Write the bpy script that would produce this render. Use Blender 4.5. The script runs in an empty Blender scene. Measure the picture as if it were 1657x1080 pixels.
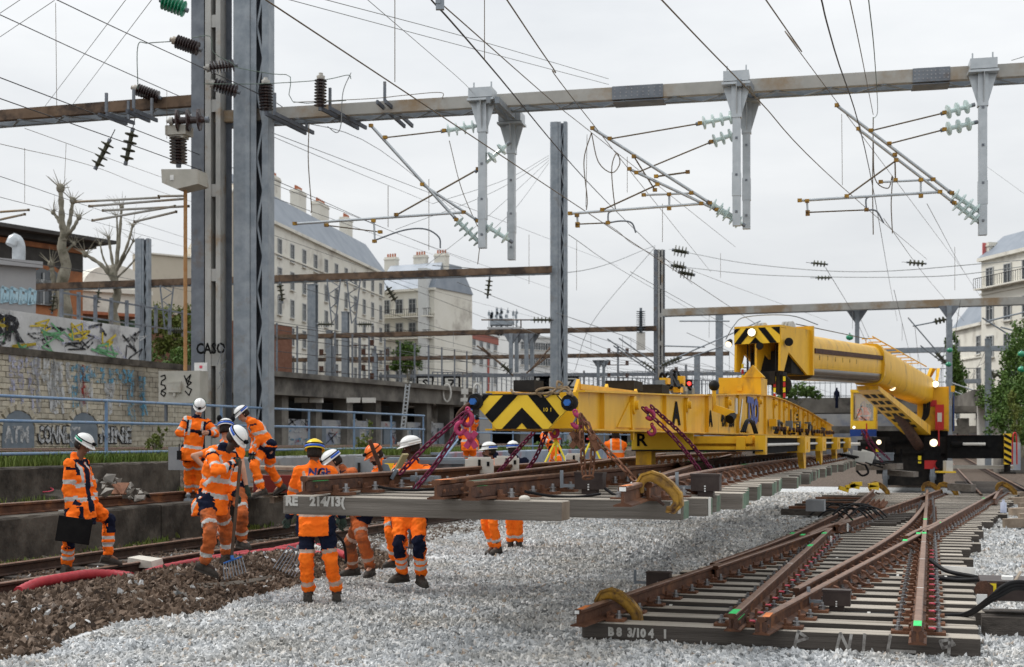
import bpy, bmesh, math, random
import numpy as np
from mathutils import Vector, Matrix, noise
from mathutils.bvhtree import BVHTree
R = math.radians
S = bpy.context.scene
COL = S.collection
random.seed(7)
# ---------------------------------------------------------------- camera, sky, sun, exposure
F, HX, HY, HC = 2150.0, 828.5, 712.0, 1.8      # focal length in photo pixels, horizon, eye height
cam_d = bpy.data.cameras.new('camera'); cam = bpy.data.objects.new('camera', cam_d); COL.objects.link(cam)
cam.location = (0, 0, HC); cam.rotation_euler = (R(90), 0, 0)
cam_d.sensor_width = 36; cam_d.lens = F/1657*36; cam_d.shift_y = 172/1657
cam_d.clip_start = .1; cam_d.clip_end = 3000
cam_d.dof.use_dof = True; cam_d.dof.focus_distance = 15.0; cam_d.dof.aperture_fstop = 3.2
S.camera = cam
SUN_EL, SUN_AZ = R(52), R(-70)                 # from the left, high, behind thick cloud
world = bpy.data.worlds.new('World'); S.world = world; world.use_nodes = True
wt = world.node_tree; wt.nodes.clear()
def wn(t, **k):
    n = wt.nodes.new(t)
    for a, b in k.items(): setattr(n, a, b)
    return n
sky = wn('ShaderNodeTexSky', sky_type='NISHITA'); sky.sun_disc = False
sky.sun_elevation = SUN_EL; sky.sun_rotation = SUN_AZ; sky.air_density = 1.5; sky.dust_density = 4
tc = wn('ShaderNodeTexCoord'); mp = wn('ShaderNodeMapping'); mp.inputs['Scale'].default_value = (1.2, 1.2, 4.0)
nz = wn('ShaderNodeTexNoise'); nz.inputs['Scale'].default_value = 2.2; nz.inputs['Detail'].default_value = 6; nz.inputs['Roughness'].default_value = .55
cr = wn('ShaderNodeValToRGB'); cr.color_ramp.elements[0].position = .3; cr.color_ramp.elements[0].color = (6.5, 6.75, 7.05, 1)
cr.color_ramp.elements[1].position = .72; cr.color_ramp.elements[1].color = (8.5, 8.65, 8.75, 1)
sep = wn('ShaderNodeSeparateXYZ'); mr = wn('ShaderNodeMapRange'); mr.inputs[1].default_value = 0; mr.inputs[2].default_value = 1.0
mr.inputs[3].default_value = .80; mr.inputs[4].default_value = 1.50
mul = wn('ShaderNodeMixRGB', blend_type='MULTIPLY'); mul.inputs[0].default_value = 1
mix = wn('ShaderNodeMixRGB'); mix.inputs[0].default_value = .97
bg = wn('ShaderNodeBackground'); bg.inputs['Strength'].default_value = .098
wo = wn('ShaderNodeOutputWorld'); L = wt.links.new
L(tc.outputs['Generated'], mp.inputs['Vector']); L(mp.outputs[0], nz.inputs['Vector']); L(nz.outputs['Fac'], cr.inputs['Fac'])
L(tc.outputs['Generated'], sep.inputs[0]); L(sep.outputs['Z'], mr.inputs[0])
L(cr.outputs[0], mul.inputs[1]); L(mr.outputs[0], mul.inputs[2])
L(sky.outputs[0], mix.inputs[1]); L(mul.outputs[0], mix.inputs[2]); L(mix.outputs[0], bg.inputs['Color']); L(bg.outputs[0], wo.inputs['Surface'])
sun_d = bpy.data.lights.new('sun', 'SUN'); sun = bpy.data.objects.new('sun', sun_d); COL.objects.link(sun)
sun_d.energy = 1.8; sun_d.angle = R(16); sun_d.color = (1, .97, .93)
_sd = Vector((math.sin(SUN_AZ)*math.cos(SUN_EL), math.cos(SUN_AZ)*math.cos(SUN_EL), math.sin(SUN_EL)))
sun.rotation_euler = _sd.to_track_quat('Z', 'Y').to_euler(); sun.location = (-20, 0, 40)
S.view_settings.view_transform = 'Standard'; S.view_settings.look = 'None'
S.view_settings.exposure = 0.32; S.view_settings.gamma = 1
try: S.view_settings.use_curve_mapping = False
except Exception: pass
try:
    S.cycles.max_bounces = 6; S.cycles.diffuse_bounces = 3; S.cycles.glossy_bounces = 3; S.cycles.transmission_bounces = 4
    S.cycles.transparent_max_bounces = 8; S.cycles.caustics_reflective = False; S.cycles.caustics_refractive = False
except Exception: pass

# ---------------------------------------------------------------- coordinates
def W(px, py, Y): return Vector(((px-HX)*Y/F, Y, HC-(py-HY)*Y/F))       # a point of the place seen at (px, py), Y metres away
def G(px, py, z=0.0): return W(px, py, F*(HC-z)/(py-HY))
TH = R(17.5)
U = Vector((math.cos(TH), -math.sin(TH), 0)); T = Vector((math.sin(TH), math.cos(TH), 0)); Z = Vector((0, 0, 1))
def UT(u, v, z=0.0): return U*u + T*v + Z*z                             # across / along the tracks
def Yat(px, u): return u/(((px-HX)/F)*U.x + U.y)                         # depth where the line of sight px meets the line u
def V_of(p): return p.dot(T)
ROT = Matrix.Rotation(-TH, 4, 'Z')                                       # local x = U, y = T

# ---------------------------------------------------------------- materials
_mats = {}
def mat(name, c1, c2=None, scale=6.0, rough=.7, metal=0.0, bump=0.0, bscale=None, spec=.22, rnd=0.0, detail=4.0, stretch=None,
        c3=None, s3=1.2, t3=.55, emit=None, estr=0, alpha=None, trans=0, sharp=None, worn=None):
    if name in _mats: return _mats[name]
    m = bpy.data.materials.new(name); m.use_nodes = True; nt = m.node_tree; N = nt.nodes; LK = nt.links.new
    b = N['Principled BSDF']; b.inputs['Roughness'].default_value = rough; b.inputs['Metallic'].default_value = metal
    b.inputs['Specular IOR Level'].default_value = spec
    c1 = tuple(c1)+(1,)
    b.inputs['Base Color'].default_value = c1
    if trans: b.inputs['Transmission Weight'].default_value = trans
    if emit: b.inputs['Emission Color'].default_value = tuple(emit)+(1,); b.inputs['Emission Strength'].default_value = estr
    if alpha is not None: b.inputs['Alpha'].default_value = alpha
    tco = N.new('ShaderNodeTexCoord'); vec = tco.outputs['Object']
    if stretch:
        mpn = N.new('ShaderNodeMapping'); mpn.inputs['Scale'].default_value = stretch; LK(vec, mpn.inputs['Vector']); vec = mpn.outputs[0]
    if rnd:
        oi = N.new('ShaderNodeObjectInfo'); ad = N.new('ShaderNodeVectorMath'); ad.operation = 'ADD'
        cx = N.new('ShaderNodeCombineXYZ'); ml = N.new('ShaderNodeMath'); ml.operation = 'MULTIPLY'; ml.inputs[1].default_value = 37
        LK(oi.outputs['Random'], ml.inputs[0])
        for k in range(3): LK(ml.outputs[0], cx.inputs[k])
        LK(vec, ad.inputs[0]); LK(cx.outputs[0], ad.inputs[1]); vec = ad.outputs[0]
    out = None
    if c2 is not None:
        n = N.new('ShaderNodeTexNoise'); n.inputs['Scale'].default_value = scale; n.inputs['Detail'].default_value = detail; n.inputs['Roughness'].default_value = .6
        LK(vec, n.inputs['Vector'])
        r = N.new('ShaderNodeValToRGB'); w = sharp or .18
        r.color_ramp.elements[0].position = .5-w; r.color_ramp.elements[1].position = .5+w
        r.color_ramp.elements[0].color = c1; r.color_ramp.elements[1].color = tuple(c2)+(1,)
        LK(n.outputs['Fac'], r.inputs['Fac']); out = r.outputs[0]
    if c3 is not None:
        n = N.new('ShaderNodeTexNoise'); n.inputs['Scale'].default_value = s3; n.inputs['Detail'].default_value = 6; n.inputs['Roughness'].default_value = .65
        LK(vec, n.inputs['Vector'])
        r = N.new('ShaderNodeMapRange'); r.inputs[1].default_value = t3-.06; r.inputs[2].default_value = t3+.1; LK(n.outputs['Fac'], r.inputs[0])
        mx = N.new('ShaderNodeMixRGB'); LK(r.outputs[0], mx.inputs[0])
        if out: LK(out, mx.inputs[1])
        else: mx.inputs[1].default_value = c1
        mx.inputs[2].default_value = tuple(c3)+(1,); out = mx.outputs[0]
    if rnd:
        hs = N.new('ShaderNodeHueSaturation'); r = N.new('ShaderNodeMapRange'); r.inputs[3].default_value = 1-rnd; r.inputs[4].default_value = 1+rnd
        LK(oi.outputs['Random'], r.inputs[0]); LK(r.outputs[0], hs.inputs['Value'])
        if out: LK(out, hs.inputs['Color'])
        else: hs.inputs['Color'].default_value = c1
        out = hs.outputs[0]
    if out: LK(out, b.inputs['Base Color'])
    if worn is not None:      # paint that has flaked away in patches
        n = N.new('ShaderNodeTexNoise'); n.inputs['Scale'].default_value = 5; n.inputs['Detail'].default_value = 8; n.inputs['Roughness'].default_value = .7; LK(vec, n.inputs['Vector'])
        r = N.new('ShaderNodeMapRange'); r.inputs[1].default_value = worn; r.inputs[2].default_value = worn+.16; LK(n.outputs['Fac'], r.inputs[0]); LK(r.outputs[0], b.inputs['Alpha'])
    if bump:
        n = N.new('ShaderNodeTexNoise'); n.inputs['Scale'].default_value = bscale or scale*3; n.inputs['Detail'].default_value = 5
        LK(vec, n.inputs['Vector'])
        bp = N.new('ShaderNodeBump'); bp.inputs['Strength'].default_value = bump; bp.inputs['Distance'].default_value = .02
        LK(n.outputs['Fac'], bp.inputs['Height']); LK(bp.outputs[0], b.inputs['Normal'])
    _mats[name] = m; return m

M = {}
M['sleeper'] = mat('weathered_oak', (.12,.105,.09), (.23,.205,.18), 2.2, .85, rnd=.2, bump=.5, bscale=9, stretch=(1,9,9), detail=7, c3=(.10,.085,.07), s3=1.1, t3=.6)
M['sleeper_dark'] = mat('dark_oak', (.05,.043,.038), (.115,.10,.088), 2.2, .85, rnd=.22, bump=.5, bscale=9, stretch=(1,9,9), detail=7, c3=(.045,.038,.033), s3=1.1, t3=.58)
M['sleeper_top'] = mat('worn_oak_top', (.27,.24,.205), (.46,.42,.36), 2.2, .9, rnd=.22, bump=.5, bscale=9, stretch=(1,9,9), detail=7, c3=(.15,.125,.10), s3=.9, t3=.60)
M['rail'] = mat('rail_rust', (.060,.028,.018), (.15,.068,.038), 5, .65, .15, bump=.25, bscale=40, c3=(.24,.10,.04), s3=2.5, t3=.6)
M['rail_dark'] = mat('old_rail', (.03,.02,.017), (.075,.045,.033), 5, .65, .15, bump=.25, bscale=40)
M['rail_head'] = mat('rail_head', (.17,.10,.07), (.29,.18,.13), 8, .45, .2, stretch=(1,1,1))
M['rust'] = mat('rust', (.11,.05,.03), (.20,.095,.055), 9, .8, .1, bump=.4, bscale=60, rnd=.2)
M['rust_dark'] = mat('dark_rust', (.05,.03,.025), (.12,.06,.04), 9, .75, .2, bump=.4, bscale=60)
M['bolt'] = mat('bolt_steel', (.22,.22,.23), (.4,.4,.4), 20, .45, .8)
M['blackplastic'] = mat('black_plastic', (.010,.010,.011), rough=.55, spec=.15)
M['brownbox'] = mat('brown_box', (.04,.028,.026), (.06,.045,.04), 8, .45)
M['green_paint'] = mat('green_paint', (.03,.55,.12), (.06,.65,.2), 20, .6)
M['green_dull'] = mat('green_dull', (.10,.17,.12), (.20,.27,.20), 8, .8, rnd=.3, c3=(.25,.22,.18), s3=5)
M['pink_paint'] = mat('pink_paint', (.75,.10,.16), (.5,.08,.1), 20, .6)
M['orange_paint'] = mat('orange_spray', (.85,.28,.08), (.7,.2,.06), 15, .6)
M['white_paint'] = mat('white_paint', (.78,.78,.76), (.66,.66,.64), 10, .6)
M['stencil'] = mat('stencil_paint', (.62,.61,.58), (.3,.28,.25), 9, .8, sharp=.35)
M['yellow'] = mat('machine_yellow', (.80,.46,.025), (.66,.36,.02), 2.5, .42, stretch=(1,1,.45), c3=(.30,.17,.05), s3=2.2, t3=.62, bump=.03, bscale=30)
M['yellow_clean'] = mat('plate_yellow', (.84,.56,.04), (.78,.50,.035), 4, .45)
M['black'] = mat('black_paint', (.008,.008,.009), (.015,.015,.015), 6, .85, spec=.06)
M['blackmach'] = mat('black_machine', (.012,.012,.013), (.035,.031,.028), 5, .75, spec=.12)
M['clamp'] = mat('worn_yellow', (.48,.27,.04), (.16,.09,.035), 7, .55, .3, c3=(.09,.05,.03), s3=12, t3=.56, bump=.2)
M['magenta'] = mat('chain_magenta', (.15,.014,.055), (.09,.012,.03), 20, .6)
M['hookpink'] = mat('hook_pink', (.45,.05,.14), (.30,.035,.09), 14, .4, .1)
M['rope'] = mat('rope', (.30,.22,.13), (.19,.13,.08), 40, .95, bump=.6, bscale=90)
M['blue_bolt'] = mat('blue_bolt', (.03,.13,.42), rough=.4)
M['blue_mark'] = mat('logo_blue', (.04,.07,.28), (.06,.1,.36), 8, .5)
M['steel'] = mat('galvanised', (.21,.24,.27), (.31,.34,.37), 3.5, .5, .4, bump=.05, c3=(.22,.22,.22), s3=2, t3=.62)
M['steel_dark'] = mat('dark_steel', (.14,.155,.18), (.22,.24,.265), 3, .55, .4, c3=(.17,.13,.10), s3=1.4, t3=.62)
M['steel_web'] = mat('web_steel', (.09,.10,.12), (.14,.155,.18), 3, .6, .3)
M['steel_pale'] = mat('pale_steel', (.36,.36,.345), (.47,.465,.44), 2, .6, .25, c3=(.33,.24,.15), s3=1.3, t3=.6)
M['beam_stain'] = mat('stained_steel', (.36,.355,.33), (.44,.43,.40), 2, .65, .2, c3=(.30,.22,.14), s3=.6, t3=.52)
M['beam_rust'] = mat('rusty_beam', (.13,.085,.055), (.21,.145,.10), 2, .8, .1, c3=(.06,.045,.038), s3=1.4, t3=.52)
M['zinc'] = mat('zinc_tube', (.40,.43,.45), (.50,.53,.55), 4, .4, .6)
M['wire'] = mat('wire_bronze', (.10,.075,.05), (.16,.12,.075), 10, .5, .5)
M['wire_dark'] = mat('wire_dark', (.04,.035,.035), rough=.5, metal=.4)
M['wire_green'] = mat('wire_verdigris', (.16,.22,.18), (.10,.12,.11), 8, .6, .2)
M['wire_pale'] = mat('wire_pale', (.22,.23,.23), rough=.5, metal=.4)
M['porcelain'] = mat('brown_porcelain', (.035,.018,.018), (.05,.03,.028), 5, .22, spec=.6)
M['glass_ins'] = mat('glass_insulator', (.60,.72,.70), (.52,.66,.64), 8, .15, spec=.8, alpha=.8)
M['green_ins'] = mat('green_glass', (.015,.22,.11), (.02,.3,.16), 8, .12, spec=.8)
M['dark_ins'] = mat('olive_insulator', (.05,.055,.035), (.09,.09,.06), 6, .3)
M['cabinet'] = mat('cabinet_cream', (.40,.39,.34), (.48,.46,.41), 3, .6, c3=(.33,.28,.22), s3=2.5, t3=.63)
M['fence_blue'] = mat('fence_blue', (.13,.22,.36), (.22,.30,.40), 5, .5, c3=(.17,.10,.07), s3=7, t3=.66)
M['concrete'] = mat('old_concrete', (.065,.056,.046), (.125,.11,.092), 3, .95, bump=.6, bscale=18, c3=(.03,.026,.022), s3=.9, t3=.52)
M['concrete_grey'] = mat('grey_concrete', (.24,.255,.27), (.32,.33,.34), 3, .85, bump=.2, c3=(.19,.17,.15), s3=1.5, t3=.6)
M['concrete_pale'] = mat('pale_concrete', (.5,.47,.41), (.58,.55,.49), 6, .9, bump=.4)
M['red_hose'] = mat('red_hose', (.42,.045,.055), (.33,.035,.045), 12, .45, c3=(.25,.07,.06), s3=5, t3=.64)
M['timber'] = mat('timber', (.20,.15,.11), (.33,.27,.21), 4, .85, rnd=.25, bump=.3)
M['glassdark'] = mat('window_glass', (.035,.042,.05), (.07,.08,.09), 1.5, .08, spec=.8)
M['glasscab'] = mat('cab_glass', (.75,.82,.84), rough=.03, alpha=.28, spec=.7)
M['lamp'] = mat('lamp_lit', (1,.9,.7), emit=(1,.80,.50), estr=1.35)
M['lampred'] = mat('lamp_red', (1,.05,.03), emit=(1,.04,.03), estr=3)
M['blue_cab'] = mat('cab_blue', (.02,.06,.26), rough=.35)
M['red_box'] = mat('red_box', (.45,.03,.03), rough=.4)
M['grey_box'] = mat('grey_machine', (.13,.16,.19), (.19,.22,.25), 3, .5)
M['white_plastic'] = mat('white_plastic', (.62,.61,.57), (.54,.53,.49), 6, .5)
M['yellow_sign'] = mat('yellow_label', (.8,.62,.03), rough=.5)
M['tripod'] = mat('tripod_yellow', (.75,.62,.04), rough=.5)

# ---------------------------------------------------------------- mesh builder
class MB:
    def __init__(s): s.v = []; s.f = []; s.m = []; s.sm = []
    def add(s, vs, fs, mi=0, smooth=False):
        o = len(s.v); s.v += [tuple(p) for p in vs]; s.f += [tuple(i+o for i in f) for f in fs]
        s.m += [mi]*len(fs); s.sm += [smooth]*len(fs)
    def box(s, c, size, mi=0, X=None, Y=None, Zv=None, taper=None):
        c = Vector(c); X = X or Vector((1,0,0)); Y = Y or Vector((0,1,0)); Zv = Zv or X.cross(Y)
        a, b, d = size[0]/2, size[1]/2, size[2]/2; vs = []
        for k in (-1, 1):
            q = taper if (taper and k == 1) else 1
            for i, j in ((-1,-1),(1,-1),(1,1),(-1,1)): vs.append(c+X*i*a*q+Y*j*b*q+Zv*k*d)
        s.add(vs, [(0,3,2,1),(4,5,6,7),(0,1,5,4),(1,2,6,5),(2,3,7,6),(3,0,4,7)], mi)
    def ubox(s, u0, u1, v0, v1, z0, z1, mi=0, O=None):
        c = UT((u0+u1)/2, (v0+v1)/2, (z0+z1)/2)
        if O is not None: c = c+O
        s.box(c, (abs(u1-u0), abs(v1-v0), abs(z1-z0)), mi, U, T, Z)
    def bar(s, p, q, w, h, mi=0, up=None):
        p, q = Vector(p), Vector(q); d = q-p; l = d.length
        if l < 1e-6: return
        d /= l; up = Vector(up) if up else Z
        if abs(d.dot(up)) > .98: up = Vector((0,1,0)) if abs(d.y) < .9 else Vector((1,0,0))
        x = d.cross(up).normalized(); y = x.cross(d)
        s.box((p+q)/2, (w, l, h), mi, x, d, y)
    def tube(s, pts, r, n=8, mi=0, caps=True, smooth=True, closed=False):
        pts = [Vector(p) for p in pts]; rs = r if isinstance(r, (list, tuple)) else [r]*len(pts)
        vs = []; fs = []; k = len(pts); prev = None
        for i, p in enumerate(pts):
            if closed: d = pts[(i+1) % k]-pts[i-1]
            else: d = pts[min(i+1, k-1)]-pts[max(i-1, 0)]
            if d.length < 1e-9: d = Vector((0,0,1))
            d.normalize()
            if prev is None:
                a = Vector((0,0,1)) if abs(d.z) < .9 else Vector((1,0,0)); x = d.cross(a).normalized()
            else:
                x = prev-d*prev.dot(d)
                x = x.normalized() if x.length > 1e-6 else d.orthogonal().normalized()
            prev = x; y = d.cross(x)
            for j in range(n):
                t = 2*math.pi*j/n; vs.append(p+(x*math.cos(t)+y*math.sin(t))*rs[i])
        for i in range(k if closed else k-1):
            a, b = i*n, ((i+1) % k)*n
            for j in range(n): fs.append((a+j, a+(j+1) % n, b+(j+1) % n, b+j))
        s.add(vs, fs, mi, smooth)
        if caps and not closed:
            s.add([vs[j] for j in range(n)], [tuple(range(n))[::-1]], mi); s.add([vs[(k-1)*n+j] for j in range(n)], [tuple(range(n))], mi)
    def lathe(s, p, ax, prof, n=12, mi=0, smooth=True):
        ax = Vector(ax).normalized(); s.tube([Vector(p)+ax*h for h, r in prof], [max(r, .0005) for h, r in prof], n, mi, True, smooth)
    def prism(s, poly, d, mi=0, mside=None):
        poly = [Vector(p) for p in poly]; d = Vector(d); n = len(poly)
        s.add(poly+[p+d for p in poly], [tuple(range(n)), tuple(range(2*n-1, n-1, -1))], mi)
        s.add(poly+[p+d for p in poly], [(i, i+n, (i+1) % n+n, (i+1) % n) for i in range(n)], mi if mside is None else mside)
    def loft(s, rings, mi=0, caps=True, smooth=False):
        n = len(rings[0]); vs = [p for r in rings for p in r]; fs = []
        for i in range(len(rings)-1):
            for j in range(n): fs.append((i*n+j, i*n+(j+1) % n, (i+1)*n+(j+1) % n, (i+1)*n+j))
        s.add(vs, fs, mi, smooth)
        if caps: s.add(rings[0], [tuple(range(n))[::-1]], mi); s.add(rings[-1], [tuple(range(n))], mi)
    def ell(s, c, rad, X=None, Y=None, Zv=None, nu=14, nv=10, mi=0, half=None):
        c = Vector(c); X = X or Vector((1,0,0)); Y = Y or Vector((0,1,0)); Zv = Zv or Z
        t0 = 0 if half is None else half; rings = []
        for i in range(nv+1):
            a = -math.pi/2+(math.pi)*i/nv
            if half is not None: a = half+(math.pi/2-half)*i/nv
            rings.append([c+X*rad[0]*math.cos(a)*math.cos(2*math.pi*j/nu)+Y*rad[1]*math.cos(a)*math.sin(2*math.pi*j/nu)+Zv*rad[2]*math.sin(a) for j in range(nu)])
        s.loft(rings, mi, False, True)
    def mesh(s, name, mats):
        me = bpy.data.meshes.new(name); me.from_pydata(s.v, [], s.f)
        for m in (mats if isinstance(mats, (list, tuple)) else [mats]): me.materials.append(m)
        me.polygons.foreach_set('material_index', s.m); me.polygons.foreach_set('use_smooth', s.sm); me.update()
        return me
def fixn(me):
    b = bmesh.new(); b.from_mesh(me); bmesh.ops.recalc_face_normals(b, faces=b.faces); b.to_mesh(me); b.free(); return me
def tag(o, label=None, cat=None, group=None, kind=None):
    if label: o['label'] = label
    if cat: o['category'] = cat
    if group: o['group'] = group
    if kind: o['kind'] = kind
    return o
def thing(name, label, cat, loc, group=None):
    o = bpy.data.objects.new(name, None); COL.objects.link(o); o.location = loc; o.empty_display_size = .2
    return tag(o, label, cat, group)
def adopt(o, parent):
    if parent is None: return o
    o.parent = parent; m = Matrix.Identity(4); p = parent; chain = []
    while p is not None: chain.append(p); p = p.parent
    for q in reversed(chain): m = m @ q.matrix_parent_inverse @ Matrix.LocRotScale(q.location, q.rotation_euler, q.scale)
    o.matrix_parent_inverse = m.inverted(); return o
def ob(name, mb, mats, parent=None, label=None, cat=None, group=None, kind=None, fix=True):
    me = mb.mesh(name, mats) if isinstance(mb, MB) else mb
    if fix and isinstance(mb, MB): fixn(me)
    o = bpy.data.objects.new(name, me); COL.objects.link(o)
    adopt(o, parent); return tag(o, label, cat, group, kind)
def inst(name, me, parent, mtx, label=None, kind=None):
    o = bpy.data.objects.new(name, me); COL.objects.link(o); adopt(o, parent)
    o.location, q, o.scale = mtx.decompose(); o.rotation_euler = q.to_euler(); return tag(o, label, kind=kind)
def copy_tree(src, mtx, label=None, group=None):
    """copy a thing with parts and sub-parts; mtx moves the world geometry"""
    def cp(o, par):
        c = o.copy(); COL.objects.link(c)
        if par is not None: c.parent = par
        for ch in [x for x in COL.objects if x.parent == o]: cp(ch, c)
        return c
    c = cp(src, None); m = mtx @ Matrix.LocRotScale(src.location, src.rotation_euler, src.scale)
    c.location, q, c.scale = m.decompose(); c.rotation_euler = q.to_euler()
    return tag(c, label, group=group)
ORD = ('leftmost', 'second from left', 'third from left', 'fourth from left', 'fifth from left', 'sixth from left', 'seventh from left', 'eighth from left', 'ninth from left')
def ordl(px, allpx, what):
    s = sorted(allpx); k = s.index(px); n = len(s)
    t = ORD[k] if k <= n//2 else ('rightmost' if k == n-1 else ORD[n-1-k].replace('left', 'right'))
    return f'{t} of the {what}'
def frame(o, x, y):            # matrix with given origin and right / up vectors
    x = Vector(x).normalized(); y = Vector(y); y = (y-x*y.dot(x)).normalized(); z = x.cross(y)
    return Matrix(((x.x,y.x,z.x,o[0]),(x.y,y.y,z.y,o[1]),(x.z,y.z,z.z,o[2]),(0,0,0,1)))
def text(s, size, o, x, y, m, parent, bold=0.0, name='lettering', sx=1.0, align='CENTER', shear=0, ext=.0008):
    cu = bpy.data.curves.new(name, 'FONT'); cu.body = s; cu.size = size; cu.offset = bold; cu.extrude = ext; cu.align_x = align; cu.align_y = 'CENTER'; cu.shear = shear
    cu.resolution_u = 2
    t = bpy.data.objects.new('tmp', cu); me = bpy.data.meshes.new_from_object(t); bpy.data.objects.remove(t)
    me.transform(frame(Vector(o), x, y) @ Matrix.Diagonal((sx,1,1,1))); me.materials.clear(); me.materials.append(m); me.name = name
    if parent is None: return me
    return ob(name, me, None, parent)
def pathpts(pts, n=24):        # Catmull-Rom
    P = [Vector(p) for p in pts]; P = [P[0]*2-P[1]]+P+[P[-1]*2-P[-2]]; out = []; k = max(2, n//(len(P)-3))
    for i in range(1, len(P)-2):
        for j in range(k):
            t = j/k; a, b, c, d = P[i-1:i+3]
            out.append(.5*((2*b)+(c-a)*t+(2*a-5*b+4*c-d)*t*t+(3*b-a-3*c+d)*t**3))
    out.append(P[-2]); return out
# ================================================================ ground, ballast, terraces
def hgt(u, v):
    h = 0.0
    def st(x, a, b): t = min(1, max(0, (x-a)/(b-a))); return t*t*(3-2*t)
    if v < 31: h += .16*st(-u, 7.4, 9.0)*(1-st(-u, 9.2, 9.9)) * (1-st(v, 18, 23))
    h += .22*st(-u, 11.7, 12.6)
    h += .45*st(-u, 12.9, 13.2)*(1-st(v, 27, 30))
    h += 1.05*st(-u, 14.75, 14.95) - (.45*(1-st(v, 27, 30)))*st(-u, 14.75, 14.95)
    h += .25*st(-u, 26, 34)
    return h
mb = MB(); us = [-300,-120,-60,-40,-34,-30,-26,-22,-18,-16,-15.4,-14.97,-14.73,-14.2,-13.8,-13.2,-13.0,-12.85,-12.6,-12.2,-11.7,-11.2,-10.5,-9.9,-9.5,-9.1,-8.7,-8.2,-7.8,-7.4,-7,-6,-4,-2,0,4,9,15,25,50,120,400]
vs_ = [-30,0,6,8,9,10,11,12,13,14,15,16,17,18,19,20,21,22,23,24,25,26,27,28,29,30,32,36,42,50,60,80,120,200,400,1200,2600]
vv = [UT(u, v, hgt(u, v)-.03) for v in vs_ for u in us]; nu_ = len(us)
ff = [(j*nu_+i, j*nu_+i+1, (j+1)*nu_+i+1, (j+1)*nu_+i) for j in range(len(vs_)-1) for i in range(nu_-1)]
mb.add(vv, ff, 0, True)
def ground_mat():
    m = bpy.data.materials.new('trackbed'); m.use_nodes = True; nt = m.node_tree; N = nt.nodes; LK = nt.links.new; b = N['Principled BSDF']
    b.inputs['Roughness'].default_value = .95; b.inputs['Specular IOR Level'].default_value = .15
    t = N.new('ShaderNodeTexCoord'); mp_ = N.new('ShaderNodeMapping'); mp_.inputs['Rotation'].default_value = (0, 0, TH); LK(t.outputs['Object'], mp_.inputs[0])
    sp = N.new('ShaderNodeSeparateXYZ'); LK(mp_.outputs[0], sp.inputs[0])
    vo = N.new('ShaderNodeTexVoronoi'); vo.inputs['Scale'].default_value = 17; LK(t.outputs['Object'], vo.inputs['Vector'])
    def ramp(src, els):
        r = N.new('ShaderNodeValToRGB'); r.color_ramp.elements[0].position = els[0][0]; r.color_ramp.elements[0].color = els[0][1]+(1,)
        r.color_ramp.elements[1].position = els[1][0]; r.color_ramp.elements[1].color = els[1][1]+(1,); LK(src, r.inputs[0]); return r.outputs[0]
    sv = N.new('ShaderNodeSeparateColor'); LK(vo.outputs['Color'], sv.inputs[0])
    white = ramp(sv.outputs[0], [(0,(.34,.35,.35)),(1,(.68,.69,.69))]); brown = ramp(sv.outputs[1], [(0,(.07,.052,.04)),(1,(.17,.135,.11))])
    n = N.new('ShaderNodeTexNoise'); n.inputs['Scale'].default_value = .5; n.inputs['Detail'].default_value = 8; n.inputs['Roughness'].default_value = .7; LK(t.outputs['Object'], n.inputs['Vector'])
    a = N.new('ShaderNodeMath'); a.operation = 'MULTIPLY_ADD'; LK(n.outputs['Fac'], a.inputs[0]); a.inputs[1].default_value = 3.0; LK(sp.outputs['X'], a.inputs[2])
    r = N.new('ShaderNodeMapRange'); LK(a.outputs[0], r.inputs[0]); r.inputs[1].default_value = -6.6; r.inputs[2].default_value = -6.2
    mx = N.new('ShaderNodeMixRGB'); fy = N.new('ShaderNodeMath'); fy.operation = 'LESS_THAN'; LK(sp.outputs['Y'], fy.inputs[0]); fy.inputs[1].default_value = 53; fm = N.new('ShaderNodeMath'); fm.operation = 'MULTIPLY'; LK(fy.outputs[0], fm.inputs[0]); LK(r.outputs[0], fm.inputs[1]); LK(fm.outputs[0], mx.inputs[0]); LK(brown, mx.inputs[1]); LK(white, mx.inputs[2])
    # worn brown ground to the right of the new ballast and beyond the crane
    r2 = N.new('ShaderNodeMapRange'); LK(a.outputs[0], r2.inputs[0]); r2.inputs[1].default_value = 6.6; r2.inputs[2].default_value = 7.2
    mx2 = N.new('ShaderNodeMixRGB'); LK(r2.outputs[0], mx2.inputs[0]); LK(mx.outputs[0], mx2.inputs[1]); LK(brown, mx2.inputs[2])
    LK(mx2.outputs[0], b.inputs['Base Color'])
    bp = N.new('ShaderNodeBump'); bp.inputs['Strength'].default_value = .9; bp.inputs['Distance'].default_value = .03; bp.invert = True
    LK(vo.outputs['Distance'], bp.inputs['Height']); LK(bp.outputs[0], b.inputs['Normal'])
    return m
ob('ground', mb, ground_mat(), kind='structure', fix=False)

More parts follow.
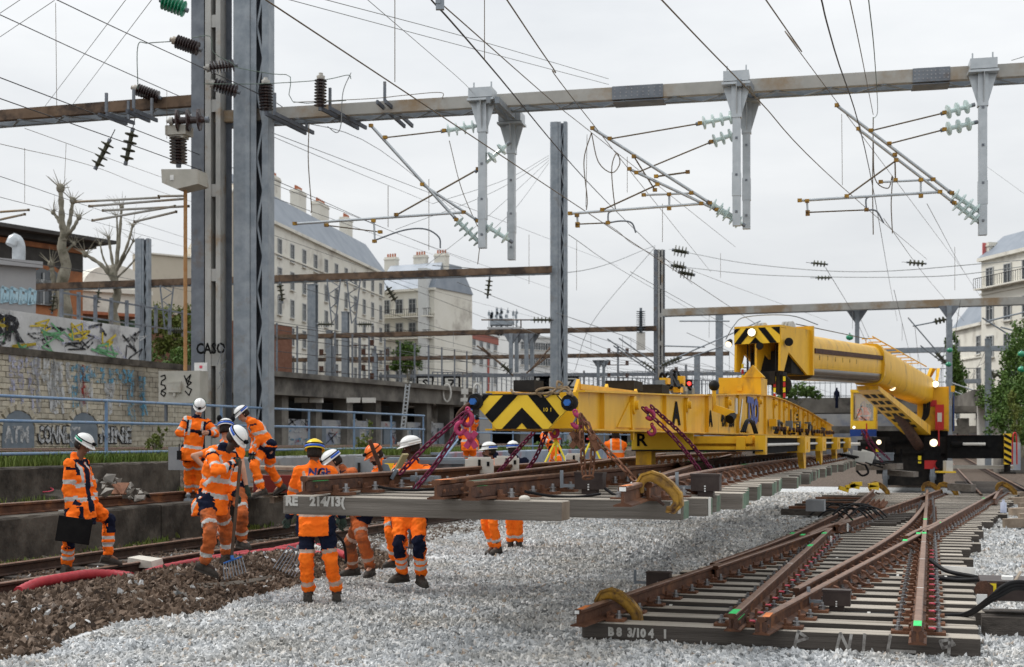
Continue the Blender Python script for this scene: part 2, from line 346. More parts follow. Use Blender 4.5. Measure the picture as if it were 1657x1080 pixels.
# real stones, scattered with geometry nodes
def stone_mat(name, cols):
    m = bpy.data.materials.new(name); m.use_nodes = True; nt = m.node_tree; N = nt.nodes; LK = nt.links.new; b = N['Principled BSDF']
    b.inputs['Roughness'].default_value = .9; b.inputs['Specular IOR Level'].default_value = .2
    at = N.new('ShaderNodeAttribute'); at.attribute_type = 'INSTANCER'; at.attribute_name = 'rc'
    r = N.new('ShaderNodeValToRGB'); r.color_ramp.interpolation = 'LINEAR'
    while len(r.color_ramp.elements) < len(cols): r.color_ramp.elements.new(.5)
    for i, (p, c) in enumerate(cols): r.color_ramp.elements[i].position = p; r.color_ramp.elements[i].color = c+(1,)
    LK(at.outputs['Fac'], r.inputs[0])
    tcx = N.new('ShaderNodeTexCoord'); n = N.new('ShaderNodeTexNoise'); n.inputs['Scale'].default_value = 1.6; LK(tcx.outputs['Object'], n.inputs['Vector'])
    mrx = N.new('ShaderNodeMapRange'); mrx.inputs[3].default_value = .72; mrx.inputs[4].default_value = 1.22; LK(n.outputs['Fac'], mrx.inputs[0])
    mx = N.new('ShaderNodeMixRGB'); mx.blend_type = 'MULTIPLY'; mx.inputs[0].default_value = 1; LK(r.outputs[0], mx.inputs[1]); LK(mrx.outputs[0], mx.inputs[2])
    ge = N.new('ShaderNodeNewGeometry'); n2 = N.new('ShaderNodeTexNoise'); n2.inputs['Scale'].default_value = .7; n2.inputs['Detail'].default_value = 6; n2.inputs['Roughness'].default_value = .7; LK(ge.outputs['Position'], n2.inputs['Vector'])
    m2 = N.new('ShaderNodeMapRange'); m2.inputs[1].default_value = .42; m2.inputs[2].default_value = .72; LK(n2.outputs['Fac'], m2.inputs[0])
    mx2 = N.new('ShaderNodeMixRGB'); mx2.blend_type = 'MULTIPLY'; LK(m2.outputs[0], mx2.inputs[0]); LK(mx.outputs[0], mx2.inputs[1]); mx2.inputs[2].default_value = (.80,.74,.66,1)
    LK(mx2.outputs[0], b.inputs['Base Color']); return m
WHITE_ST = stone_mat('white_ballast', [(0,(.20,.205,.205)),(.12,(.35,.365,.375)),(.5,(.54,.555,.565)),(.93,(.72,.725,.72)),(1,(.44,.36,.29))])
BROWN_ST = stone_mat('brown_ballast', [(0,(.035,.025,.019)),(.35,(.095,.066,.047)),(.7,(.16,.115,.085)),(.95,(.22,.17,.135)),(1,(.5,.5,.48))])
MIX_ST = stone_mat('mixed_ballast', [(0,(.08,.06,.05)),(.4,(.19,.15,.12)),(.6,(.42,.42,.41)),(1,(.66,.67,.66))])
def scatter(name, faces_uv, density, smin, smax, m, seed, lift=0.0, label=None):
    """faces_uv: list of (u0,u1,v0,v1) rectangles following the terrain"""
    b = MB()
    for (u0,u1,v0,v1) in faces_uv:
        n_u = max(1, int((u1-u0)/.5)); n_v = max(1, int((v1-v0)/1.0)); vs = []
        for j in range(n_v+1):
            for i in range(n_u+1):
                uu = u0+(u1-u0)*i/n_u; v = v0+(v1-v0)*j/n_v
                e = 0.0
                if i in (0, n_u): e = .6*noise.noise(Vector((v*.9, seed, 0)))+.3*noise.noise(Vector((v*3, seed, 2)))
                vs.append(UT(uu+e, v, hgt(uu, v)-.035+lift))
        b.add(vs, [(j*(n_u+1)+i, j*(n_u+1)+i+1, (j+1)*(n_u+1)+i+1, (j+1)*(n_u+1)+i) for j in range(n_v) for i in range(n_u)])
    o = ob(name, b, m, kind='stuff', fix=False)
    ng = bpy.data.node_groups.new('scatter_'+name, 'GeometryNodeTree')
    ng.interface.new_socket('Geometry', in_out='INPUT', socket_type='NodeSocketGeometry'); ng.interface.new_socket('Geometry', in_out='OUTPUT', socket_type='NodeSocketGeometry')
    N = ng.nodes; LK = ng.links.new; gi = N.new('NodeGroupInput'); go = N.new('NodeGroupOutput')
    dp = N.new('GeometryNodeDistributePointsOnFaces'); dp.inputs['Density'].default_value = density; dp.inputs['Seed'].default_value = seed
    LK(gi.outputs[0], dp.inputs['Mesh'])
    jn = N.new('GeometryNodeJoinGeometry')
    for k in range(5):
        ic = N.new('GeometryNodeMeshIcoSphere'); ic.inputs['Radius'].default_value = .5; ic.inputs['Subdivisions'].default_value = 1 if k % 2 else 2
        sp = N.new('GeometryNodeSetPosition'); pos = N.new('GeometryNodeInputPosition'); nn = N.new('ShaderNodeTexNoise'); nn.noise_dimensions = '4D'
        nn.inputs['W'].default_value = seed*3.1+k*7.7; nn.inputs['Scale'].default_value = 1.7; nn.inputs['Detail'].default_value = 0
        sb = N.new('ShaderNodeVectorMath'); sb.operation = 'SUBTRACT'; sb.inputs[1].default_value = (.5,.5,.5)
        ms = N.new('ShaderNodeVectorMath'); ms.operation = 'MULTIPLY'; ms.inputs[1].default_value = (1.7,1.5,1.5)
        sc = N.new('GeometryNodeTransform'); sc.inputs['Scale'].default_value = (1.25,.85+.05*k,.72)
        tm = N.new('GeometryNodeSetMaterial'); tm.inputs['Material'].default_value = m
        LK(pos.outputs[0], nn.inputs['Vector']); LK(nn.outputs['Color'], sb.inputs[0]); LK(sb.outputs[0], ms.inputs[0]); LK(ms.outputs[0], sp.inputs['Offset'])
        LK(ic.outputs['Mesh'], sp.inputs['Geometry']); LK(sp.outputs[0], sc.inputs['Geometry']); LK(sc.outputs[0], tm.inputs['Geometry'])
        g2 = N.new('GeometryNodeGeometryToInstance'); LK(tm.outputs[0], g2.inputs[0]); LK(g2.outputs[0], jn.inputs[0])
    ip = N.new('GeometryNodeInstanceOnPoints'); ip.inputs['Pick Instance'].default_value = True
    LK(dp.outputs['Points'], ip.inputs['Points']); LK(jn.outputs[0], ip.inputs['Instance'])
    r1 = N.new('FunctionNodeRandomValue'); r1.data_type = 'FLOAT_VECTOR'; r1.inputs['Max'].default_value = (6.28,6.28,6.28); LK(r1.outputs[0], ip.inputs['Rotation'])
    r2 = N.new('FunctionNodeRandomValue'); r2.data_type = 'FLOAT'; r2.inputs[2].default_value = smin; r2.inputs[3].default_value = smax; r2.inputs['Seed'].default_value = 3
    LK(r2.outputs[1], ip.inputs['Scale'])
    st = N.new('GeometryNodeStoreNamedAttribute'); st.data_type = 'FLOAT'; st.domain = 'INSTANCE'; st.inputs['Name'].default_value = 'rc'
    r3 = N.new('FunctionNodeRandomValue'); r3.data_type = 'FLOAT'; r3.inputs['Seed'].default_value = 9
    LK(r3.outputs[1], st.inputs['Value']); LK(ip.outputs[0], st.inputs['Geometry']); LK(st.outputs[0], go.inputs[0])
    md = o.modifiers.new('scatter', 'NODES'); md.node_group = ng
    return o
scatter('white_gravel', [(-7.6,-7.0,8.5,19),(-7.0,5.0,7.5,19),(5.0,7.2,10,22),(-10.0,-7.0,19.5,26)], 820, .028, .062, WHITE_ST, 3, label='')
scatter('far_white_gravel', [(-7.0,5.0,19,31),(-9.8,-7.0,26,34),(5.0,6.6,22,30)], 330, .045, .085, WHITE_ST, 5)
scatter('distant_white_gravel', [(-6.0,5.4,31,46)], 120, .07, .11, WHITE_ST, 6)
scatter('brown_gravel', [(-9.9,-7.5,8.5,17.5),(-11.3,-10.3,11,26),(-8.6,-7.4,17.3,19)], 620, .04, .09, BROWN_ST, 8, .01)
scatter('mixed_gravel', [(-9.95,-8.6,17.5,27),(-10.3,-9.9,9,27)], 420, .04, .085, MIX_ST, 9, .01)
scatter('verge_gravel', [(-12.2,-11.3,11,30),(-26,-15.5,18,44),(-14.7,-13.2,14,30)], 90, .04, .09, BROWN_ST, 11)
scatter('side_gravel', [(6.0,12,24,44)], 110, .05, .10, BROWN_ST, 12)
# loose stones of the wrong colour that strayed over the edge
scatter('stray_white_stones', [(-8.9,-7.6,9,17),(-11.3,-10.4,12,22)], 3.5, .04, .075, WHITE_ST, 21, .05)

# ---------------------------------------------------------------- grass and leaves
GRASS = mat('grass', (.07,.125,.02), (.19,.22,.055), .9, .8, rnd=0)
LEAF = mat('leaf', (.045,.10,.02), (.12,.19,.04), 2.5, .6)
LEAF_Y = mat('leaf_yellow', (.10,.14,.03), (.17,.19,.045), 2.5, .6)
def np_mesh(name, verts, faces, mats, mi=None):
    me = bpy.data.meshes.new(name); nv, nf = len(verts), len(faces); k = faces.shape[1]
    me.vertices.add(nv); me.vertices.foreach_set('co', verts.astype(np.float32).ravel())
    me.loops.add(nf*k); me.loops.foreach_set('vertex_index', faces.astype(np.int32).ravel())
    me.polygons.add(nf); me.polygons.foreach_set('loop_start', np.arange(0, nf*k, k, dtype=np.int32))
    try: me.polygons.foreach_set('loop_total', np.full(nf, k, dtype=np.int32))
    except Exception: pass
    for m in mats: me.materials.append(m)
    if mi is not None: me.polygons.foreach_set('material_index', mi.astype(np.int32))
    me.update(calc_edges=True); return me
def grass_mesh(name, pts, h0, h1, blades, seed, w=.012):
    g = np.random.default_rng(seed); P = np.repeat(np.array(pts), blades, axis=0); n = len(P)
    P = P+np.c_[g.normal(0,.05,n), g.normal(0,.05,n), np.zeros(n)]
    a = g.uniform(0, 6.28, n); h = g.uniform(h0, h1, n); d = np.c_[np.cos(a), np.sin(a), np.zeros(n)]; q = np.c_[-np.sin(a), np.cos(a), np.zeros(n)]
    lean = (g.uniform(.05,.6,n)*h)[:,None]; z = np.array([0,0,1.0])
    v0 = P-q*w; v1 = P+q*w; v2 = P+d*lean*.4+z*h[:,None]*.6+q*w*.7; v3 = P+d*lean*.4+z*h[:,None]*.6-q*w*.7; v4 = P+d*lean+z*h[:,None]*.98
    V = np.stack([v0,v1,v2,v3,v4],1).reshape(-1,3); b = np.arange(n)[:,None]*5
    Fc = np.concatenate([b+np.array([0,1,2]), b+np.array([0,2,3]), b+np.array([3,2,4])])
    return np_mesh(name, V, Fc, [GRASS])
def verge(name, rects, n, h0, h1, blades, seed, thr=-.1):
    rnd = random.Random(seed); pts = []
    while len(pts) < n:
        u0,u1,v0,v1 = rnd.choice(rects); u, v = rnd.uniform(u0,u1), rnd.uniform(v0,v1)
        if noise.noise(Vector((u*.9, v*.6, seed))) < thr: continue
        pts.append(tuple(UT(u, v, hgt(u, v)-.03)))
    ob(name, grass_mesh(name, pts, h0, h1, blades, seed), None, kind='stuff')
verge('verge_grass', [(-16.4,-14.95,14,48),(-15.6,-15.0,14,60)], 3400, .08, .40, 8, 1, -.25)
verge('track_grass', [(-30,-16,20,70)], 3000, .08, .30, 6, 2, .08)
verge('ledge_grass', [(-12.5,-11.8,13,28)], 700, .03, .12, 6, 3, .05)
verge('wall_foot_grass', [(-14.75,-14.3,15,30)], 220, .05, .25, 7, 4, .05)
def leaves(name, blobs, n, size, m, seed, parent=None, spread=1.0):
    """n leaf quads gathered in many small clumps on the blobs: (centre, radii)"""
    g = np.random.default_rng(seed); tot = sum(b[1][0]*b[1][1]*b[1][2] for b in blobs)**1 or 1; Vs = []
    for c, rad in blobs:
        k = max(20, int(n*(rad[0]*rad[1]*rad[2])/tot)); nc = max(6, k//28)
        d = g.normal(size=(nc,3)); d /= np.linalg.norm(d,axis=1)[:,None]; rr = g.uniform(.35,1.0,nc)**.6
        cc = np.array(c)+d*np.array(rad)*rr[:,None]*(1+.18*g.normal(size=(nc,1)))
        idx = g.integers(0, nc, k); Vs.append(cc[idx]+g.normal(size=(k,3))*np.array(rad)*.13*spread)
    P = np.concatenate(Vs); k = len(P)
    a = g.normal(size=(k,3)); a /= np.linalg.norm(a,axis=1)[:,None]; b = np.cross(a, g.normal(size=(k,3))); b /= np.linalg.norm(b,axis=1)[:,None]
    s = g.uniform(.6,1.3,k)[:,None]*size
    V = np.stack([P-a*s, P-b*s*.6, P+a*s, P+b*s*.6],1).reshape(-1,3); Fc = np.arange(k)[:,None]*4+np.array([0,1,2,3])
    return ob(name, np_mesh(name, V, Fc, [m]), None, parent)
# ================================================================ rails and panels
RH = .153
_pr = [(.070,0),(.070,.012),(.012,.030),(.009,.104),(.034,.117),(.035,.143),(.027,.153)]
RPROF = _pr+[(-x, z) for x, z in reversed(_pr)]
def rail_mb(mb, pts, scale=1.0, mi_body=0, mi_head=1):
    pts = [Vector(p) for p in pts]; rings = []
    for i, p in enumerate(pts):
        d = (pts[min(i+1, len(pts)-1)]-pts[max(i-1, 0)]).normalized(); s = d.cross(Z).normalized()
        rings.append([p+s*x*scale+Z*z*scale for x, z in RPROF])
    n = len(RPROF); vs = [q for r in rings for q in r]; body = []; head = []
    for i in range(len(rings)-1):
        for j in range(n):
            f = (i*n+j, i*n+(j+1) % n, (i+1)*n+(j+1) % n, (i+1)*n+j)
            (head if j in (5, 6, 7) else body).append(f)
    mb.add(vs, body, mi_body); mb.add(vs, head, mi_head)
    mb.add(rings[0], [tuple(range(n))[::-1]], mi_body); mb.add(rings[-1], [tuple(range(n))], mi_body)
def sub(pts, step=.6):
    out = []
    P = pathpts(pts, max(8, int(((Vector(pts[-1])-Vector(pts[0])).length)/step))) if len(pts) > 2 else [Vector(pts[0]).lerp(Vector(pts[1]), i/12) for i in range(13)]
    return P
def fastener_mesh(name, pink=False):
    b = MB()   # local: x across the rail, y along it, z up; a sloped iron chair with a sprung screw
    b.box((.085,0,.012), (.17,.15,.024), 0); b.box((.04,0,.034), (.06,.11,.03), 0); b.box((.015,0,.06), (.02,.08,.05), 0)
    b.lathe((.11,0,.022), Z, [(0,.03),(.012,.03),(.014,.024),(.035,.024),(.036,.034),(.042,.034),(.044,.017),(.075,.015)], 8, 1, False)
    if pink: b.box((.06,0,.05), (.06,.07,.012), 2)
    return fixn(b.mesh(name, [M['rust'], M['bolt'], M['pink_paint']]))
def chair_mesh(name):
    b = MB()   # curved brace chair of the check rails
    P = [Vector((0,0,.12)), Vector((.05,0,.105)), Vector((.09,0,.05)), Vector((.14,0,.03)), Vector((.20,0,.028))]
    for p, q in zip(P[:-1], P[1:]):
        b.bar(p, q, .10, .024, 0)
    b.box((.11,0,.008), (.24,.16,.016), 0)
    b.lathe((.17,0,.03), Z, [(0,.032),(.014,.032),(.016,.02),(.05,.018)], 8, 1, False)
    return fixn(b.mesh(name, [M['rust'], M['bolt'], M['rust']]))
FAST, FASTP, CHAIR = fastener_mesh('fastener'), fastener_mesh('fastener_marked', True), chair_mesh('brace_chair')
def sleeper_mesh(name, m, mend):
    b = MB(); n = 6
    for i in range(n):
        pass
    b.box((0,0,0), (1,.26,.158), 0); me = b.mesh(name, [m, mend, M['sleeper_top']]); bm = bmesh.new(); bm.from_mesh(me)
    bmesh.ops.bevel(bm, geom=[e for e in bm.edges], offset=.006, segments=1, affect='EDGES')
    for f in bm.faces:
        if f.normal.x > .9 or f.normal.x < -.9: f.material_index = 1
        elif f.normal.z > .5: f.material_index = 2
    bm.to_mesh(me); bm.free(); return me
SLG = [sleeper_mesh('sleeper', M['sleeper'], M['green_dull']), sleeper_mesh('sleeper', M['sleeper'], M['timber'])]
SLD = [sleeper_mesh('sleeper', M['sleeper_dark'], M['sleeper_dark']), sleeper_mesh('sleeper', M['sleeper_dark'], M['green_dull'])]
SLO = SLD[0].copy(); SLO.materials[2] = M['sleeper_dark']
class Panel:
    """a prefabricated piece of track: O is the left near top corner of its first sleeper"""
    def __init__(s, root, O, roll=0.0): s.root = root; s.O = Vector(O); s.roll = roll
    def p(s, u, v, z=0.0): return s.O+U*u+T*v+Z*(z-s.roll*u)
    def sleeper(s, v, u0, u1, kind, dz=0):
        me = kind; X = (U-Z*s.roll).normalized()
        c = s.p((u0+u1)/2, v+.13, -.079+dz); m = Matrix.Translation(c) @ Matrix(((X.x,T.x,0,0),(X.y,T.y,0,0),(X.z,T.z,1,0),(0,0,0,1))) @ Matrix.Diagonal((u1-u0,1,1,1))
        return inst('sleeper', me, s.root, m)
    def rail(s, pts, z=.018, step=.6, name='rail', scale=1.0, mats=None):
        b = MB(); rail_mb(b, [s.p(q.x, q.y, z) for q in sub([Vector((u, v, 0)) for u, v in pts], step)], scale)
        return ob(name, b, mats or [M['rail'], M['rail_head']], s.root, fix=False)
    def upos(s, pts, v):
        P = pathpts([Vector((a, c, 0)) for a, c in pts], 60) if len(pts) > 2 else [Vector((a, c, 0)) for a, c in pts]
        for a, b in zip(P[:-1], P[1:]):
            if a.y <= v <= b.y: return a.x+(b.x-a.x)*(v-a.y)/(b.y-a.y+1e-9)
        return None
    def fast(s, u, v, side, me=None, ext=False):
        c = s.p(u+side*.055, v, 0); m = Matrix.Translation(c) @ Matrix(((U.x*side,T.x*side,0,0),(U.y*side,T.y*side,0,0),(0,0,1,0),(0,0,0,1)))
        return inst('fastener', me or FAST, s.root, m)
    def fishplate(s, u, v0, v1, side, green=None, cm=None):
        b = MB(); a, e = s.p(u+side*.03, v0, .018+.068), s.p(u+side*.03, v1, .018+.068)
        b.bar(a, e, .036, .085, 0)
        for i in range(5):
            q = a.lerp(e, (i+.5)/5); b.lathe(q+U*side*.016, U*side, [(0,.016),(.018,.014)] if i % 4 == 0 else [(0,.011),(.0025,.011)], 7, 1, False)
        o = ob('fishplate', b, [M['rust_dark'], M['rust'] if True else None], s.root)
        return o
    def paint(s, u, v0, v1, w, m, z=None, top=True, name='paint_mark'):
        b = MB(); z = (RH+.018+.0015) if z is None else z
        a, e = s.p(u, v0, z), s.p(u, v1, z); b.bar(a, e, w, .0016, 0); return ob(name, b, m, s.root)
def far_fasteners(P, jobs, name):
    b = MB()
    for (u, v, side) in jobs:
        c = P.p(u+side*.12, v, .02); b.box(c, (.15,.12,.03), 0, U, T, Z); b.box(c+U*side*.03+Z*.035, (.045,.045,.05), 1, U, T, Z)
    ob(name, b, [M['rust'], M['bolt']], P.root, kind='stuff')

# ---------------- panel on the ground
gtop = G(945, 1006, .14)
root = thing('crossing_track', 'wooden-sleepered crossing panel with rusty rails lying on the white ballast', 'track panel', gtop+Z*-.16)
PG = Panel(root, gtop)
def sp1(v, u0, k): return u0+k*v
r1s = [(.065,-.48),(.52,3.7),(1.03,8.6),(1.37,11.6)]
r1 = [(.065,-.48),(.58,4.3)]; blade1 = [(.60,3.9),(1.0,7.7),(1.36,11.3)]
outer = [(.50,4.3),(.82,8),(1.03,12),(1.25,18),(1.36,24),(1.38,29.5)]
r2 = [(1.40,-.36),(1.40,11.3)]; r2b = [(1.44,12.2),(1.40,18),(1.36,23)]
r1c = [(1.46,12.2),(3.33,30.5)]
r3 = [(1.66,-.5),(2.92,11.0)]; r3b = [(2.95,11.3),(5.1,31.5)]
r4 = [(2.92,-.67),(2.92,30)]
inn = [(1.74,1.7),(2.28,7.5),(2.62,12.5),(2.82,18),(2.88,21)]
for pts in (r1, blade1, outer, r2, r2b, r1c, r3, r3b, r4): PG.rail(pts)
PG.rail(inn, z=.03, name='check_rail'); PG.rail([(1.18,9.6),(1.28,11.4),(1.50,13.2),(1.62,14.2)], z=.03, name='wing_rail')
PG.rail([(2.66,9.6),(2.80,11.0),(3.05,12.6),(3.2,14.0)], z=.03, name='wing_rail')
PG.rail([(4.55,24.0),(5.0,31.0)], z=.018, name='check_rail')
rnd = random.Random(4); fasts = []; v = 0.0; i = 0; railsG = [(r1,1),(blade1,1),(outer,-1),(r2,1),(r2,-1),(r2b,1),(r1c,1),(r3,-1),(r3,1),(r3b,1),(r4,-1),(r4,1),(inn,1)]
rend = [(0,3.42),(9,3.5),(12,3.72),(16,4.0),(20,4.5),(25,4.95),(32,5.6)]
def lerp_tab(tab, x):
    for (a, b), (c, d) in zip(tab[:-1], tab[1:]):
        if x <= c: return b+(d-b)*max(0, (x-a))/(c-a)
    return tab[-1][1]
while v < 31.5:
    le = -.02 if v < 5 else max(-.02, (PG.upos(outer, v) or 1.3)-.45)
    re_ = lerp_tab(rend, v)
    if i == 1: re_ += .0
    re_ = re_+rnd.uniform(-.06, .06)+(.12 if i % 5 == 3 else 0) if i > 2 else 3.42
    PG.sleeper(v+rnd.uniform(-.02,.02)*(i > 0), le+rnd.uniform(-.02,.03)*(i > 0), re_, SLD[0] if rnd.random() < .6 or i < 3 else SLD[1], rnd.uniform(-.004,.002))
    for pts, sd in railsG:
        u = PG.upos(pts, v+.13)
        if u is None: continue
        fasts.append((u, v+.13, sd, pts))
    if i > 14 and i % 3 == 0:
        pass
    v += .60 if v < 22 else .61; i += 1
fasts.sort(key=lambda q: q[1]); near = fasts[:288]; far = fasts[288:]
for (u, v, sd, pts) in near: PG.fast(u, v, sd, (CHAIR if (pts is r4 and sd < 0 and False) or (pts is r3 and sd > 0 and v > 2) or (pts is inn) else (FASTP if (pts is r2 and sd > 0) or (pts is r4 and sd > 0 and v < 9) else FAST)))
far_fasteners(PG, [(u, v, sd) for u, v, sd, _ in far], 'distant_fasteners')
for (u, v0, v1, sd) in ((1.40,-.36,.35,1),(1.66,-.5,.35,1),(1.66,-.5,.2,-1),(2.92,-.67,-.1,-1),(2.92,-.67,-.1,1),(1.42,-.36,.1,-1)): PG.fishplate(u, v0, v1, sd)
PG.paint(1.40,-.355,-.05,.066,M['green_paint']); PG.paint(1.40+.051,-.35,.05,.004,M['green_paint'],z=.12)
PG.paint(2.92,-.665,-.35,.064,M['green_paint']); PG.paint(1.70,-.49,-.2,.06,M['orange_paint']); PG.paint(.085,-.47,-.18,.05,M['orange_paint'])
for pts, v in ((r1s,9.3),(outer,9.6),(r2,7.2),(r2,9.8),(r1c,13.6),(r4,10.3),(r4,14.2),(r3b,13.3),(r3,8.6),(r3,10.2),(r3b,24)):
    u = PG.upos(pts, v)
    if u: PG.paint(u, v, v+.35, .068, M['green_paint'])
for u, v in ((2.92,2.2),(2.92,5.6),(1.40,4.5),(2.92,8.5)): PG.paint(u, v, v+.03, .068, M['white_paint'])
for u, v in ((.9,3.0),(1.9,1.9)):
    pass
# chevron plates and chalked square at rail ends
b = MB(); b.box(PG.p(.062,-.495,RH-.005), (.04,.006,.03), 0, U, T, Z); ob('rail_end_label', b, M['white_paint'], PG.root)
def block(P, u, v, name='detector_box', ext=(.26,.14,.14)):
    b = MB(); c = P.p(u, v, .12); b.box(c, ext, 0, U, T, Z); b.box(c+Z*(ext[2]/2+.006), (ext[0]*1.04,ext[1]*1.08,.02), 0, U, T, Z)
    b.box(c-Z*.1-T*0, (.14,.1,.06), 0, U, T, Z); b.bar(c-U*.13-Z*.04, c-U*.27-Z*.04, .03, .03, 1); b.bar(c-U*.27-Z*.06, c-U*.27+Z*.10, .03, .03, 1)
    for k in range(3): b.box(c-T*(ext[1]/2+.002)+Z*(k*.022-.07), (.014,.004,.012), 2, U, T, Z)
    return ob(name, b, [M['brownbox'], M['steel'], M['white_paint']], P.root)
block(PG, 2.15, 1.5); block(PG, .16, 2.7)
b = MB()     # rodding of the switch under the rails
for uu0, uu1, vv0 in ((.2,3.4,1.42),(2.2,3.6,5.2),(.9,2.6,7.4)):
    b.tube([PG.p(uu0, vv0, -.02), PG.p(uu1, vv0+.02, -.02)], .026, 8)
    for k in range(5): b.tube([PG.p(uu0+(uu1-uu0)*(k+.5)/5, vv0, -.02), PG.p(uu0+(uu1-uu0)*(k+.5)/5+.03, vv0, -.02)], .03, 8, 1)
ob('drive_rod', b, [M['blackplastic'], M['white_plastic']], PG.root)
b = MB()     # white plastic tags on the crossing noses
for (u, v, h) in ((1.55,9.3,.12),(1.62,12.4,.14),(2.70,10.0,.12),(2.86,12.2,.1)): b.box(PG.p(u, v, .11), (.03,.05,h), 0, U, T, Z)
ob('white_tag', b, M['white_paint'], PG.root)
b = MB(); b.prism([PG.p(1.42,21.0,0), PG.p(1.95,21.6,0), PG.p(1.95,24.4,0), PG.p(1.46,24.2,0)], Z*.05, 0)
for k in range(4): b.bar(PG.p(1.48+.12*k,21.2+.1*k,.06), PG.p(1.50+.12*k,24.2,.06), .03, .12, 0)
ob('crossing_cradle', b, M['rust'], PG.root)
text('B 8  3/10 4   1', .105, PG.p(.50,-.006,-.085), U, Z, M['stencil'], PG.root, .006, sx=.9)
def ribbon(mb, pts, w, o, x, y, lift=.004, mi=0):
    o = Vector(o); n = x.cross(y); pts = [Vector((p[0], p[1])) for p in pts]
    for a, c in zip(pts[:-1], pts[1:]):
        d = c-a
        if d.length < 1e-5: continue
        d.normalize(); q = Vector((-d.y, d.x))*w/2; a2, c2 = a-d*w*.3, c+d*w*.3
        mb.add([o+x*p.x+y*p.y+n*lift for p in (a2-q, c2-q, c2+q, a2+q)], [(0,1,2,3)], mi)
CHALK = mat('sprayed_white', (.42,.41,.39), (.14,.125,.115), 14, .9, sharp=.2)
b = MB(); f0 = PG.p(2.0,-.004,-.15)
for st in ([(-.1,.0),(-.07,.13),(.0,.08),(-.08,.05)],[(0.22,0),(.25,.13),(.31,.0),(.33,.12)],[(.42,0),(.43,.13)],[(.62,.13),(.60,.01),(.80,.01)],[(1.05,.12),(.98,.10),(1.0,.05),(1.08,.08),(1.05,.12),(1.04,.0),(.98,-.01)]):
    ribbon(b, [(x_*1.12, y_*1.1) for x_, y_ in st], .026, f0, U, Z, .0)
ob('spray_lettering', b, CHALK, PG.root)
# ---------------- panel hanging from the crane
htop = W(458, 800, 11.3)
root = thing('crossing_track', 'crossing panel of grey sleepers hanging from chains under the yellow beam', 'track panel', htop-Z*.16)
PH = Panel(root, htop, .016)
h1 = [(.36,-.33),(.36,26)]; h2 = [(1.545,-.42),(.36,11.4)]; h3 = [(1.83,-.42),(1.83,26)]
h4s = [(3.12,-1.02),(3.02,.0)]; h4 = [(3.08,.35),(2.88,4),(2.80,9),(2.84,14),(2.93,20),(2.95,26)]; h5 = [(2.93,.6),(2.55,4.3),(1.95,10.2)]
h6 = [(1.44,.5),(.95,5),(.55,10)]; h2c = [(.36,11.6),(-.3,18.5)]; h5c = [(1.86,10.9),(1.1,18.9)]
b = MB(); rail_mb(b, [PH.p(3.09,-.62,.018), PH.p(3.0,.5,.018)]); ob('rail', b, [M['rail'], M['rail_head']], PH.root, fix=False)
for pts in (h1, h2, h3, h4, h5, h2c, h5c): PH.rail(pts)
PH.rail([(.30,8.2),(.55,10.2),(.60,12.2)], z=.03, name='wing_rail'); PH.rail([(1.98,8.0),(1.98,10.2),(1.75,12.4)], z=.03, name='wing_rail')
rnd = random.Random(9); v = 0; i = 0; fasts = []
ends = [2.454, 3.32, 3.42, 3.40, 3.55, 3.50, 3.42, 3.46, 3.40, 3.48]
while v < 26:
    re_ = ends[i] if i < len(ends) else 3.42+rnd.uniform(-.08,.14)
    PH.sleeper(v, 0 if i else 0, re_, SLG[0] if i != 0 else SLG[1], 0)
    if i == 0: pass
    for pts, sds in ((h1,(1,)),(h2,(1,)),(h3,(1,)),(h4,(1,-1)),(h5,(-1,)),(h2c,(1,))):
        u = PH.upos(pts, v+.13)
        if u is None: continue
        for sd in sds: fasts.append((u, v+.13, sd, pts))
    v += .62; i += 1
fasts.sort(key=lambda q: q[1])
for (u, v, sd, pts) in fasts[:285]: PH.fast(u, v, sd, CHAIR if (pts in (h4,) and sd > 0 and v > 1.5) else FAST)
for (u, v0, v1, sd) in ((.36,-.32,.75,1),(1.545,-.42,.1,1),(1.83,-.42,.68,1)): PH.fishplate(u, v0, v1, sd)
PH.paint(.40+.02,-.28,.0,.012,M['green_paint'],z=.13); PH.paint(1.83+.04,-.35,-.1,.012,M['green_paint'],z=.128); PH.paint(1.56,-.41,-.1,.05,M['orange_paint']); PH.paint(1.84,-.41,-.05,.04,M['green_dull'])
PH.paint(3.09,-.60,-.35,.05,M['orange_paint'])
b = MB(); b.box(PH.p(3.092,-.625,RH-.005), (.05,.006,.03), 0, U, T, Z); ob('rail_end_label', b, M['white_paint'], PH.root)
for pts, v in ((h1,8.5),(h3,9.2),(h3,11.4),(h4,8.0),(h5,8.8)):
    u = PH.upos(pts, v)
    if u: PH.paint(u, v, v+.4, .068, M['green_paint'])
for q, v in ((h3,3.0),(h4,2.0),(h3,7.5)): PH.paint(PH.upos(q, v), v, v+.03, .068, M['white_paint'])
block(PH, 2.30, 1.55); block(PH, 3.25+.05, 1.9)
b = MB(); c = PH.p(.62,1.75,.10); b.box(c, (.30,.05,.055), 0, U, T, Z); b.bar(c-U*.1+Z*.06, c-U*.1-Z*.12, .02, .02); b.bar(c-U*.15, c-U*.3, .02, .02)
for k in (-1,0,1): b.lathe(c+U*k*.08-T*.025, -T, [(0,.02),(.015,.018)], 8, 1, False)
ob('switch_clamp', b, [M['steel'], M['bolt']], PH.root)
b = MB()
b.tube(pathpts([PH.p(.5,.75,.06),PH.p(.62,.9,.03),PH.p(.8,1.0,.02),PH.p(.95,1.3,.03)],16), .014, 6)
b.tube(pathpts([PH.p(2.0,.5,.06),PH.p(2.15,.7,.02),PH.p(2.35,.8,.01),PH.p(2.5,1.1,.03)],16), .014, 6)
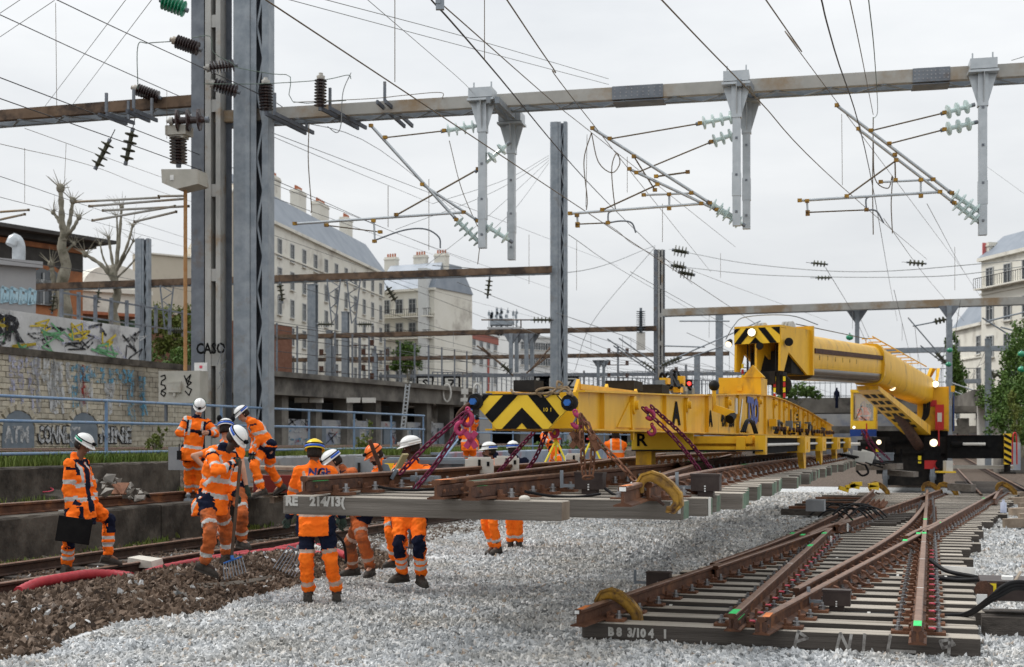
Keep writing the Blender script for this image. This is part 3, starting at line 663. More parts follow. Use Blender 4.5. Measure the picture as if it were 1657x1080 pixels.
b.tube(pathpts([PH.p(2.45,1.5,.06),PH.p(2.6,1.4,.0),PH.p(2.8,1.5,.0),PH.p(2.95,1.3,.03)],16), .014, 6)
ob('cable', b, M['blackplastic'], PH.root)
text('RE    214/13(', .105, PH.p(.30,-.006,-.055), U, Z, M['stencil'], PH.root, .006, sx=.98)
text('d I', .12, PH.p(3.24,.61,-.05), U, Z, M['stencil'], PH.root, .006)
b = MB(); b.add([PH.p(3.30,.004,-.155)+U*0, PH.p(3.44,0,-.155), PH.p(3.44,0,0)], [(0,1,2)])
b = MB(); c = PH.p(3.43,1.28,-.06); b.box(c, (.012,.07,.16), 0, (U+T*.2).normalized(), T, Z); ob('paper_tag', b, M['white_plastic'], PH.root)
b = MB(); b.ell(PH.p(2.13,-.02+.08,.022), (.05,.04,.028), U, T, Z, 8, 5); tag(ob('stone', b, M['concrete_pale']), 'small beige stone resting on the first hanging sleeper beside the rail end', 'stone')

# ---------------- plain tracks of the station
def track(label, u0, v0, v1, z, old=True, group=None, sleepers=True, pts=None, sl_end=40, sc=1.0, nm='railway_track'):
    root = thing(nm, label, 'railway track', UT(u0+.75, v0, z), group)
    for k in (0, 1):
        b = MB(); P = [UT(u0+k*1.5, v0+(v1-v0)*i/10, z) for i in range(11)] if pts is None else [UT(u+k*1.5*sc, v, z) for u, v in pts]
        rail_mb(b, P, sc); ob('rail', b, [M['rail_dark'], M['rail_head']], root, fix=False)
    if sleepers:
        v = v0
        while v < min(v1, sl_end):
            uu = u0 if pts is None else pts[0][0]
            m = Matrix.Translation(UT(uu+.75, v, z-.085)) @ ROT @ Matrix.Diagonal((2.4,1,1,1)); inst('sleeper', SLO, root, m); v += .6
    return root
tr_near = track('old running track with dark rails beside the low concrete ledge', -11.55, 8, 110, .03, sl_end=40)
b = MB(); rail_mb(b, [UT(-12.72, v, .72) for v in (8,14,20,27,36,50)], 1.1)
t_ = thing('loose_rail', 'long brown rail lying along the top of the concrete ledge', 'rail', UT(-12.72, 18, .72)); ob('rail', b, [M['rail'], M['rail_head']], t_, fix=False)
bb = MB(); q = Yat(95, -12.65); c = W(96, 829, q); bb.box(c+Z*.0+U*.03, (.12,.012,.07), 0, T, U, Z); ob('rail_stamp_plate', bb, M['white_plastic'], t_)
for k, (u0, nm) in enumerate(((-20.3,'first track on the raised ground behind the blue railing'),(-24.6,'second track on the raised ground behind the blue railing'),(-29.0,'farthest track on the raised ground below the graffiti wall'))):
    track(nm, u0, 14, 150, 1.37, sl_end=30, sleepers=(k == 0))
track('far straight track under the rail crane', .7+.72, 41.5, 140, .05, sl_end=60)
track('dull siding track curving away right of the crane', 0, 38, 120, .03, pts=[(6.2,36),(7.0,42),(7.4,50),(9,62),(12,80),(16,110)], sleepers=False)
track('far right track joining the siding near the frame edge', 0, 36, 120, .03, pts=[(11.6,30),(9.7,38),(8.6,46),(8.2,60),(8,110)], sleepers=False)
b = MB(); rail_mb(b, [UT(u, v, .03) for u, v in ((5.2,43.5),(6.5,48),(7.6,54),(7.6,57),(6.4,61))], 1); tag(ob('loose_rail', b, [M['rail_dark'], M['rail_head']], fix=False), 'curved pale rail offcut on the brown ground under the outrigger', 'rail')

# ---------------- concrete ledge, low walls
def strip(name, label, cat, u0, u1, v0, v1, z0, z1, m, pieces=None, kind=None, group=None):
    root = thing(name, label, cat, UT((u0+u1)/2, (v0+v1)/2, z0), group)
    if kind: root['kind'] = kind
    n = pieces or 1
    for k in range(n):
        b = MB(); a, e = v0+(v1-v0)*k/n, v0+(v1-v0)*(k+1)/n-.012; ns = 10; us_ = (u0, u1)
        rr = random.Random(k*7+int(v0*3)); rings = []
        for i in range(ns+1):
            v = a+(e-a)*i/ns; j = lambda s=.012: rr.uniform(-s, s)
            rings.append([UT(u1+j(), v, z0), UT(u1+j(), v, (z0+z1)/2+j()), UT(u1+j(), v, z1-.03+j(.01)), UT(u1-.03+j(), v, z1+j(.008)), UT(u0, v, z1+j(.008)), UT(u0, v, z0)])
        b.loft(rings); ob('segment', b, m, root)
    return root
strip('concrete_ledge', 'stained concrete ledge running along the old track at left', 'ledge', -13.1, -12.25, 9, 27.2, .0, .715, M['concrete'], 7)
w1 = strip('low_wall', 'low dark concrete wall at far left below the grass bank', 'wall', -15.1, -14.62, 12, Yat(72,-14.6)*1.0+0.6, .6, 1.33, M['concrete'], 3)
vA = (W(168,800,Yat(168,-14.62))).dot(T); vB = (W(292,800,Yat(292,-14.62))).dot(T)
strip('low_wall', 'low dark concrete wall between the rubble pile and the phone user', 'wall', -15.1, -14.62, vA, vB, .6, 1.36, M['concrete'], 2)
vC = (W(560,800,Yat(560,-14.62))).dot(T); vD = (W(700,800,Yat(700,-14.62))).dot(T)
strip('low_wall', 'pale blue-grey concrete wall behind the workers under the railing', 'wall', -15.1, -14.5, vC-6, vD-4, .0, 1.40, M['concrete_grey'], 5)
strip('low_wall', 'low dark concrete wall between the blue-grey wall and the graffiti wall', 'wall', -15.1, -14.55, vD-3.9, vD+.8, .0, 1.34, M['concrete'], 2)
WG = mat('graffiti_low_wall', (.20,.25,.32), (.33,.38,.45), 1.2, .8, c3=(.34,.15,.17), s3=.9, t3=.56)
strip('low_wall', 'low blue-grey wall with red graffiti behind the survey tripods', 'wall', -15.1, -14.5, vD+1, vD+24, .0, 1.40, WG, 6)
# ================================================================ lifting beam, gripper frame, chains, rail crane
BL, BR = W(772, 650, 12.15), W(925, 650, 11.88)            # near corners of the lifting beam
BO = Vector((BL.x, BL.y, 0)); BWd = (Vector((BR.x, BR.y, 0))-BO).length; BC = BO+U*BWd/2
blen = 33.6
beam = thing('lifting_beam', 'long yellow lifting beam with black chevron end hanging over the track panel', 'lifting beam', BC+T*blen/2+Z*1.9)
def bp(u, v, z): return BC+U*u+T*v+Z*z
prof = [(0.35,2.24),(2,2.28),(6,2.38),(12.2,2.60),(15.3,2.67),(18,2.665),(23.6,2.55),(28,2.40),(33,2.25)]
hw = BWd/2-.03; b = MB(); rings = [[bp(-hw,v,1.905), bp(hw,v,1.905), bp(hw,v,z), bp(-hw,v,z)] for v, z in prof]
b.loft(rings, 0)
b2 = MB()
for (v, z), (v2, z2) in zip(prof[:-1], prof[1:]):
    for sd in (-1, 1): b2.bar(bp(sd*(hw+.02),v,z+.008), bp(sd*(hw+.02),v2,z2+.008), .09, .016); b2.bar(bp(sd*(hw+.02),v,1.897), bp(sd*(hw+.02),v2,1.897), .10, .016)
ob('girder', b, M['yellow'], beam); ob('flange', b2, M['yellow'], beam)
# chevron end plate: a hexagon of yellow plate, stripes proud of it
P0 = lambda px, py, d=0.0: bp((px-848.5)/153*BWd, -.02-d, 1.8+(712-py)/178.5)
b = MB(); hexa = [(774,658),(786,640),(903,640),(921,661),(888,694.5),(805,694.5)]
b.prism([P0(x, y) for x, y in hexa], T*.05); ob('end_plate', b, M['yellow_clean'], beam)
b = MB()
stripes = [[(778,651.5),(783,640),(793,640),(775,660),(774,658)],[(816,640),(840,640),(798,684.5),(786.5,671.8)],[(856,640),(880.5,640),(906.5,673.2),(895,687)],[(903,640),(911,649),(921,661),(919,662),(901.5,640)],
           [(846.5,660),(879.5,694.5),(855,694.5),(846.5,684.5),(837,694.5),(814,694.5)]]
for st in stripes: b.prism([P0(x, y, .006) for x, y in st], T*.005)
ob('stripe', b, M['black'], beam)
b = MB(); b.prism([P0(*q, .0) for q in ((783,638),(904,638),(904,640.2),(783,640.2))], T*.06)
b.box(bp(-.05+.02,.25,2.295), (.20,.3,.10), 0, U, T, Z); ob('rubber_block', b, M['blackmach'], beam)
text('10 1', .05, P0(888,664,.013), U, Z, M['yellow_clean'], beam, .0)
# side lugs, ribs, gussets
lugs = [2.6, 5.9, 9.6, 13.6, 16.2, 18.2, 20.4, 22.8, 25.6, 28.6]
for sd in (1, -1):
    for v in lugs:
        z = float(np.interp(v, [a for a, _ in prof], [c for _, c in prof]))-.12
        b = MB(); b.lathe(bp(sd*hw,v,z), U*sd, [(0,.10),(.05,.10),(.052,.05),(.09,.05)], 14, 0, False)
        b.prism([bp(sd*hw,v-.12,z), bp(sd*hw,v+.12,z), bp(sd*hw,v+.02,z-.38), bp(sd*hw,v-.02,z-.38)], U*sd*.03); ob('lug', b, M['yellow'], beam)
b = MB()
for v in (1.2,4.4,7.6,10.8,14.6,17.2,19.2,21.4,24,27,30):
    z = float(np.interp(v, [a for a, _ in prof], [c for _, c in prof])); b.box(bp(hw+.02,v,(z+1.905)/2), (.05,.02,z-1.91), 0, U, T, Z); b.box(bp(-hw-.02,v,(z+1.905)/2), (.05,.02,z-1.91), 0, U, T, Z)
b.prism([bp(hw+.004,1.9,1.93), bp(hw+.004,4.3,1.93), bp(hw+.004,2.75,2.2), bp(hw+.004,2.45,2.2)], U*.012)
ob('rib', b, M['yellow'], beam)
b = MB()
for v in (.45,1.6,3.0):
    b.prism([bp(hw-.05,v,2.24), bp(hw-.05,v+.28,2.24), bp(hw-.05,v+.14,2.37)], -U*.03)
b.bar(bp(hw-.07,.6,2.30), bp(hw-.07,3.1,2.32), .06, .05); b.bar(bp(hw-.07,3.6,2.31), bp(hw-.07,8,2.42), .12, .05); ob('lifting_eye', b, M['yellow'], beam)
b = MB()
for v in (3.9,5.6,11.3): b.box(bp(.05,v,2.39+.012*v), (.34,.5,.11), 0, U, T, Z)
ob('rubber_block', b, M['blackmach'], beam)
side = lambda v, z: bp(hw+.010, v, z)
text('A', .40, side(5.25,2.12), T, Z, M['black'], beam, .014, sx=1.9); text('A', .32, side(8.0,2.1), T, Z, M['black'], beam, .012, sx=1.5)
for v in (7.1, 8.9): b = MB(); b.box(side(v,2.05), (.012,.3,.22), 0, U, T, Z)
text('4510 550', .34, side(9.75,2.12), T, Z, M['black'], beam, .012, sx=1.1)
text('TSO', .62, side(12.75,2.30)+U*.012, T, Z, M['blue_mark'], beam, .03, sx=1.35, shear=.1)
b = MB(); b.prism([side(11.0,2.0), side(11.15,2.0), side(11.5,2.5), side(11.4,2.5)], U*.004); ob('logo_mark', b, M['white_paint'], beam)
b = MB(); b.box(side(10.75,2.36), (.02,.4,.26), 0, U, T, Z); ob('data_plate', b, M['white_plastic'], beam)
b = MB(); b.box(side(19.6,2.2), (.02,.3,.6), 0, U, T, Z)
for k in range(6): b.box(side(21.2,2.0+.1*k), (.03,.28,.04), 0, U, T, Z)
ob('vent_slot', b, M['blackmach'], beam)
rb = random.Random(3)
for k in range(26):                                  # tanks, valves and hoses along the flank
    v = 11+k*.8+rb.uniform(-.3,.3); b = MB(); w = rb.uniform(.12,.32)
    if v < 15: continue
    b.box(bp(hw+.10, v, 1.99+rb.uniform(0,.18)), (.14,w,rb.uniform(.08,.22)), 0, U, T, Z); b.lathe(bp(hw+.17,v+.05,2.02), U, [(0,.05),(.05,.05)], 8, 1, False)
    ob('valve_block', b, [M['yellow'] if k % 3 else M['grey_box'], M['rust_dark']], beam)
for v, hgt_, n in ((10.6,.2,3),(15.5,.22,3),(19.0,.22,3),(22.5,.25,3),(26.5,.2,3)):
    b = MB()
    for k in range(n): b.tube(pathpts([bp(hw+.10+.02*k,v+.1*k,1.93), bp(hw+.16,v+.25+.12*k,1.93+hgt_), bp(hw+.15,v+.9+.18*k,1.93+hgt_*.8), bp(hw+.12,v+1.6+.2*k,1.92)],18), .018, 6)
    ob('hydraulic_hose', b, M['blackplastic'], beam)
# lamp / camera on a bracket over the flank
b = MB(); c = bp(hw+.12,7.6,2.42); b.bar(c-Z*.2, c+Z*.1, .05, .05, 0); b.ell(c+Z*.16, (.08,.09,.08), nu=10, nv=6, mi=1)
b.bar(c-Z*.16, c-Z*.26+U*.28, .1, .1, 0); b.lathe(c-Z*.27+U*.28, -T*.6-U*.2-Z*.3, [(0,.05),(.14,.07)], 10, 1, False); ob('camera_bracket', b, [M['yellow'], M['blackplastic']], beam)
# box carrying the crane hook
hk = 14.6; b = MB(); b.box(bp(-.03,hk+.35,2.83), (.82,1.0,.36), 0, U, T, Z); b.prism([bp(.02,hk-.17,3.01), bp(.44,hk-.17,3.01), bp(.22,hk-.17,3.25)], T*.25)
b.box(bp(-.03,hk-.17,2.80), (.1,.04,.1), 0, U, T, Z); ob('hook_housing', b, M['yellow'], beam)
b = MB(); c = bp(-.65,10.2,2.65)
for k in range(14): b.box(c+U*rb.uniform(-.25,.3)+T*rb.uniform(-.8,1.5)+Z*rb.uniform(-.06,.18), (rb.uniform(.08,.2),rb.uniform(.1,.3),rb.uniform(.06,.16)), k % 3, U, T, Z)
for k in range(8): b.tube(pathpts([c+U*rb.uniform(-.3,.3)+T*rb.uniform(-.6,1)+Z*.0, c+Z*rb.uniform(.2,.34)+T*rb.uniform(-.5,1), c+U*rb.uniform(-.3,.3)+T*rb.uniform(-.5,1)],12), .025, 6, 3)
ob('engine_unit', b, [M['grey_box'], M['yellow'], M['steel'], M['blackplastic']], beam)
for x, y in ((771,650),(922.5,653)):                # pins at the corners
    b = MB(); c = P0(x, y, -.03); b.lathe(c, -T, [(0,.075),(.05,.075),(.052,.045),(.09,.045)], 14, 0, False); b.lathe(c-T*.09, -T, [(0,.032),(.04,.032)], 6, 1, False); ob('end_pin', b, [M['blackmach'], M['blue_bolt']], beam)
# rope lying on the beam end
b = MB(); q = [(830,631),(836,637),(850,638),(872,638),(890,637),(900,631),(886,629),(872,634),(880,644),(892,640),(903,632),(911,624),(905,619),(906,630),(918,628),(926,636),(930,643)]
b.tube(pathpts([P0(x, y, .03*math.sin(i*2.1)+.02) for i, (x, y) in enumerate(q)], 120), .011, 7)
b.tube(pathpts([P0(896,634,.03), P0(905,638,.05), P0(915,631,.04), P0(922,634,.03), P0(927,640,.05), P0(920,638,.04)], 60), .011, 7)
tag(ob('rope', b, M['rope']), 'knotted tan rope draped over the chevron end of the yellow beam', 'rope')

# ---- gripper frame under the beam
gf = thing('gripper_frame', 'yellow and black gripper frame marked R holding the panel rails under the beam', 'gripper frame', PH.p(2.2,12,.25))
gp = lambda u, v, z: PH.O*1+U*u+T*v+Z*(z-PH.O.z)
b = MB(); b.ubox(0,0,0,0,0,0) if False else None
b.box(gp(1.72,7.95,1.775), (.86,.08,.235), 0, U, T, Z); ob('name_plate', b, M['yellow_clean'], gf)
text('R', .24, gp(1.43,7.905,1.79), U, Z, M['black'], gf, .006, sx=1.05)
b = MB(); b.box(gp(2.2,8.3,1.76), (1.75,.5,.16), 0, U, T, Z); b.box(gp(2.45,8.0,1.80), (1.0,.12,.10), 0, U, T, Z); b.box(gp(2.5,8.0,1.68), (1.05,.14,.06), 0, U, T, Z)
b.box(gp(2.8,7.92,1.74), (.12,.1,.2), 0, U, T, Z); b.box(gp(1.45,8.1,1.56), (.22,.3,.22), 0, U, T, Z); b.box(gp(3.06,8.0,1.73), (.14,.2,.26), 0, U, T, Z)
ob('cross_member', b, M['yellow'], gf)
b = MB(); b.box(gp(2.2,8.1,1.655), (1.8,.5,.02), 0, U, T, Z); b.box(gp(2.2,17,1.72), (.9,17,.18), 0, U, T, Z); ob('underside', b, M['blackmach'], gf)
b = MB(); b.box(gp(3.0,17,1.72), (.16,17.6,.22), 0, U, T, Z); ob('side_rail', b, M['black'], gf)
b = MB(); b.box(gp(3.0,17,1.845), (.26,17.8,.03), 0, U, T, Z); b.box(gp(1.5,17,1.72), (.14,17.6,.2), 0, U, T, Z); ob('top_flange', b, M['yellow'], gf)
b = MB(); b.tube([gp(3.10,8.3,1.73), gp(3.10,26.4,1.73)], .022, 8); ob('piston_rod', b, M['white_plastic'], gf)
for k, v in enumerate((13.4,17.2,21.6,26.0)):
    b = MB(); b.box(gp(3.06,v,1.72), (.30,1.0,.28), 0, U, T, Z); b.box(gp(3.20,v,1.70), (.05,.3,.12), 0, U, T, Z)
    b.prism([gp(3.04,v-.2,1.6), gp(3.04,v+.45,1.6), gp(3.04,v+.45,1.28), gp(3.04,v+.35,1.20), gp(3.04,v+.15,1.27), gp(3.04,v+.05,1.42)], U*.10); ob('gripper_arm', b, M['yellow'], gf)
b = MB()
for v in (.6,): pass

# ---- chains
def link_mesh(r=.0068, L_=.078, w=.042, m=None):
    b = MB(); pts = []; a = (L_-w)/2
    for k in range(5): t = math.pi*k/4; pts.append((a+math.sin(t)*w/2*.85, math.cos(t)*w/2*.7, 0))
    for k in range(5): t = math.pi+math.pi*k/4; pts.append((-a+math.sin(t)*w/2*.85, math.cos(t)*w/2*.7, 0))
    b.tube(pts, r, 6, 0, True, True, True); return b.mesh('chain_link', m)
LKM = {k: link_mesh(m=M[k]) for k in ('magenta', 'rust_dark', 'rust')}
def chain(label, pts, m='magenta', group=None, pitch=.062, sc=1.0):
    P = pathpts(pts, 60) if len(pts) > 2 else [Vector(pts[0]).lerp(Vector(pts[1]), i/40)-Z*.03*math.sin(math.pi*i/40) for i in range(41)]
    root = thing('chain', label, 'chain', P[-1], group); acc = 0; nxt = 0; k = 0; p = pitch*sc
    for a, c in zip(P[:-1], P[1:]):
        l = (c-a).length
        while nxt <= acc+l and l > 0:
            q = a.lerp(c, (nxt-acc)/l); d = (c-a).normalized(); y = d.cross(Vector((0,1,0)) if abs(d.y) < .9 else Z).normalized(); z = d.cross(y)
            ang = R(45) if k % 2 else R(-45); y2 = y*math.cos(ang)+z*math.sin(ang); z2 = d.cross(y2)
            inst('chain_link', LKM[m], root, Matrix(((d.x,y2.x,z2.x,q.x),(d.y,y2.y,z2.y,q.y),(d.z,y2.z,z2.z,q.z),(0,0,0,1))) @ Matrix.Scale(sc*1.4, 4)); nxt += p*1.25; k += 1
        acc += l
    return root
def hook(label, top, size, face=U, m='hookpink', group=None, tilt=0.0):
    root = thing('lifting_hook', label, 'hook', top-Z*size, group); x = (face*math.cos(tilt)+Z*math.sin(tilt)).normalized(); z = (Z*math.cos(tilt)-face*math.sin(tilt)).normalized()
    pts = [(0,0),(.02,-.12),(.16,-.26),(.24,-.45),(.2,-.68),(.02,-.82),(-.18,-.78),(-.3,-.6),(-.3,-.48)]
    b = MB(); b.tube(pathpts([top+x*a*size+z*c*size for a, c in pts], 30), [size*(.075+.05*math.sin(math.pi*i/24)) for i in range(25)][:99] if False else size*.15, 8)
    b.tube([top+x*.10*size*math.cos(t*.785)+z*(.05+.10*math.sin(t*.785))*size for t in range(8)], size*.07, 6, 0, True, True, True)
    ob('hook_body', b, M[m], root)
    b = MB(); b.bar(top+x*.04*size-z*.2*size, top-x*.25*size-z*.52*size, size*.14, size*.09); ob('safety_latch', b, M['steel_dark'], root)
    return root
HL = P0(769,652,.08)
b = MB(); b.tube(pathpts([HL+U*.0, HL-U*.06-Z*.03, HL-U*.13-Z*.10, HL-U*.15-Z*.17], 12), .016, 8); b.tube(pathpts([HL+T*.06, HL-U*.05-Z*.03+T*.05, HL-U*.12-Z*.10+T*.03, HL-U*.15-Z*.17], 12), .014, 8)
tag(ob('shackle', b, M['rust_dark']), 'bent steel shackle on the blue-headed pin at the left beam corner', 'shackle')
hook('pink lifting hook below the left corner of the chevron plate', W(757,664,12.05), .165, U)
hook('second pink hook hanging open under the first at the left corner', W(747,680,12.0), .15, -U, tilt=.2)
hook('small magenta hook hanging under the middle of the yellow beam end', W(898,690,12.6), .12, U)
hook('rusty pink hook at the right corner of the chevron plate', W(931,668,11.75), .16, U, tilt=.3)
hook('magenta hook swivel at the pin beside the black letter A', W(1046,662,14.6), .15, U, tilt=.6)
hook('magenta hook dangling straight down beside the letter R plate', W(1055,688,14.6), .13, U)
chain('magenta chain from the left beam corner to the back of the first rail', [W(748,672,12.0), W(690,722,12.2), W(646,768,12.4)])
chain('magenta chain from the left beam corner to the foot of the first rail', [W(752,676,12.0), W(712,742,12.1), W(671,792,12.15)])
chain('magenta chain under the chevron plate, left of the parallel one', [W(868,695,14.3), W(838,728,14.6), W(809,762,14.9)])
chain('magenta chain under the chevron plate, right of the parallel one', [W(886,695,14.3), W(868,738,14.5), W(846,770,14.8)])
chain('magenta chain beside the letter R ending on the right rail head', [W(1044,664,14.6), W(1092,710,14.5), W(1134,764,14.5)])
chain('magenta chain beside the letter R ending at the sleeper screws', [W(1056,660,14.6), W(1112,712,15.2), W(1168,781,15.9)])
chain('rusty chain loop dangling free beside the right beam corner', [W(940,678,11.7), W(942,720,11.7), W(945,765,11.7), W(951,773,11.68), W(957,765,11.7), W(959,722,11.7), W(951,684,11.7)], 'rust')
chain('rusty chain from the right beam corner to the clamp on the near rail', [W(945,680,11.7), W(966,712,11.6), W(1000,748,11.45), W(1028,778,11.3)], 'rust')
b = MB(); c = W(962,717,11.6); b.box(c, (.055,.05,.15), 0, (U+Z*.5).normalized()); b.lathe(c-T*.03+Z*.05, -T, [(0,.025),(.02,.025)], 8)
tag(ob('chain_shortener', b, M['rust']), 'rusty chain shortener joining the two rusty chains', 'chain shortener')
for x, y, lb in ((762,712,'pink cross-shaped tag dangling under the left beam corner'),(933,712,'dull red cross-shaped tag dangling near the rusty chains')):
    b = MB(); c = W(x,y,11.8); s_ = .085
    for a in (R(55), R(-55)): d = U*math.cos(a)+Z*math.sin(a); b.bar(c-d*s_, c+d*s_, .05, .02, 0, T)
    b.tube([c+Z*.04, c+Z*.22], .006, 6); tag(ob('load_tag', b, M['hookpink'] if x < 800 else M['rust']), lb, 'tag')
# far chains between beam and panel
chain('magenta chain at the far end of the yellow beam, sloping to the panel', [W(1396,700,32), W(1408,722,32), W(1428,748,32)], pitch=.062, sc=1.15)
chain('second magenta chain at the far end of the yellow beam', [W(1400,698,33), W(1416,722,33), W(1440,744,33)], pitch=.062, sc=1.15)

# ---- rail clamps (worn yellow C-clamps)
def clamp(label, O, sc=1.0, ax=None, flip=1):
    ax = ax or U*flip; root = thing('rail_clamp', label, 'clamp', O, 'yellow rail clamps')
    pts = [(-.07,.0),(-.075,.075),(-.04,.125),(.02,.14),(.09,.115),(.17,.055),(.235,-.02),(.245,-.085),(.20,-.135),(.15,-.13)]
    wd = [.024,.032,.040,.045,.046,.046,.045,.042,.034,.024]; P = [Vector((a,c,0)) for a, c in pts]; rings = []; inner = []
    for i, p in enumerate(P):
        d = (P[min(i+1,len(P)-1)]-P[max(i-1,0)]).normalized(); nrm = Vector((-d.y,d.x,0)); w = wd[i]
        def q(a, t): z = p+nrm*a; return O+(ax*z.x+Z*z.y)*sc+T*t*sc
        rings.append([q(w*.7,-.028), q(w,-.012), q(w,.012), q(w*.7,.028), q(-w*.7,.028), q(-w,.012), q(-w,-.012), q(-w*.7,-.028)])
        inner.append((q(w+.006,-.04), q(w+.006,.04), q(w-.014,.04), q(w-.014,-.04)))
    b = MB(); b.loft(rings, 0, True, True); ob('clamp_body', b, M['clamp'], root)
    b = MB(); b.loft([list(r) for r in inner], 0, True, False); ob('clamp_rim', b, M['clamp'], root)
    b = MB(); b.tube([O+ax*.02*sc+Z*-.02*sc, O+ax*.13*sc-Z*.1*sc], .014*sc, 7); b.lathe(O+ax*.10*sc-Z*.06*sc, (ax*-1+Z*.3), [(0,.022*sc),(.04*sc,.022*sc)], 6); ob('clamp_screw', b, M['rust_dark'], root)
    return root
clamp('worn yellow clamp gripping the rail stub of the hanging panel', PH.p(3.10,.30,.085), .95)
clamp('worn yellow clamp gripping the left rail end of the panel on the ground', PG.p(.16,.28,.075), 1.12)
for (u, v, z, lb) in ((1.38,30.2,.10,'small yellow clamp at the far left rail end of the ground panel'),(2.92,30.4,.10,'small yellow clamp below the crane wheel'),(3.36,30.2,.10,'small yellow clamp just right of the crane wheel'),(5.05,31.0,.10,'small yellow clamp on the far right rail end of the ground panel')):
    clamp(lb, PG.p(u, v, z), 1.6)
b = MB(); c = W(1030,786,11.2)
for k in range(7): b.lathe(c+U*rb.uniform(-.05,.06)+Z*rb.uniform(-.05,.05)+T*rb.uniform(-.04,.04), U+Z*.4, [(-.04,.02),(.04,.02)], 6, k % 2, False)
tag(ob('bolt_cluster', b, [M['rust_dark'], M['bolt']]), 'cluster of steel bolts where the rusty chain meets the yellow clamp', 'bolts')

# ---- the rail crane
crane = thing('rail_crane', 'yellow and black rail crane with telescopic boom reaching over the hanging panel', 'rail crane', UT(2.9,42,.2)+U*0)
CO = W(1411,712,45.0); CO.z = 0
cp = lambda u, v, z: CO+U*u+T*v+Z*z
# chassis
b = MB(); b.box(cp(1.25,1.2,1.62), (2.5,3.0,.55), 0, U, T, Z); b.box(cp(1.25,.9,1.0), (2.2,2.2,.7), 0, U, T, Z); b.box(cp(1.25,7,1.25), (2.4,10,.8), 0, U, T, Z); b.box(cp(.0,-.2,1.6), (.9,.5,.4), 0, U, T, Z)
b.box(cp(1.35,.2,.75), (1.9,.9,.95), 0, U, T, Z); ob('chassis', b, M['blackmach'], crane)
b = MB(); b.box(cp(1.15,-.35,1.88), (1.1,.35,.28), 0, U, T, Z); b.box(cp(.6,-.36,1.4), (.25,.1,.4), 0, U, T, Z); b.box(cp(1.95,-.5,1.2), (.55,.3,.5), 0, U, T, Z); b.bar(cp(.75,-.52,.9), cp(.75,-.52,1.5), .06, .06); b.bar(cp(.95,-.52,.9), cp(.95,-.52,1.5), .06, .06)
for x in (.3,2.2): b.lathe(cp(x,-.5,1.0), -T, [(0,.08),(.2,.08),(.22,.16),(.26,.16)], 12, 0, False)
ob('buffer_beam', b, M['black'], crane)
for u in (.45, 1.95):
    for v in (-.35, 2.7, 9, 11):
        b = MB(); c = cp(u, v, .59); b.lathe(c-U*.07, U, [(0,.40),(.10,.40),(.101,.44),(.14,.44)], 24, 0, False); b.lathe(c-U*.1, U, [(0,.12),(.22,.12)], 10, 0, False); ob('wheel', b, M['steel_dark'], crane)
    b = MB(); b.box(cp(u, 1.8, .62), (.2,3.2,.3), 0, U, T, Z); ob('bogie_frame', b, M['blackmach'], crane)
b = MB()
for x, y, w, h, c in ((.2,1.45,.1,.1,0),(1.55,1.2,.1,.14,0),(1.55,1.05,.1,.06,0)): b.box(cp(x,-.62,y), (w,.03,h), 0, U, T, Z)
ob('reflector', b, M['yellow_sign'], crane)
b = MB(); b.bar(cp(-.15,-.6,1.5), cp(-.15,-.6,2.35), .04, .04); b.bar(cp(2.15,-.6,1.6), cp(2.15,-.6,2.4), .04, .04); b.box(cp(1.95,-.66,.98), (.5,.03,.28), 0, U, T, Z); ob('red_marker', b, M['red_box'], crane)
def lamp(name, c, r, parent, d=-T, m='lamp'):
    hs = MB(); hs.lathe(c-d*.12, d, [(0,r*.7),(.1,r*1.15),(.13,r*1.15)], 14, 0, False); o = ob('lamp_housing', hs, M['blackplastic'], parent)
    g = MB(); g.lathe(c+d*.012, d, [(0,r),(.01,r)], 16, 0, False); ob('lens', g, M[m], o)
lamp('lamp', cp(1.99,-.66,1.70), .125, crane); lamp('lamp', cp(.25,-.66,1.72), .08, crane)
# outriggers
b = MB(); b.box(cp(3.3,-.3,1.55), (1.75,.5,.72), 0, U, T, Z); b.box(cp(3.3,-.3,1.93), (1.8,.56,.05), 0, U, T, Z); ob('outrigger_beam', b, M['black'], crane)
b = MB(); b.box(cp(4.28,-.35,1.5), (.22,.6,1.0), 0, U, T, Z); ob('outrigger_head', b, M['yellow_clean'], crane)
b = MB()
for k in range(5): z = 1.1+.2*k; b.prism([cp(4.17,-.655,z), cp(4.17,-.655,z+.1), cp(4.39,-.655,z-.02), cp(4.39,-.655,z-.12)], -T*.01)
ob('stripe', b, M['black'], crane)
b = MB(); b.tube([cp(4.28,-.35,.75), cp(4.28,-.35,1.1)], .1, 10); b.box(cp(4.28,-.35,.72), (.5,.5,.06), 0, U, T, Z); ob('support_leg', b, M['blackmach'], crane)
b = MB(); b.tube(pathpts([cp(4.42,-.6,1.0), cp(4.43,-.6,1.8), cp(4.48,-.55,2.02), cp(4.55,-.5,1.9), cp(4.57,-.5,1.0)], 20), .025, 6); ob('guard_rail', b, M['red_box'], crane)
b = MB(); b.tube([cp(2.9,-.62,1.66), cp(3.6,-.62,1.66)], .05, 8, 0); b.tube([cp(2.55,-.62,1.66), cp(2.9,-.62,1.66)], .09, 8, 1); b.box(cp(3.72,-.62,1.66), (.12,.05,.18), 1, U, T, Z); b.tube([cp(-1.0,-.62,1.66), cp(-.35,-.62,1.66)], .05, 8, 0); b.tube([cp(-.35,-.62,1.66), cp(.1,-.62,1.66)], .09, 8, 1)
ob('outrigger_ram', b, [M['white_plastic'], M['black']], crane)
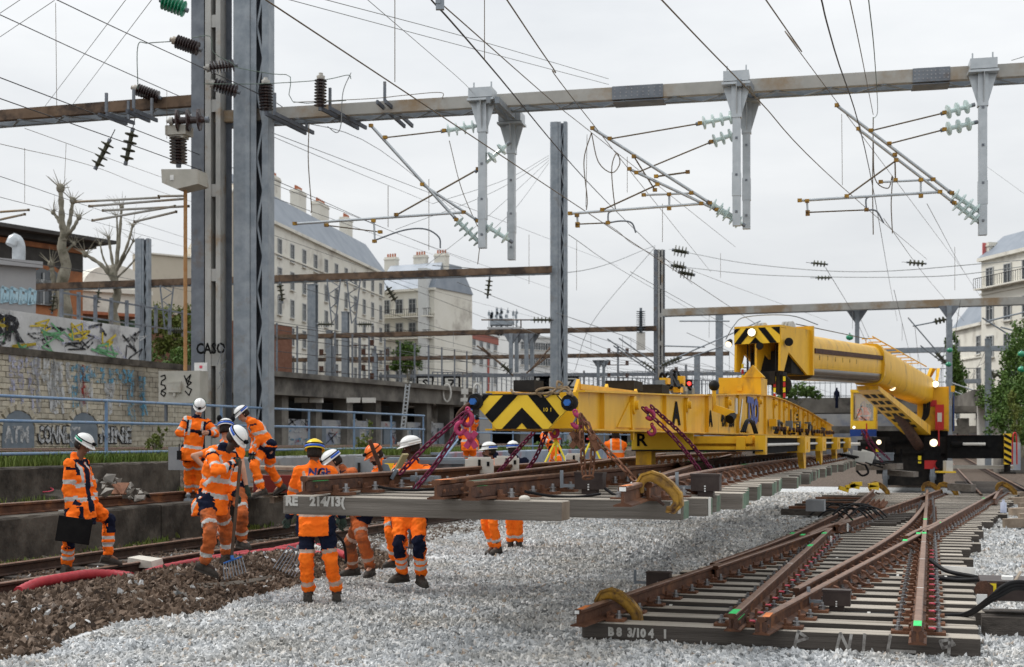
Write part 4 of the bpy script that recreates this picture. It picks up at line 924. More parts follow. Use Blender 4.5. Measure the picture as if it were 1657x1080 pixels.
# superstructure
b = MB(); b.box(cp(1.3,1.4,2.0), (2.3,2.6,.2), 0, U, T, Z); ob('slewing_platform', b, M['black'], crane)
b = MB(); b.box(cp(1.97,1.9,2.83), (1.02,3.4,1.5), 0, U, T, Z); b.box(cp(1.97,.17,2.85), (.92,.06,1.4), 0, U, T, Z); b.box(cp(2.6,.1,3.5), (.12,.3,.2), 0, U, T, Z)
b.prism([cp(1.62,.4,3.58), cp(1.62,1.2,3.58), cp(1.98,1.5,4.25), cp(1.86,.9,4.25)], U*.1); b.prism([cp(2.0,.4,3.58), cp(2.0,1.4,3.58), cp(2.1,1.6,4.2), cp(2.1,1.2,4.25)], U*.1); ob('engine_house', b, M['yellow'], crane)
b = MB(); b.box(cp(2.64,2.2,2.75), (.03,3,1.3), 0, U, T, Z); ob('blue_side_panel', b, M['blue_cab'], crane)
b = MB()
for k in range(4): b.tube(pathpts([cp(1.68+.06*k,.05,3.3), cp(1.68+.06*k,-.12,3.1), cp(1.66+.05*k,-.15,2.6), cp(1.5,-.2,2.32), cp(1.3,-.2,2.4)],20), .03, 7)
ob('hydraulic_hose', b, M['blackplastic'], crane)
b = MB(); b.box(cp(2.18,.0,2.55), (.3,.24,.95) if False else (.28,.26,.85), 0, U, T, Z); b.box(cp(2.18,-.14,2.55), (.14,.02,.3), 1, U, T, Z); ob('fire_box', b, [M['red_box'], M['white_plastic']], crane)
b = MB(); b.box(cp(1.98,.12,3.02), (.22,.02,.22), 0, U, T, Z); ob('warning_plate', b, M['red_box'], crane)
lamp('lamp', cp(2.05,-.02,3.66), .11, crane)
# cab
cab = MB(); c0 = cp(-.28,.5,0)
def cabp(u, v, z): return c0+U*(u)+T*(v)+Z*z
b = MB()
for (u, v) in ((-.37,-.6),(.37,-.6),(-.37,.7),(.37,.7)): b.bar(cabp(u,v,1.98), cabp(u,v,3.42), .07, .07)
b.box(cabp(0,.05,3.45), (.84,1.45,.10), 0, U, T, Z); b.box(cabp(0,-.62,2.3), (.80,.05,.28), 0, U, T, Z); b.box(cabp(.40,.05,2.3), (.04,1.35,.3), 0, U, T, Z); b.box(cabp(-.40,.05,2.3), (.04,1.35,.3), 0, U, T, Z); b.box(cabp(0,.74,2.7), (.8,.04,1.4), 0, U, T, Z)
ob('cab_frame', b, M['yellow_clean'], crane)
b = MB(); b.box(cabp(0,.02,2.04), (.86,1.42,.24), 0, U, T, Z); ob('cab_base', b, M['blue_cab'], crane)
b = MB(); b.box(cabp(0,-.6,2.92), (.68,.012,.94), 0, U, T, Z); b.box(cabp(.385,.05,2.92), (.012,1.2,.94), 0, U, T, Z); b.box(cabp(-.385,.05,2.92), (.012,1.2,.94), 0, U, T, Z); ob('cab_glass', b, M['glasscab'], crane)
b = MB(); b.bar(cabp(-.25,-.63,2.5), cabp(-.05,-.63,2.95), .02, .02); b.bar(cabp(-.3,-.63,3.3), cabp(-.3,-.63,2.5), .02, .02); b.bar(cabp(-.08,-.64,2.6), cabp(.1,-.64,2.45), .02,.03); ob('wiper', b, M['blackplastic'], crane)
b = MB(); b.box(cabp(.05,.3,2.4), (.4,.4,.5), 0, U, T, Z); b.box(cabp(.05,.5,2.75), (.4,.12,.6), 0, U, T, Z); ob('cab_seat', b, M['blackplastic'], crane)
lamp('lamp', cabp(-.3,-.68,2.22), .05, crane)
# boom
tip, ringp, base = W(1288,578,30.2), W(1404,590,37.5), W(1492,632,44.8)
bd = (ringp-tip).normalized()
def oct_ring(c, d, w, h, n=16, flat=.0):
    x = d.cross(Z).normalized(); z = x.cross(d); out = []
    for i in range(n):
        t = 2*math.pi*i/n; cx, sx = math.cos(t), math.sin(t); e = .62
        out.append(c+x*w*math.copysign(abs(cx)**e, cx)+z*h*math.copysign(abs(sx)**e, sx))
    return out
b = MB(); b.loft([oct_ring(tip.lerp(ringp, k/6)-bd*0, bd, .42, .52) for k in range(7)], 0, True, True)
ob('inner_boom', b, M['yellow'], crane)
b = MB(); x_ = bd.cross(Z).normalized()
for k in range(1):
    p, q = tip, ringp
    for sd in (-1,1): b.bar(p+x_*sd*.425+Z*.13, q+x_*sd*.425+Z*.17, .05, .11)
ob('wear_stripe', b, M['rust_dark'], crane)
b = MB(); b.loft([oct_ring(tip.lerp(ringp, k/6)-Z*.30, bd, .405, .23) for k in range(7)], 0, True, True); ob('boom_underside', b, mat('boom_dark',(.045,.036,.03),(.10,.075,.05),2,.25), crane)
for k in range(6): text(str(8-k), .16, tip.lerp(ringp, .06+k*.1)+x_*(.427)-Z*.02, bd, Z, M['black'], crane, 0)
bd2 = (base-ringp).normalized(); b = MB()
b.loft([oct_ring(ringp-bd*.12, bd, .50, .60), oct_ring(ringp+bd*.10, bd, .50, .60)], 0); ob('boom_collar', b, M['yellow'], crane)
b = MB(); b.loft([oct_ring(ringp+bd*.1-Z*.02*k, bd2, .47, .56+.02*k) for k in range(1)]+[oct_ring(ringp.lerp(base, k/5), bd2, .47-.012*k, .56-.012*k) for k in range(1,6)], 0, True, True); ob('outer_boom', b, M['yellow'], crane)
xb = bd2.cross(Z).normalized(); b = MB(); e0, e1 = ringp-Z*.6, base-Z*1.25-bd2*.8
b.loft([[e0-xb*.3, e0+xb*.3, e0+xb*.3-Z*.12, e0-xb*.3-Z*.12], [e1-xb*.42, e1+xb*.42, e1+xb*.42-Z*.3, e1-xb*.42-Z*.3]]); ob('boom_trough', b, M['yellow'], crane)
b = MB()
for k in range(6):
    for j in (-1,0,1): c = e0.lerp(e1, .12+k*.13)-Z*(.125+.18*(.12+k*.13)); b.box(c+xb*j*.2, (.13,.5,.012), 0, xb, (e1-e0-Z*.18).normalized(), None)
ob('lightening_hole', b, M['blackmach'], crane)
b = MB()
for k in range(9): c = ringp.lerp(base, .03+k*.1)+Z*.62-xb*.1; b.bar(c-Z*.06, c+Z*.14, .02, .02); b.bar(c+Z*.14-xb*.12, c+Z*.14+xb*.25, .02, .03)
b.tube([ringp+Z*.78+xb*.14, base+Z*.8+xb*.14], .02, 6); ob('hose_bracket', b, M['yellow'], crane)
b = MB(); b.tube([tip+Z*.75, ringp+Z*.72], .012, 6); ob('boom_cable', b, M['wire_dark'], crane)
lamp('lamp', W(1421,606,38), .09, crane, (-T-Z*.6).normalized()); lamp('lamp', W(1447,628,39.6)-T*.4-xb*.05, .10, crane); lamp('lamp', W(1482,610,43)-T*.2, .07, crane, m='blackplastic')
# luffing cylinder
b = MB(); b.tube([base+bd2*-.6-Z*1.9, ringp.lerp(base,.35)-Z*.75], .17, 12, 0); ob('luffing_ram', b, M['rust_dark'], crane)
# boom head
hd0 = W(1188,538,29.0); HX_ = (W(1262,538,28.4)-hd0); HX_.z = 0; hl = HX_.length; hx = HX_.normalized(); hy = Vector((-hx.y, hx.x, 0))
hp = lambda a, d, z: Vector((hd0.x, hd0.y, 0))+hx*a+hy*d+Z*z
b = MB(); b.prism([hp(0,0,4.10), hp(0,0,3.88), hp(hl,0,3.88), hp(hl,0,4.22), hp(.05,0,4.22)], hy*.05); ob('head_plate', b, M['yellow_clean'], crane)
b = MB()
for pts in ([(0.0,3.88),(.16,3.88),(.46,4.22),(.28,4.22)],[(.0,4.08),(.0,4.2),(.06,4.22),(.15,4.22)],[(.56,4.22),(.72,4.22),(1.0,3.88),(.84,3.88)],[(.86,4.22),(hl,4.22),(hl,4.05)],[(.36,3.88),(.5,4.02),(.64,3.88)]): b.prism([hp(a,-.006,z) for a, z in pts], hy*.006)
ob('stripe', b, M['black'], crane)
b = MB()
for a in (0, .48, hl-.04): b.prism([hp(a,.02,3.88), hp(a,.0,3.28), hp(a,.2,3.28), hp(a,.45,3.7), hp(a,1.5,3.25), hp(a,1.7,3.25), hp(a,1.7,4.25), hp(a,.02,4.2)], hx*.05)
b.box(hp(hl/2,.85,4.24), (hl,1.7,.05), 0, hx, hy, Z); b.box(hp(hl/2,1.72,3.8), (hl+.15,.08,1.1), 0, hx, hy, Z); ob('head_cheek', b, M['yellow'], crane)
b = MB(); b.box(hp(hl/2,1.2,3.5), (hl-.1,.9,.5), 0, hx, hy, Z); ob('head_interior', b, M['blackmach'], crane)
for a in (.22,.30,.38,.86,.94,1.02):
    b = MB(); b.lathe(hp(a,.7,4.2), hx, [(0,.19),(.012,.16),(.03,.16),(.042,.19)], 18, 0, False); ob('sheave', b, M['white_plastic' if int(a*100) % 16 else 'blackmach'], crane)
hook_p = bp(.2, hk, 3.2)
b = MB()
for a in (.18,.26,.34,.84,.92,1.0): p = hp(a,.3,4.0); b.tube([p, Vector((p.x, p.y, 2.95))], .014, 6)
ob('hoist_rope', b, M['wire_dark'], crane)
b = MB(); c = hp(hl*.52,.35,3.12); b.box(c+Z*.02, (.7,.5,.28), 0, hx, hy, Z); b.box(c+hx*.4-Z*.1, (.08,.4,.5), 0, hx, hy, Z); b.lathe(hp(hl*.95,.2,2.98), hy, [(0,.22),(.05,.22)], 16, 0, False); ob('hook_block', b, M['blackmach'], crane)
b = MB(); 
for a, z0_ in ((.13,3.05),(.88,2.75),(1.1,2.75)):
    for k in range(4): b.box(hp(a,.15,z0_+.12*k), (.05,.02,.1), k % 2, hx, hy, Z)
ob('warning_tape', b, [M['red_box'], M['yellow_sign']], crane)
lamp('lamp', hp(.44,-.06,4.12), .085, crane); lamp('lamp', hp(-.13,.0,3.9), .07, crane, (-hy-Z*.8).normalized(), 'lamp'); lamp('lamp', hp(.62,-.05,3.82), .07, crane, m='blackplastic'); lamp('lamp', hp(hl+.12,.2,3.9), .08, crane, m='blackplastic')
b = MB(); b.tube(pathpts([hp(-.2,0,4.0), hp(.0,0,4.3), hp(.15,.3,4.5), hp(hl,.5,4.5), hp(hl+.5,.9,4.3)], 20), .012, 5); ob('guard_wire', b, M['steel'], crane)
# ================================================================ overhead line: columns, beams, drop posts, cantilevers, wires
def isection(b, c, h, x, y, w, d, t=.02, mi=0, miw=1):
    """vertical I section, flanges w wide along x, d deep along y"""
    b.box(c+Z*h/2-y*(d/2-t/2), (w, t, h), mi, x, y, Z); b.box(c+Z*h/2+y*(d/2-t/2), (w, t, h), mi, x, y, Z); b.box(c+Z*h/2, (t, d-2*t, h), miw, x, y, Z)
def channel(b, c, h, x, y, w, d, t=.022, mi=0):
    """vertical channel whose web faces -y, flanges run back along y"""
    b.box(c+Z*h/2, (w, t, h), mi, x, y, Z)
    for s in (-1, 1): b.box(c+Z*h/2+x*s*(w/2-t/2)+y*(d/2+t/2), (t, d, h), mi, x, y, Z)
gx = (W(1680,115,28.1)-W(345,192,32.4)); gx.z = 0; gx.normalize(); gy = Vector((-gx.y, gx.x, 0))
def column(label, c, h, kind, w=.8, m1='steel', m2='steel_dark', group='lattice columns of the overhead line', name='gantry_column'):
    root = thing(name, label, 'steel column', c, group)
    if kind == 'batten':
        b = MB(); channel(b, c-gx*(w*.28)+gy*0, h, gx, gy, w*.44, w*.4); ob('channel', b, M[m2], root)
        b = MB(); channel(b, c+gx*(w*.08), h, gx, gy, w*.2, w*.4); channel(b, c+gx*(w*.43), h, gx, gy, w*.16, w*.4); ob('channel', b, M['steel_pale'], root)
        b = MB(); b.box(c+Z*h/2+gy*w*.42+gx*w*.25, (w*.9,.02,h), 0, gx, gy, Z); ob('back_plate', b, M['steel_web'], root)
        z = .35
        while z < h: b = MB(); b.box(c+gx*w*.26+gy*.03+Z*z, (w*.22,.03,.30), 0, gx, gy, Z); ob('batten', b, M['steel_pale'], root); z += 2.05
    else:
        b = MB(); prof_ = [(-.5,.0),(-.47,-.05),(-.4,-.09),(-.1,-.09),(.0,-.05),(.02,.0),(.02,.45),(-.5,.45)]
        ring = lambda zz: [c+gx*(x*w)+gy*(y*w)+Z*zz for x, y in prof_]; b.loft([ring(0), ring(h)]); ob('channel', b, M[m1], root)
        b = MB(); b.box(c+Z*h/2+gx*w*.10, (w*.16,.03,h), 0, gx, gy, Z); b.box(c+Z*h/2+gx*w*.44, (w*.18,.03,h), 0, gx, gy, Z); b.box(c+Z*h/2+gx*w*.52+gy*w*.2, (.02,w*.4,h), 0, gx, gy, Z); ob('flange', b, M[m1], root)
        b = MB(); b.box(c+Z*h/2+gy*w*.4+gx*w*.27, (w*.5,.02,h), 0, gx, gy, Z); ob('back_plate', b, M['steel_web'], root)
        z = 0.1; k = 0; st = w*.9
        while z < h-st:
            a, e = (w*.18, w*.36) if k % 2 else (w*.36, w*.18); b = MB(); b.bar(c+gx*a+Z*z+gy*.04, c+gx*e+Z*(z+st)+gy*.04, .05, .02, 0, gy); ob('lacing_bar', b, M['steel'], root); z += st; k += 1
    return root
cA, cB = W(333,740,32.2), W(405,740,31.9); cA.z = cB.z = 1.34
colA = column('tall pale steel column with open battens beside the cream cabinet', cA, 13.5, 'batten', .76)
colB = column('tall broad grey steel column with zigzag lacing near the left', cB, 13.5, 'lace', .88)
text('CASO', .36, W(341,565,31.9), gx, Z, M['black'], colA, .012, sx=.8)
b = MB()
for st in ([(0,0),(.1,.3),(.05,.5),(.2,.35),(.1,.0),(.25,.1)],[(0,-.6),(.15,-.4),(.05,-.2),(.2,-.1),(.1,-.5)]): ribbon(b, st, .014, W(352,590,31.85), gx, Z)
ob('scribble', b, M['steel_dark'], colA)
far_cols = [(903,61,15,'lace',.74,1.4,'grey column standing left of the lifting beam, carrying the second beam'),
            (229,66,10.4,'lace',.72,1.4,'grey laced column before the graffiti wall'),
            (188,96,11.0,'plain',.62,1.4,'plain slim grey column before the graffiti wall'),
            (506,96,11.6,'plain',.62,1.4,'plain grey column before the long cream building, left of its neighbours'),
            (533,112,9.6,'plain',.45,1.4,'thin grey post between two wider columns before the cream building'),
            (559,104,10.4,'plain',.50,1.4,'grey column before the right end of the cream building'),
            (607,125,8.5,'plain',.45,1.4,'thin post with cross arms before the small green tree'),
            (1065,97,15.4,'batten',.66,.3,'column with insulator arms rising above the middle of the lifting beam'),
            (1128,118,9.0,'plain',.5,.3,'slim column behind the lifting beam, left of the crane head'),
            (1164,104,11.8,'plain',.55,.3,'plain column close to the left of the crane boom head'),
            (1536,90,9.6,'plain',.38,.3,'slim post behind the crane engine house'),
            (1599,70,6.8,'plain',.30,.3,'thin post right of the crane before the bridge pier')]
for px, Y, h, kd, w, z0, lb in far_cols:
    c = W(px, 700, Y); c.z = z0
    if kd == 'plain':
        root = thing('gantry_column', lb, 'steel column', c, 'distant columns of the overhead line'); b = MB(); isection(b, c, h, gx, gy, w, w*.9, .03); ob('i_section', b, [M['steel'], M['steel_dark']], root)
        b = MB(); b.box(c+Z*h, (w*1.1,w*1.1,.05), 0, gx, gy, Z); ob('cap_plate', b, M['steel'], root)
    else: column(lb, c, h, kd, w, group='distant columns of the overhead line')
def gbeam(label, p, q, hgt_, dep, m, group=None, lace=28, underm='steel', plates=()):
    d = (q-p).normalized(); y = Vector((-d.y, d.x, 0)).normalized(); root = thing('gantry_beam', label, 'gantry beam', (p+q)/2, group)
    for k, mm in ((0, m), (1, underm)):
        b = MB(); o = y*dep*k; b.bar(p+o, q+o, .03, hgt_); b.bar(p+o+y*.06+Z*hgt_/2, q+o+y*.06+Z*hgt_/2, .12, .02); b.bar(p+o+y*.06-Z*hgt_/2, q+o+y*.06-Z*hgt_/2, .12, .02); ob('chord', b, M[mm], root)
    n = lace
    for k in range(n):
        a, e = p.lerp(q, k/n)-Z*(hgt_/2+.02), p.lerp(q, (k+1)/n)-Z*(hgt_/2+.02)
        if k % 2: a = a+y*dep
        else: e = e+y*dep
        b = MB(); b.bar(a, e, .06, .02); ob('lacing_bar', b, M[underm], root)
    for (t0, t1) in plates:
        b = MB(); b.bar(p.lerp(q,t0)-y*.03, p.lerp(q,t1)-y*.03, .02, hgt_*1.1); b.bar(p.lerp(q,t0)+y*dep/2-Z*(hgt_/2+.05), p.lerp(q,t1)+y*dep/2-Z*(hgt_/2+.05), dep, .02); ob('splice_plate', b, M['steel_dark'], root)
        b = MB()
        for k in range(9):
            for j in (-1,0,1): b.box(p.lerp(q, t0+(t1-t0)*(k+.5)/9)-y*.045+Z*j*hgt_*.3, (.025,.01,.025), 0, d, y, Z)
        ob('bolt_row', b, M['bolt'], root)
    return root, p, q, d, y
gb = gbeam('long pale gantry beam crossing the whole sky to the right', W(340,190,32.4), W(1700,110,28.0), .27, .55, 'beam_stain', 'overhead line gantry beams', 34, 'steel', ((.515,.575),(.855,.895)))
gl = gbeam('rusty brown gantry beam at the upper left edge', W(-40,190,34.4), W(332,161,32.3), .26, .6, 'beam_rust', 'overhead line gantry beams', 10)
g2 = gbeam('rusty brown beam spanning from the left edge to the middle column', W(-30,467,69), W(893,436,60.6), .30, .6, 'beam_rust', 'overhead line gantry beams', 30)
g3 = gbeam('brown beam passing behind the middle column to the insulator column', W(160,552,102), W(1062,531,96), .30, .6, 'beam_rust', 'overhead line gantry beams', 24, 'beam_rust')
g4 = gbeam('far brown beam above the concrete viaduct', W(440,583,132), W(1180,572,125), .34, .6, 'beam_rust', 'overhead line gantry beams', 16, 'beam_rust')
g5 = gbeam('farthest thin beam low above the viaduct railing', W(500,610,170), W(1250,604,165), .4, .6, 'steel_dark', 'overhead line gantry beams', 12, 'steel_dark')
g6 = gbeam('grey beam above the crane boom running to the right edge', W(1072,506,82), W(1700,485,76), .42, .6, 'beam_stain', 'overhead line gantry beams', 18)
g7 = gbeam('pale beam behind the crane boom at lower right', W(1330,570,116), W(1700,562,110), .4, .6, 'steel', 'overhead line gantry beams', 10)
g8 = gbeam('lowest pale beam at right beside the bank of trees', W(1530,618,120), W(1700,614,116), .35, .6, 'steel', 'overhead line gantry beams', 6)
def insulator(parent, p, q, n, r, m, core=None, name='insulator'):
    p, q = Vector(p), Vector(q); d = (q-p).normalized(); l = (q-p).length; b = MB()
    prof = [(0, r*.22)]
    for k in range(n):
        t = l*(k+.5)/n; w = l/n; prof += [(t-w*.22, r*.3), (t-w*.12, r), (t+w*.02, r*.98), (t+w*.16, r*.34)]
    prof.append((l, r*.22)); b.lathe(p, d, prof, 12, 0, False); b.tube([p-d*l*.12, p], r*.3, 6, 1); b.tube([q, q+d*l*.12], r*.3, 6, 1)
    return ob(name, b, [M[m], M['steel_dark']], parent)
def ptube(parent, name, pts, r, m, Y, n=8, smooth=False):
    P = [W(x, y, Y) for x, y in pts]; b = MB(); b.tube(pathpts(P, 24) if smooth else P, r, n)
    for p in (P[0], P[-1]):
        if not smooth and name in ('tube', 'stay'): b.lathe(p-Z*.03, Z, [(0,.035),(.06,.035)], 6, 1, False)
    return ob(name, b, [M[m], M['wire']], parent)
# drop posts
def post(label, px, ytop, ybot, Y, w=.17):
    t, c = W(px, ytop, Y), W(px, ybot, Y); root = thing('drop_post', label, 'drop post', c, 'drop posts under the gantry beam')
    b = MB(); b.box((t+c)/2, (w, w, (t-c).length), 0, gx, gy, Z); b.box(c+Z*(.9), (w*1.12,w*1.12,.5), 0, gx, gy, Z)
    for k in range(4): b.box(c+Z*(.3+.8*k)-gy*(w/2+.01), (.05,.02,.05), 1, gx, gy, Z)
    ob('tube', b, [M['zinc'], M['steel_dark']], root)
    b = MB(); h = .75; vs = []
    for k, s in ((0,.55),(1,1.9)): pass
    for a in (-1,1): b.prism([t+gx*a*w*.5-Z*.8, t+gx*a*w*1.7-Z*.12, t+gx*a*w*.5-Z*.12], gy*.02); b.prism([t+gy*a*w*.5-Z*.8, t+gy*a*w*1.7-Z*.12, t+gy*a*w*.5-Z*.12], gx*.02)
    b.box(t-Z*.09, (w*3.6,w*3.0,.05), 0, gx, gy, Z); b.box(t+Z*.06, (w*3.2,w*3.0,.22), 0, gx, gy, Z); b.box(t-Z*.45, (w*1.25,w*1.25,.7), 0, gx, gy, Z)
    for a in (-1,1): b.box(t+gx*a*w*1.2+Z*.22, (.03,.03,.25), 0, gx, gy, Z)
    ob('head_bracket', b, M['zinc'], root); return root
for lb, px, a, c, Y in (('nearer left drop post hanging from the long gantry beam',781,158,402,30.1),('rear left drop post, slightly right of its twin',828,196,421,31.9),
                        ('nearer middle drop post of the pair left of the far right one',1192,132,366,28.9),('rear middle drop post just right of its twin',1208,160,371,30.3),('single drop post at the far right of the gantry beam',1590,112,381,28.2)): post(lb, px, a, c, Y)
def arms(label, px0, y0, px1, y1, Y0, Y1):
    b = MB(); b.bar(W(px0,y0,Y0), W(px1,y1,Y1), .10, .14); b.bar(W(px0+14,y0,Y0), W(px1+14,y1,Y1), .10, .14); tag(ob('cross_arm', b, M['steel']), label, 'bracket')
arms('pair of brackets joining the two left drop posts', 790,162,825,196,29.8,32.2); arms('pair of brackets joining the two middle drop posts',1196,134,1212,160,28.6,30.6)
tubes3 = {
 'cantilever arm of the left drop posts': (30.2, [('stay',(624,223),(719.5,212),.016),('tube',(601,204),(739,356),.035),('stay',(642,348),(774,274),.02),('tube',(684,299),(774,358),.03),('tube',(478,362.5),(751,344),.03),('tube',(605,358),(606.7,391),.022),('stay',(529,365),(616,376),.014)],
   [((719.5,212),(772,204),4),((739,356),(778,395),5),((774,274),(820,235),3),((774,358),(824,389),4)], [[(607,389),(653,373),(688,371),(710,384),(712.5,402)]]),
 'cantilever arm of the middle drop posts': (29.0, [('stay',(987,225),(1133,200),.016),('stay',(1030,280),(1151,230),.016),('tube',(959,208),(1149,329),.035),('tube',(1019,274),(1160,340),.032),('tube',(923,346),(1135,330),.03),('tube',(1042,316),(1119,313),.024),('stay',(975,340),(1064,299),.018),('stay',(1026,254),(1060,308),.016),('tube',(934,349),(935,366),.022),('tube',(1083,315),(1083,338),.024),('stay',(935,363),(984,361),.015),('stay',(1062,286),(1113,279),.02)],
   [((1133,200),(1190,189),4),((1151,230),(1189,217),3),((1149,329),(1192,354),4),((1160,340),(1201,363),4)], [[(984,361),(985,345),(995,341)],[(984,361),(1005,358),(1022,361),(1029,377)]]),
 'cantilever arm of the far right drop post': (28.2, [('stay',(1409,212),(1528,183),.016),('stay',(1439,233),(1528,210),.016),('tube',(1354,171),(1540,313),.035),('tube',(1389,209),(1544,329),.032),('tube',(1294,325),(1521,311),.03),('tube',(1425,295),(1510,291),.024),('stay',(1370,318),(1450,260),.018),('stay',(1448,251),(1449,292),.016),('tube',(1306,326),(1307,347),.022),('tube',(1490,292),(1490,318),.022),('stay',(1307,344),(1402,340),.015)],
   [((1528,183),(1572,171),3),((1528,210),(1576,199),3),((1540,313),(1585,343),4),((1544,329),(1583,359),4)], [[(1402,340),(1402,322),(1414,317)],[(1402,340),(1418,342),(1430,361)]])}
for lb, (Y, tb, ins, curves) in tubes3.items():
    root = thing('cantilever', 'galvanised '+lb, 'cantilever', W(*tb[1][2], Y), 'cantilever arms holding the contact wires')
    for nm, a, c, r in tb: ptube(root, nm, [a, c], r, 'zinc' if nm == 'tube' else 'wire', Y)
    for a, c, n in ins: insulator(root, W(*a, Y), W(*c, Y), n, .15, 'glass_ins')
    for cv in curves: ptube(root, 'steady_arm', cv, .018, 'steel_dark', Y, smooth=True)
    b = MB()
    for nm, a, c, r in tb:
        for p in (a, c): b.box(W(*p, Y)-gy*.03, (.09,.08,.07), 0, gx, gy, Z)
    ob('clamp_fitting', b, M['clamp'], root)
# smaller cantilevers left and far
def small_cant(label, Y, tb, ins=(), group='small distant cantilevers', r=.03, m='beam_rust'):
    root = thing('cantilever', label, 'cantilever', W(*tb[0][0], Y), group)
    for a, c in tb: ptube(root, 'tube', [a, c], r, m, Y)
    for a, c, n, rr in ins: insulator(root, W(*a, Y), W(*c, Y), n, rr, 'dark_ins')
small_cant('brown triangle of tubes left of the tall battened column', 33, [((123,327),(257,320)),((145,334),(300,322)),((167,341),(305,334)),((150,357),(283,334)),((218,359),(285,343)),((257,318),(300,317))], m='beam_stain')
small_cant('short brown tube end at the left edge below the rusty beam', 34, [((-10,344),(46,340)),((-10,358),(40,347))], m='beam_stain')
small_cant('brown arm with dark insulators left of the middle column', 61, [((780,518),(862,518)),((843,518),(843,530))], [((862,518),(892,518),5,.16)])
small_cant('rusty slanted tubes below the third beam', 96, [((772,560),(826,600)),((780,562),(830,608)),((893,560),(858,600)),((893,572),(852,604))], [((812,590),(826,603),3,.3)], r=.06)
small_cant('slanted tubes with insulators left of the insulator column', 97, [((983,549),(1060,600)),((993,560),(1060,606)),((1002,548),(1062,590))], [((1040,586),(1060,600),4,.2)], r=.05, m='steel')
small_cant('long grey stays right of the insulator column', 90, [((1070,595),(1170,560)),((1070,590),(1230,520)),((1075,560),(1140,562)),((1100,520),(1180,520))], [((1070,592),(1100,580),6,.25)], r=.045, m='steel')
small_cant('slanted grey cantilever over the crane engine house', 78, [((1470,515),(1530,585)),((1478,528),(1530,518)),((1490,560),(1530,590))], [((1515,572),(1531,588),3,.25),((1512,521),(1530,517),3,.2)], r=.04, m='steel')
small_cant('slanted grey cantilever in front of the right building', 72, [((1590,515),(1680,572)),((1598,520),(1680,500)),((1620,530),(1680,545))], [((1640,620),(1600,600),2,.25)], r=.045, m='steel')
small_cant('pale stays ending in glass insulators beside the bridge', 84, [((1530,628),(1598,655)),((1540,620),(1600,640))], [((1575,640),(1590,655),3,.35)], r=.04, m='zinc')
DPX = ((827,540,603,96),(836,540,603,98),(852,540,600,96),(861,540,604,98),(968,583,625,128),(977,583,628,130),(1387,503,560,80),(1536,495,640,77),(1638,570,625,112),(1645,570,625,112))
for px, y0, y1, Y in DPX:
    a, c = W(px, y0, Y), W(px, y1, Y); root = thing('drop_post', ordl(px, [q[0] for q in DPX], 'ten short drop posts under the far beams'), 'drop post', c, 'short distant drop posts under the far beams')
    b = MB(); b.box((a+c)/2, (.26,.26,(a-c).length), 0, gx, gy, Z); ob('tube', b, M['steel'], root); b = MB(); b.prism([a-gx*.6, a+gx*.6, a+gx*.13-Z*.7, a-gx*.13-Z*.7], gy*.2); ob('head_bracket', b, M['steel_dark'], root)
# lattice drop brackets on the second beam
for px in (540, 572, 270):
    root = thing('lattice_bracket', {540:'tapering lattice bracket under the second beam, left one before the cream building',572:'tapering lattice bracket under the second beam, right one before the cream building',270:'tapering lattice bracket under the second beam before the ivy'}[px], 'bracket', W(px,530,62))
    Y = 62; y0 = 452 if px > 500 else 462
    for sx_ in (-1,1):
        b = MB(); b.bar(W(px+sx_*11,y0,Y), W(px+sx_*3,y0+72,Y), .06, .06); ob('leg', b, M['steel_dark'], root)
    for k in range(6):
        f0, f1 = k/6, (k+1)/6; b = MB(); s0 = 1 if k % 2 else -1; b.bar(W(px+s0*(11-8*f0),y0+72*f0,Y), W(px-s0*(11-8*f1),y0+72*f1,Y), .04, .04); ob('lacing_bar', b, M['steel_dark'], root)
    insulator(root, W(px+(8 if px != 540 else -2),y0+73,Y), W(px+(30 if px != 540 else -26),y0+73,Y), 6, .14, 'dark_ins')
# insulator strings hanging from beams
for lb, a, c, Y, n, r, m in (('left of two hanging strings of ribbed insulators below the rusty beam',(176,230),(156,270),33,4,.17,'dark_ins'),('right of two hanging strings of ribbed insulators below the rusty beam',(214,213),(204,262),33,4,.17,'dark_ins'),
        ('green glass insulator at the top edge beside the battened column',(263,2),(300,16),30,7,.19,'green_ins'),('hanging insulator string under the second beam near its right end',(792,452),(789,480),61,4,.17,'dark_ins'),
        ('slanted insulator string under the second beam before the small tree',(627,466),(640,487),61,4,.2,'dark_ins'),('dark insulator string under the second beam near the tall columns',(453,460),(457,488),62,4,.17,'dark_ins'),
        ('dark insulator string under the second beam at far left',(23,480),(27,505),66,4,.2,'dark_ins'),('dark insulator string under the second beam above the fence posts',(160,470),(155,500),66,4,.17,'dark_ins'),
        ('dark insulator string under the second beam left of its neighbour',(88,478),(84,505),66,4,.17,'dark_ins'),
        ('insulator string on the wire at the top of the far insulator column',(1090,405),(1112,409),96,4,.4,'dark_ins'),('second insulator string down the far insulator column',(1088,430),(1108,433),96,4,.4,'dark_ins'),('third insulator string down the far insulator column',(1100,441),(1122,445),96,4,.4,'dark_ins'),
        ('small insulator string on the thin wire above the crane boom',(1315,426),(1337,428),70,4,.17,'dark_ins'),('small insulator string lower on the thin wires above the boom',(1322,450),(1344,450),70,4,.13,'dark_ins'),('small insulator string on the thin wire right of the boom',(1470,425),(1496,427),70,4,.17,'dark_ins')):
    root = thing('insulator_string', lb, 'insulator', W(*c, Y)); insulator(root, W(*a, Y), W(*c, Y), n, r, m); b = MB(); p = W(*a, Y); b.tube([p+(p-W(*c, Y)).normalized()*.35, p], .012, 5); ob('hanger', b, M['wire_dark'], root)
